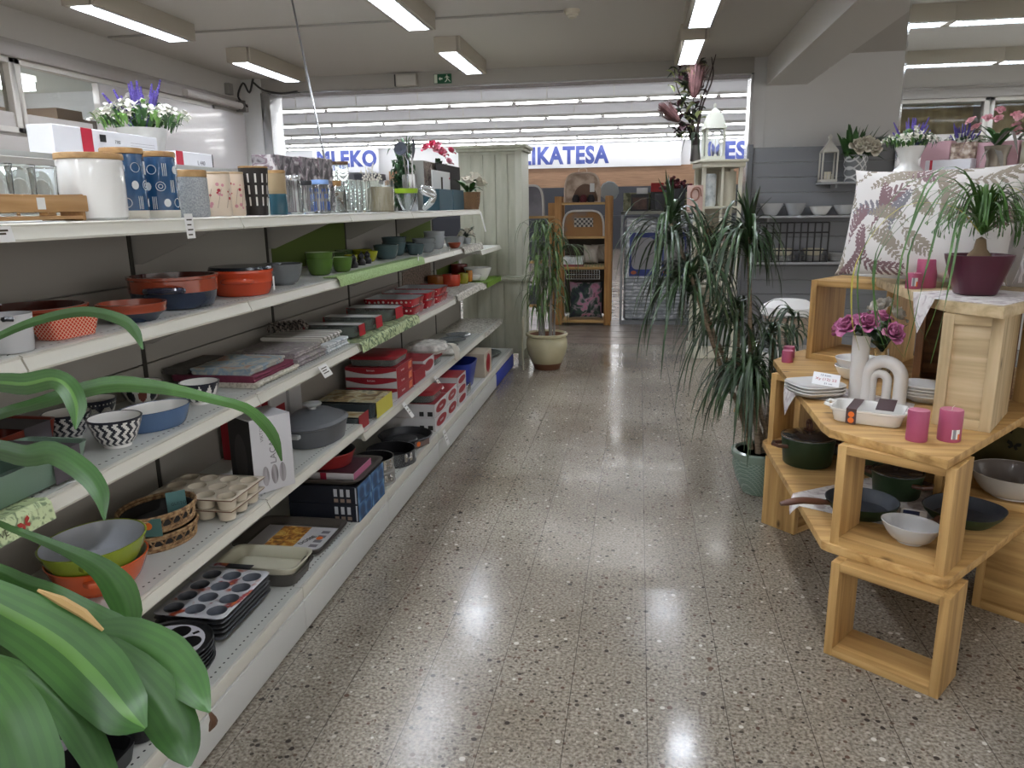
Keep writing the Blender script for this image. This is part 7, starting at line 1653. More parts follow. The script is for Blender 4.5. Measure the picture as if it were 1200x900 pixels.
t = carton('picture_frame', 'small dark framed picture on the second cabinet shelf', 'frame', -.01, .01, -.07, .07, 0, .21, pat('frame gold', [(.4, '#2a241e'), (.6, '#8d7a56')], scale=30)); t.location = inc(.10, .15, 1.147); t.rotation_euler = (0, .12, -.9)
t = carton('gift_box', 'pinkish patterned box on the second cabinet shelf', 'box', -.07, .07, -.05, .05, 0, .15, pat('box rose', [(.35, '#8d6a5e'), (.5, '#b89a90'), (.65, '#d6c6be')], scale=30)); t.location = inc(.29, .13, 1.1425); t.rotation_euler = (0, 0, ca)
solo('ornament', MB().lathe([(.04, 0), (.05, .03), (.03, .07), (.035, .09), (.001, .11)], 16), BLK, 'black ornament on the second cabinet shelf next to the dark frame', 'ornament', inc(.165, .10, 1.1425))
for i, x in enumerate((.10, .28)): 
    b = MB().lathe([(.03, 0), (.035, .03), (.018, .06), (.001, .07)], 14); b.ball((0, 0, .08), .022, 1, 10, 6); solo('figurine', b, [M('figure white', '#c9c6bd', .5), BLK], ('left' if i == 0 else 'right')+' small black and white figurine on the third cabinet shelf', 'figurine', inc(x, .12, .7625))
for i, x in enumerate((.10, .29)): solo('folded_cloth', MB().lathe([(.07, 0), (.09, .01), (.09, .07), (.08, .08), (.001, .082)], 20, n=4), pat('cloth ivory', [(.4, '#b9b2a2'), (.6, '#d5d0c4')], scale=20), ('left' if i == 0 else 'right')+' ivory folded cloth bundle on the low cabinet shelf', 'cloth', inc(x, .14, .3825))
t = carton('ornament_card', 'pink card with a loop figure hanging on the cabinet side', 'card', -.08, .08, -.003, .003, 0, .26, M('card blush', '#c9aca2', .6)); t.location = inc(-.075, -.03, 1.50); t.rotation_euler = (0, 0, ca)
b = MB().tube([(.04*math.cos(a), -.006, .17+.055*math.sin(a)) for a in [2*PI*i/20 for i in range(20)]], .008, 6, closed=True); b.tube(spline([(-.04, -.006, .17), (-.02, -.006, .23), (.04, -.006, .235), (.062, -.006, .15)], 10), .006, 6); b.ball((.02, -.006, .05), .022, 0, 10, 6); obj('loop_figure', b, M('figure brown', '#8a5e4d', .5), t)
# white lantern and protea bouquet on the cabinet
t = thing('lantern', 'white pointed arch lantern standing on the cream cabinet', 'lantern', inc(.13, .15, 2.0055), ca); LP = M('lantern cream', '#d6d8cc', .4)
b = MB()
for x, y in ((-1, -1), (1, -1), (-1, 1), (1, 1)): b.box(x*.085-.01, x*.085+.01, y*.085-.01, y*.085+.01, 0, .30)
b.box(-.1, .1, -.1, .1, 0, .035)
for i in range(5): b.tube(spline([(-.07+.035*i, -.088, .035), (-.09+.045*i, -.088, .12), (-.05+.025*i, -.088, .2)], 8), .004, 5)
obj('frame', b, LP, t); obj('roof', MB().lathe([(.15, .30), (.14, .32), (.09, .43), (.03, .49), (.012, .50), (.018, .53), (.001, .55)], 4), LP, t, rot=(0, 0, PI/4)); obj('glass', MB().box(-.076, .076, -.076, .076, .036, .295), GLASS, t)
P = inc(-.01, .30, 2.0055); t = thing('flower_vase', 'tall bouquet of dusky protea flowers and dark branches on the cabinet', 'flowers', P, 0)
obj('vase', MB().lathe([(.05, 0), (.055, .01), (.035, .16), (.03, .16), (.04, .01), (.001, .01)], 18), M('vase smoke', '#55524f', .3), t)
rnd = random.Random(51); PRO = pat('protea', [(.3, '#4d3433'), (.55, '#74504f'), (.8, '#957672')], scale=14, rough=.7); BRW = M('branch dark', '#3d3230', .8)
def protea(c, r, h, tilt):
    b = MB()
    for l in range(5):
        for k in range(17):
            a = 2*PI*k/17+l*.3; e = Vector((math.cos(a), math.sin(a), 0)); q = 1-.2*l
            b.ribbon([e*r*.22, e*r*.7*q+Vector((0, 0, h*.35)), e*r*.85*q+Vector((0, 0, h*.7)), e*r*(1.3-.15*l)*q+Vector((0, 0, h*(.92+.05*l)))], [r*.04, r*.075, r*.05, .002], side=Vector((-e.y, e.x, 0)), fold=.3, cols=1)
    b.xf(Matrix.Translation(c) @ Matrix.Rotation(tilt[0], 4, 'Y') @ Matrix.Rotation(tilt[1], 4, 'X')); return b
obj('flower', protea((-.04, -.02, .62), .11, .32, (.1, 0)), PRO, t); obj('flower', protea((-.18, -.03, .40), .09, .24, (-.9, .2)), PRO, t)
b = MB()
for p in (((0, 0, .1), (.02, 0, .5), (.10, -.02, .78), (.16, 0, 1.02)), ((0, 0, .1), (.04, 0, .5), (.14, 0, .8), (.12, .02, 1.0)), ((0, 0, .1), (-.04, 0, .4), (-.2, 0, .7), (-.24, 0, .9)), ((0, 0, .1), (-.05, 0, .3), (-.04, 0, .62)), ((0, 0, .1), (-.1, 0, .35), (-.2, 0, .42))): b.tube(spline(p, 10), [.013-.0009*i for i in range(11)], 7)
obj('branches', b, BRW, t); lb = MB()
for i in range(110):
    z_ = rnd.uniform(.25, .95); x_ = rnd.uniform(-.24, .02); a = rnd.uniform(0, 6.28); leafblade(lb, (x_, 0, z_), (x_+.10*math.cos(a), .05*math.sin(a), z_+rnd.uniform(-.06, .10)), .042, rnd, m=rnd.choice((0, 0, 1, 2)))
for dx, L_ in ((-.12, .22), (-.04, .26), (.02, .2), (-.24, .10)): lb.ribbon(spline([(-.03, 0, .28), (dx*.8, -.03, .26), (dx*1.3, -.04, .26-L_)], 8), [.005, .016, .022, .024, .022, .02, .014, .008, .002], fold=.2, cols=1)
obj('foliage', lb, [M('olive dark', '#2f3a2c', .6), M('plum leaf', '#4d2f38', .6), M('pale yellow green', '#a3ad78', .6)], t)
# ------------------------------------------------------------------ wooden rack, metal shelf and goods beyond the opening
RW = wood('rack pine', '#8a5f30', '#a97a42', '#bd9056', 2); yr = 10.15
def orx(u, v=260, y=yr): return oy(u, v, y).x
def orz(v, u=690, y=yr): return oy(u, v, y).z
t = thing('wooden_rack', 'pine shelf rack with bags and cushions beyond the opening', 'rack', (0, 0, 0)); x0, x1 = orx(650), orx(717)
for x in (x0, x1-.09):
    for y in (yr, yr+.42): obj('post', MB().box(x, x+.09, y, y+.05, 0, 1.70), RW, t, bevel=.004)
zs = [.06, orz(313), orz(277), orz(237)]
for z in zs: obj('shelf', MB().box(x0+.091, x1-.091, yr+.0, yr+.46, z-.03, z), PX[0], t, bevel=.003)
xa, xb = x0+.1, x1-.1
obj('back_panel', MB().box(xa-.005, xb+.005, yr+.465, yr+.472, .1, zs[2]), M('rack dark backing', '#4a4540', .8), t)  # added dark sheet, stands in for the darkness behind the goods
# floral cushion below
FLO = pat('floral dark', [(.36, '#20242f'), (.46, '#2f4438'), (.52, '#8f7f86'), (.58, '#b7778f'), (.66, '#3a4a45')], scale=7, rough=.9, distort=.8)
ob = pillow('dark cushion with pink magnolia print on the lowest rack shelf', ((xa+xb)/2+.03, yr+.2, zs[0]+.262), .46, .50, .17, (-.1, 0, 0), FLO)
t = thing('wire_basket', 'grey wire basket above the floral cushion on the rack', 'basket', ((xa+xb)/2, yr+.2, zs[1]-.16)); b = MB()
for i in range(14): x = -.22+.44*i/13; b.tube([(x, -.18, 0), (x, -.18, .12)], .004, 5)
for z in (0, .06, .12): b.tube([(-.22, -.18, z), (.22, -.18, z), (.22, .18, z), (-.22, .18, z)], .005, 5, closed=True)
obj('wires', b, STEEL, t)
t = carton('linen_set', 'white packed linen set on a red tray on the rack', 'linen', -.13, .13, -.14, .14, 0, .13, pat('foil white', [], scale=1)); t.location = (xa+.14, yr+.18, zs[1]+.002); obj('tray', MB().box(-.135, .135, -.15, .145, 0, .03), M('tray red', '#8a4a4c', .5), t)
for i, (dx, a) in enumerate(((.37, .15), (.47, -.15))): pillow('%s small beige grey cushion leaning on the rack' % ('left', 'right')[i], (xa+dx, yr+.16+.16*i, zs[1]+.165), .21, .25, .10, (-.15, a*.3, a), pat('beige cloth', [(.4, '#a39b91'), (.6, '#b9b1a7')], scale=6, rough=.9))
t = carton('folded_blanket', 'folded blankets under the beige cushions on the rack', 'blanket', -.14, .14, -.15, .15, 0, .025, pat('blanket stripe', [(.4, '#a88a6a'), (.5, '#c9b89d'), (.6, '#7f8a5a')], kind='wave', scale=8)); t.location = (xa+.42, yr+.20, zs[1]+.001)
def bag(label, c, w_, d_, h, m1, m2, trim):
    t = thing('pet_bag', label, 'bag', c); n = 20
    def prof(s): return [(s*w_/2*math.copysign(abs(math.cos(a))**.45, math.cos(a)), h*max(0, math.sin(a))**.55) for a in [PI*i/n for i in range(n+1)]]
    pr = prof(1); b = MB(); m_ = len(pr)
    b.v = [(x, y, z) for y in (-d_/2, d_/2) for x, z in pr]; b.f = [[i, i+1, i+1+m_, i+m_] for i in range(m_-1)]+[list(range(m_-1, -1, -1)), list(range(m_, 2*m_)), [0, m_, 2*m_-1, m_-1]]; b.m = [1]*(m_-1)+[0, 0, 1]
    obj('body', b, [m1, m2], t); obj('trim', MB().tube([(x, -d_/2, z) for x, z in pr], .014, 8), trim, t); return t
t = bag('brown and grey carry bag with white trim and a fringed label on the rack', ((xa+xb)/2, yr+.16, zs[2]+.002), .54, .26, .33, pat('bag brown', [(.35, '#6d6764'), (.45, '#8a6236'), (.7, '#9c7242')], scale=2.2, rough=.7), M('bag grey', '#6d6b6c', .8), M('trim white', '#cfccc8', .6))
obj('label', MB().box(-.12, .13, -.134, -.131, .12, .24), pat('bag label', [(.4, '#3d3b3a'), (.55, '#b5b0a6')], kind='checker', scale=34), t)
t = bag('beige fabric pet house with a dark arched opening on top of the rack', ((xa+xb)/2-.02, yr+.235, zs[3]+.002), .46, .30, .37, pat('house beige', [(.4, '#9c8674'), (.55, '#c2ad9a'), (.7, '#d3c2b2')], scale=8, rough=.9), M('house beige side', '#b5a08d', .9), M('house trim', '#c9b6a5', .9))
op = [(x*.82+.04, -.151, z*.62+.01) for x, z in [(.2*math.cos(a), .36*math.sin(a)) for a in [PI*i/14 for i in range(15)]]]; obj('opening', MB().add(op, [list(range(15))]), M('house inside', '#6d5546', .9), t)
obj('handle', MB().tube(spline([(-.06, 0, .37), (-.05, 0, .43), (.04, 0, .43), (.05, 0, .37)], 10), .007, 6), M('house trim', '#c9b6a5', .9), t); obj('tag', MB().box(.10, .16, -.156, -.153, .13, .24), PAPER, t)
for i, x in enumerate((-.10, 0, .10)): solo('toy', MB().lathe([(.04, 0), (.05, .04), (.03, .09), (.001, .10)], 14), [M('toy dark', '#241f22', .6), M('toy red', '#5d1f28', .6), M('toy dark', '#241f22', .6)][i], ['left dark toy before the pet house opening', 'dark red toy in the middle before the pet house opening', 'right dark toy before the pet house opening'][i], 'toy', ((xa+xb)/2+.0+x, yr+.03, zs[3]+.002))
P = oy(713, 238, yr-.0); P.x += .02; solo('table_mirror', MB().lathe([(.0, 0)]+[(.12, 0), (.13, .012), (.12, .024), (.001, .024)], 28, wob=lambda a, i: .03*math.sin(18*a)), M('fan white', '#a9b3b8', .5), 'round white scalloped mirror behind the right rack post', 'mirror', (P.x-.03, yr+.50, zs[3]+.145), (PI/2, 0, 0))
# second rack behind the potted bamboo and the grey bag on it
t = thing('wooden_rack', 'wooden rack hidden behind the dresser and the cream potted plant', 'rack', (0, 0, 0)); x2 = orx(612); x3 = x0-.02
for x in (x2-.55, x3-.09): obj('post', MB().box(x, x+.09, yr+.2, yr+.25, 0, 1.62), RW, t, bevel=.004)
for z in (.25, .85, 1.45): obj('shelf', MB().box(x2-.55, x3, yr+.16, yr+.5, z-.03, z), PX[0], t)
t = bag('grey padded bag with pale trim right of the dresser', ((orx(618)+orx(653))/2-.21, yr+.3, 1.452), .40, .25, .40, pat('bag slate', [(.4, '#67646a'), (.6, '#7d7a80')], scale=4, rough=.6), M('bag grey', '#6d6b6c', .8), M('trim white', '#cfccc8', .6))
for i in range(6):
    t = carton('boxed_good', 'packaged good on the rack behind the cream potted plant', 'box', -.09, .09, -.1, .1, 0, .26, [M('box tan', '#a08a74', .6), M('box rust', '#8a4f38', .6), M('box slate', '#575a62', .6)][i % 3], group='packaged goods behind the cream potted plant'); t.location = (x2-.34+.22*(i % 3), yr+.33, (.252, .852)[i//3])
# metal shelf unit with wrapped bedding packs
yb_ = 10.25
t = thing('metal_shelf', 'grey metal shelf with wrapped bedding beyond the opening', 'shelf', (0, 0, 0)); xm0, xm1 = oy(727, 300, yb_).x, oy(862, 300, yb_).x; ztop = oy(790, 247, yb_).z
for x in (xm0, xm1-.03): obj('post', MB().box(x, x+.03, yb_, yb_+.03, 0, ztop), M('metal grey', '#85888c', .35, metal=.7), t)
obj('top_board', MB().box(xm0, xm1, yb_, yb_+.5, ztop-.04, ztop), M('metal board', '#9a9a90', .5), t); obj('base_board', MB().box(xm0+.031, xm1-.031, yb_+.031, yb_+.5, 0, .05), M('metal grey', '#85888c', .35, metal=.7), t)
WRAP = pat('plastic wrap', [(.3, '#7c8288'), (.5, '#a7adb3'), (.65, '#e2e6ea'), (.75, '#8d949b')], scale=5, rough=.15, distort=2., coat=.5, vec=(1, 1, 2))
edges = [oy(u, 300, yb_).x for u in (731, 770, 805, 850)]
for i in range(3):
    a, b_ = edges[i], edges[i+1]; hgt = ztop-.14
    t = carton('bedding_pack', ['wrapped bedding pack with blue card beside the wooden rack', 'wrapped bedding pack behind the dragon tree leaves', 'wrapped bedding pack next to the cream cabinet'][i], 'bedding', a+.005, b_-.005, yb_+.04, yb_+.42, .052, hgt, WRAP, bev=.03)
    for z in range(11): decal(t, 'fold_line', '-y', .05, .95, .06+.035*z, .07+.035*z, M('fold grey', '#6d7278', .4), off=.004)
    if i < 2:
        decal(t, 'blue_card', '-y', .16, .98, .44, .86, M('card royal', '#33407c', .5), off=.006)
        cc = [(.58+.36*math.copysign(abs(math.cos(s))**.4, math.cos(s)), .66+.155*math.copysign(abs(math.sin(s))**.4, math.sin(s))) for s in [2*PI*k/28 for k in range(28)]]; decal(t, 'grey_window', '-y', 0, 0, 0, 0, M('card window', '#9a9a9c', .6), poly=cc, off=.008)
        cc = [(.30+.09*math.cos(s), .475+.018*math.sin(s)) for s in [2*PI*k/16 for k in range(16)]]; decal(t, 'orange_badge', '-y', 0, 0, 0, 0, M('badge orange', '#b0623e', .5), poly=cc, off=.008)
t = carton('pattern_board', 'olive leaf patterned panel along the metal shelf top', 'panel', xm0+.02, xm1, yb_+.30, yb_+.33, ztop+.001, .24, pat('olive leaf', [(.4, '#4d5338'), (.5, '#8a8c6c'), (.65, '#a3a488')], scale=12, distort=1.))
a, b_ = oy(739, 240, yb_), oy(760, 240, yb_); t = carton('picture_frame', 'black frame with a brown picture on the metal shelf', 'frame', a.x, b_.x, yb_+.10, yb_+.13, ztop+.001, .22, BLK); decal(t, 'picture', '-y', .1, .9, .1, .8, pat('brown picture', [(.4, '#3d2a24'), (.6, '#6d4f44')], scale=7))
for i, (u0, u1, h, vt) in enumerate(((767, 780, .22, 222), (784, 804, .28, 214))):
    a, b_ = oy(u0, 240, yb_), oy(u1, 240, yb_); R = (b_.x-a.x)/2; c = Vector(((a.x+b_.x)/2, yb_+.085, ztop+.001))
    t = thing('flower_pot', ['small plain dark grey pot on the metal shelf', 'large dark grey pot with burgundy flowers on the metal shelf'][i], 'flower pot', c); obj('pot', MB().lathe([(R*.72, 0), (R*.75, .005), (R, h), (R*.88, h), (R*.7, .02), (.001, .02)], 22), M('pot slate', '#55575c', .6), t)
    if i:
        rnd = random.Random(61); b = MB()
        for k in range(70): q = rnd.uniform(0, .24); an = rnd.uniform(0, 6.28); b.ball((q*math.cos(an)-.03, q*.6*math.sin(an), h+rnd.uniform(.0, .16)*(1.1-q/.24)), .024, rnd.choice((0, 0, 1)), 6, 4)
        obj('blossoms', b, [M('burgundy bloom', '#4d1f28', .7), M('burgundy bloom light', '#7a3640', .7)], t)
a, b_ = oy(763, 215, yb_+.2), oy(778, 215, yb_+.2); t = carton('boxed_good', 'black and red boxed good behind the small grey pot', 'box', a.x, b_.x, yb_+.225, yb_+.295, ztop+.001, .36, BLK); decal(t, 'red_band', '-y', 0, 1, .68, 1, M('box red', '#b0282c', .5))
a, b_ = oy(746, 225, yb_+.2), oy(759, 225, yb_+.2); t = carton('boxed_good', 'white boxed good behind the black frame', 'box', a.x, b_.x, yb_+.16, yb_+.26, ztop+.001, .30, PAPER)
# ------------------------------------------------------------------ small cloth covered table with lamp shade and succulent
t = thing('side_table', 'round side table with splayed wooden legs behind the dragon tree', 'table', (1.02, 5.75, 0))
obj('table_top', MB().lathe([(.0, .50), (.28, .50), (.285, .52), (.001, .5215)], 36), PX[0], t)
for k in range(3): a = 2*PI*k/3+2.9; obj('leg', MB().tube([(.10*math.cos(a), .10*math.sin(a), .50), (.26*math.cos(a), .26*math.sin(a), .012)], [.022, .016], 10), PX[2], t)
def skirt(i, r): return r
cl = MB().lathe([(.305, .26), (.302, .36), (.298, .50), (.292, .526), (.001, .5275)], 72, cap=False, wob=lambda a, i: (.06 if i == 0 else .03 if i == 1 else .0)*math.sin(9*a)); o = solo('tablecloth', cl, pat('white tablecloth', [(.4, '#c4c0bd'), (.6, '#d9d6d2')], scale=12, rough=.9), 'white cloth draped over the round side table', 'tablecloth', (1.02, 5.75, .0))
P = Vector((.93, 5.62, .529)); t = thing('succulent_pot', 'small grey pot with a green succulent on the white cloth', 'plant', P); obj('pot', MB().lathe([(.045, 0), (.06, .075), (.054, .075), (.04, .01), (.001, .01)], 18), LGB, t); lb = MB(); rnd = random.Random(71)
for i in range(22): a = i*2.4; q = .02+.002*i; leafblade(lb, (0, 0, .07), (.07*math.cos(a)*(1-.02*i), .07*math.sin(a)*(1-.02*i), .09+.002*i), .014, rnd)
obj('leaves', lb, pat('succulent', [(.4, '#2f5a44'), (.6, '#4a7a60')], scale=20), t)
t = thing('lidded_basket', 'cream tapered basket with white cloth cover on the side table', 'basket', (1.12, 5.85, .529)); obj('body', MB().lathe([(.09, 0), (.10, .01), (.20, .26), (.19, .26), (.09, .02), (.001, .02)], 30), M('basket cream', '#b3a595', .8), t); obj('cover', MB().lathe([(.19, .235), (.215, .25), (.20, .30), (.12, .345), (.001, .35)], 30, wob=lambda a, i: .02*math.sin(8*a)), M('cover white', '#e6e4e2', .8), t)
# ------------------------------------------------------------------ dragon tree in the green pot
PGN = M('pot celadon', '#7d8f82', .25, coat=.4)
t = thing('potted_dragon_tree', 'dragon tree with several leafy heads in a celadon green pot', 'plant', (.70, 4.16, 0))
obj('pot', MB().lathe([(.085, 0), (.095, .004), (.135, .09), (.155, .17), (.150, .215), (.158, .225), (.158, .245), (.138, .245), (.13, .2), (.08, .02), (.001, .02)], 44), lattice_mat('celadon weave', '#6f8477', '#90a195', .018), t)
obj('pot_rim', MB().lathe([(.153, .205), (.162, .222), (.162, .244), (.14, .250), (.137, .235)], 44), PGN, t)
obj('inner_pot', MB().lathe([(.134, .235), (.126, .235), (.12, .16), (.001, .165)], 36), BLK, t)
STM = pat('cane bark', [(.4, '#6d5f4d'), (.6, '#8d7d68')], scale=30, rough=.9, vec=(1, 1, 3))
DRG = pat('dragon leaf', [(.3, '#1d2e1c'), (.55, '#2d4427'), (.8, '#4a6238')], scale=9, rough=.35); rnd = random.Random(81)
def tuft(b, c, n, L_, droop, w_=.011, az=None, up0=.25):
    for i in range(n):
        a = rnd.uniform(0, 2*PI); l = L_*rnd.uniform(.6, 1.1); e = Vector((math.cos(a), math.sin(a), 0)); q = rnd.random(); up = up0*(1-1.2*q)+.15
        l *= .5 if (e.x > .05 and c[0] > -.16) else 1; d = droop*rnd.uniform(.55, 1.15)*(0.3+.9*q); base = Vector(c)+Vector((0, 0, rnd.uniform(-.12, .04)))
        lift = (.55-.75*q)*up0*2.2
        pts = spline([base, base+e*l*.30+Vector((0, 0, l*(.10+lift*.55))), base+e*l*.62+Vector((0, 0, l*(.06+lift*.7-d*.10))), base+e*l*.86+Vector((0, 0, l*(-.10+lift*.6-d*.42))), base+e*l*.95+Vector((0, 0, l*(-.30+lift*.45-d*.72)))], 9)
        b.ribbon(pts, [w_*.5, w_*.8, w_, w_, w_, w_*.95, w_*.85, w_*.65, w_*.4, .0008], fold=.3, cols=1)
O = Vector((.70, 4.16, 0))
heads = [(od(786, 262, 1).normalized(), 4.12, 40, .42), (od(809, 322, 1), 4.02, 46, .42), (od(878, 276, 1), 4.16, 64, .50), (od(881, 432, 1), 4.10, 70, .40), (od(862, 360, 1), 4.22, 44, .42), (od(905, 395, 1), 4.45, 30, .38), (od(930, 345, 1), 4.75, 22, .34)]
hp = []
for (u, v), yy in zip(((786, 262), (809, 322), (878, 276), (881, 432), (864, 362), (905, 392), (930, 372)), (4.12, 4.02, 4.16, 4.06, 4.25, 4.42, 4.66)): hp.append(oy(u, v, yy)-O)
for k, p in enumerate(hp):
    base = Vector((.05*math.cos(k*2.2), .05*math.sin(k*2.2), .16)); mid = base.lerp(p, .5)+Vector((.04*math.sin(k*3), .05, -.02))
    obj('stem', MB().tube(spline([base, base.lerp(mid, .5)+Vector((0, 0, .06)), mid, p], 14), [.017-.0005*i for i in range(15)], 10), STM, t)
for k, (p, n, L_, dr) in enumerate(zip(hp, (48, 54, 76, 90, 56, 40, 26), (.34, .34, .42, .33, .38, .34, .28), (1.0, 1.2, 1.15, 1.1, 1.2, 1.0, .9))):
    b = MB(); tuft(b, p, int(n*1.35), L_*.97, dr, .0080, up0=.42 if k == 2 else .3)
    if k in (0, 2):
        for i in range(9): a = rnd.uniform(0, 6.28); q = rnd.uniform(.03, .14); b.ribbon(spline([p, p+Vector((q*.4*math.cos(a), q*.4*math.sin(a), .12)), p+Vector((q*math.cos(a), q*math.sin(a), rnd.uniform(.17, .28)))], 6), [.007, .010, .011, .010, .008, .005, .001], fold=.3, cols=1)
    obj('leaf_head', b, DRG, t)
# ------------------------------------------------------------------ grassy plant in the cream pot
t = thing('potted_bamboo_plant', 'slender leafy plant with grey canes in a large cream glazed pot by the dresser', 'plant', (-.875, 7.33, 0))
CP = M('cream glaze pot', '#b5ad8c', .25, coat=.4, var=.12, vscale=3)
obj('pot', MB().lathe([(.115, 0), (.125, .004), (.15, .065), (.151, .066), (.19, .16), (.205, .24), (.20, .30), (.185, .325), (.205, .335), (.21, .355), (.195, .362), (.178, .345), (.17, .27), (.12, .03), (.001, .03)], 48, lambda i, k: 1 if i < 3 else (1 if i > 10 else 0)), [CP, M('raw clay', '#6d4630', .7)], t)
obj('soil', MB().lathe([(.172, .30), (.001, .305)], 24), M('soil', '#4a3a2c', .95, bump=1.), t); rnd = random.Random(91)
for k in range(6):
    a = k*1.05; bx, by = .07*math.cos(a), .07*math.sin(a); obj('cane', MB().tube(spline([(bx, by, .29), (bx*1.2, by*1.2, .7), (bx*1.6+.02*math.sin(k), by*1.4, 1.15+.05*(k % 3))], 10), [.012-.0005*i for i in range(11)], 8), M('cane grey', '#85807a', .7), t)
BMB = pat('bamboo leaf', [(.3, '#2c431f'), (.5, '#456030'), (.7, '#64803f'), (.85, '#8a9a4a')], scale=6, rough=.4); b = MB()
for i in range(230):
    k = i % 6; a = k*1.05; z = rnd.uniform(.55, 1.42); f = z/1.2; c = Vector((.10*f*math.cos(a)+rnd.gauss(0, .035), .09*f*math.sin(a)+rnd.gauss(0, .03), z)); an = rnd.uniform(0, 6.28); L_ = rnd.uniform(.14, .32); e = Vector((math.cos(an), -abs(math.sin(an))*.7 if math.cos(an) < .2 else math.sin(an)*.7, 0)); c.y = min(c.y, .02) if c.x < 0 else c.y
    b.ribbon(spline([c, c+e*L_*.35+Vector((0, 0, .05)), c+e*L_*.6+Vector((0, 0, -.04)), c+e*L_*.72+Vector((0, 0, -L_*.75))], 7), [.003, .007, .009, .009, .008, .006, .004, .0008], fold=.3, cols=1)
for i in range(14): an = rnd.uniform(-.5, .6); c = Vector((.12, -.02, 1.12)); e = Vector((math.cos(an), math.sin(an), 0)); L_ = rnd.uniform(.18, .38); b.ribbon(spline([c, c+e*L_*.4+Vector((0, 0, .10)), c+e*L_*.85+Vector((0, 0, .04)), c+e*L_+Vector((0, 0, -.16))], 7), [.004, .008, .009, .009, .008, .006, .004, .0008], fold=.3, cols=1)
obj('leaves', b, BMB, t)
t = thing('garden_hose', 'loop of pale cord beside the cream pot', 'cord', (-1.09, 7.18, 0)); obj('loop', MB().tube([(.0, .035*math.cos(a), .47+.065*math.sin(a)) for a in [2*PI*i/18 for i in range(18)]], .008, 6, closed=True), M('cord pale', '#b5b09a', .6), t); obj('tail', MB().tube(spline([(0, -.02, .40), (-.01, 0, .2), (.0, .0, .008)], 8), .007, 6), M('cord pale', '#b5b09a', .6), t)
# ------------------------------------------------------------------ big leafed plant in front of the shelves, lower left
TP = Vector((-.98, .72, 0)); t = thing('potted_corn_plant', 'large glossy leafed corn plant in the lower left foreground', 'plant', TP)
obj('pot', MB().lathe([(.12, 0), (.13, .005), (.16, .26), (.165, .28), (.15, .28), (.12, .02), (.001, .02)], 36), M('pot umber', '#5d4a40', .5), t); obj('soil', MB().lathe([(.15, .25), (.001, .255)], 24), M('soil', '#4a3a2c', .95, bump=1.), t)
obj('trunk', MB().tube(spline([(0, 0, .2), (.02, .01, .6), (0, .02, 1.0), (.01, .03, 1.38)], 12), [.034]*8+[.030, .026, .022, .018, .012], 12), STM, t)
BL = pat('corn leaf', [(.3, '#26451a'), (.5, '#335a23'), (.7, '#42702c')], scale=5, rough=.42); BL3 = pat('corn leaf vein', [(.3, '#223f18'), (.5, '#2e5420'), (.7, '#3c6829')], scale=5, rough=.42); BL2 = pat('corn leaf stripe', [(.3, '#41682a'), (.6, '#517a30')], scale=5, rough=.42); DRY = M('dry leaf', '#a88a5a', .8); DRYD = M('dry tip', '#4d3626', .9)
leaves = [
 ([(-20, 402), (40, 380), (100, 364), (140, 371), (158, 386), (167, 407)], [4, 5, 6, 7, 6, 1], 1.12, 1.20, 1.30),
 ([(-20, 452), (30, 453), (62, 447), (80, 456), (90, 478), (89, 506)], [10, 13, 12, 13, 11, 1], 1.02, 1.02, 1.22),
 ([(-20, 495), (40, 476), (85, 458), (130, 448), (180, 455), (240, 467), (285, 475), (308, 492), (322, 512), (330, 538)], [6, 7, 9, 10, 8, 6, 6, 7, 6, 1], 1.05, 1.25, 1.20),
 ([(-20, 532), (30, 536), (62, 530), (98, 550), (117, 575), (122, 607)], [11, 13, 14, 13, 10, 1], 1.0, 1.0, 1.12),
 ([(-20, 616), (15, 621), (75, 641), (115, 662), (140, 690), (151, 722), (149, 745)], [3, 4, 7, 12, 18, 15, 3], 1.02, 1.08, 1.02),
 ([(-20, 668), (30, 682), (65, 692), (105, 716), (135, 733), (158, 748)], [8, 10, 9, 12, 13, 4], .98, 1.02, 1.0),
 ([(-40, 700), (20, 722), (70, 752), (112, 792), (146, 832), (170, 853)], [26, 33, 37, 37, 28, 3], .92, .88, .98),
 ([(60, 742), (110, 746), (150, 752), (190, 770), (218, 796), (235, 820), (246, 835)], [4, 16, 27, 31, 25, 12, 1], 1.0, .96, .98),
 ([(80, 745), (120, 757), (152, 786), (186, 822), (206, 856), (216, 880), (222, 899)], [4, 12, 25, 31, 27, 17, 2], .97, .92, .96),
 ([(-75, 748), (-18, 798), (10, 842), (30, 900), (42, 960)], [14, 30, 38, 40, 30], .82, .78, .9),
 ([(-30, 772), (28, 796), (70, 826), (100, 866), (124, 912)], [7, 14, 19, 20, 15], .90, .88, .92),
 ([(-10, 740), (20, 770), (45, 800), (60, 830)], [10, 22, 20, 6], 1.02, 1.04, .95)]
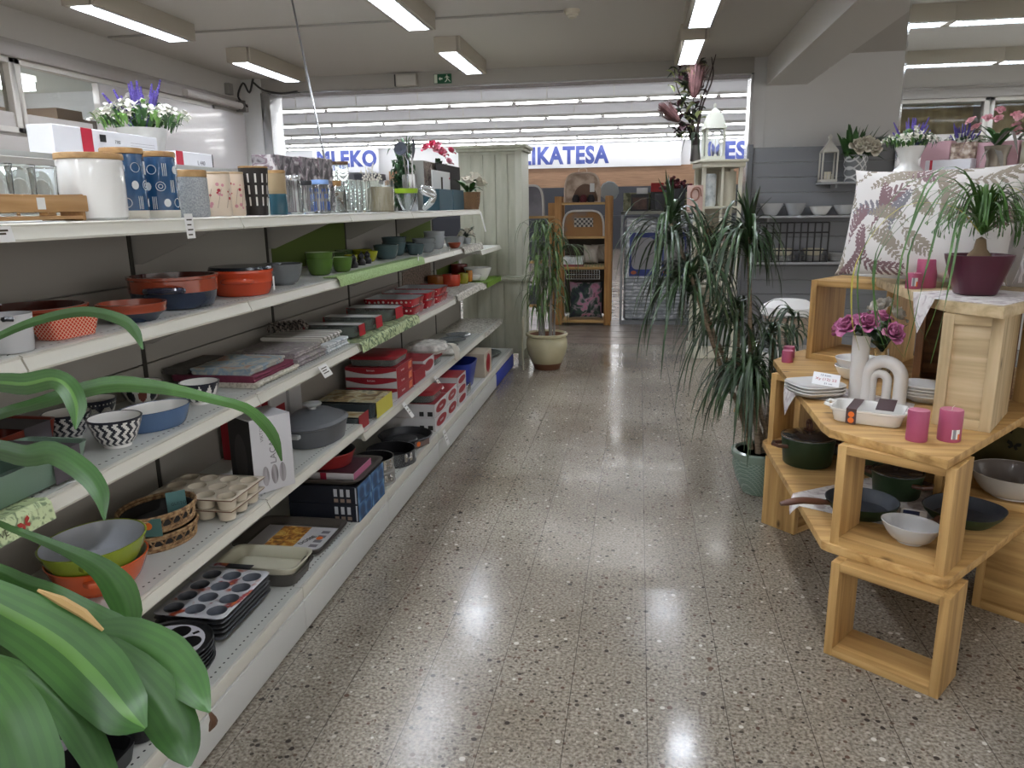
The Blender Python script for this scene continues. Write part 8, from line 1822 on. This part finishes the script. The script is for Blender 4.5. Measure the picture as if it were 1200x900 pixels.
for k, (pp, ww, t0, t1, zb) in enumerate(leaves):
    n = len(pp); pts = []
    for i, (u, v) in enumerate(pp): pts.append(od(u, v, t0+(t1-t0)*i/(n-1)+.03*math.sin(PI*i/(n-1))))
    root = TP+Vector((.01, .02, zb)); m0 = root.lerp(pts[0], .5)+Vector((0, 0, .03)); N_ = 30
    allp = spline([root, m0]+pts, N_); w0 = [ww[0]*.5, ww[0]*.8]+list(ww); wm = []
    for i in range(N_+1):
        q = i/N_*(len(w0)-1); j = min(int(q), len(w0)-2); px_ = w0[j]+(w0[j+1]-w0[j])*(q-j); wm.append(max(px_, .6)*(allp[i]-Vector((0, 0, EYE))).dot(_F)/F_PX)
    side = []
    for i in range(N_+1):
        d = (allp[min(i+1, N_)]-allp[max(i-1, 0)]).normalized(); vw = (allp[i]-Vector((0, 0, EYE))).normalized(); s_ = d.cross(vw)
        if s_.length < .05: s_ = d.cross(Vector((0, 0, 1)))
        side.append(s_.normalized())
    def mf(i, c, k=k): return 1 if (c in (-1, 0) and k in (1, 6)) else (2 if c in (-6, -4, -2, 1, 3, 5) else 0)
    b = MB().ribbon([p-TP for p in allp], wm, side=side, fold=.22, cols=6, m=mf)
    b.v = [(x, y, z+.004*math.sin(17*x+23*y+k)) for x, y, z in b.v]
    lf_ = obj('leaf', b, [BL, BL2, BL3], t, smooth=80)
    if k in (7,):
        tip = allp[-1]-TP; obj('dry_tip', MB().tube(spline([tip, tip+Vector((.004, 0, -.012)), tip+Vector((-.004, 0, -.028))], 6), [.002, .003, .004, .005, .005, .003, .001], 6), DRYD, lf_)
    if k == 6:
        q = [allp[i]-TP-side[i]*wm[i]*-.98 for i in (13, 15, 17, 19)]; obj('dry_edge', MB().tube([p+Vector((0, 0, .002)) for p in q], [.002, .006, .006, .002], 6), DRY, lf_)
# black bin just entering the lower right corner
t = thing('black_bin', 'black plastic bin cut by the lower right photo corner', 'bin', (1.205, 1.80, 0), -.35)
obj('body', MB().lathe([(.17, 0), (.175, .005), (.20, .27), (.205, .28), (.19, .28), (.165, .012), (.001, .01)], 40, n=7), M('bin black', '#1b1d20', .4), t)
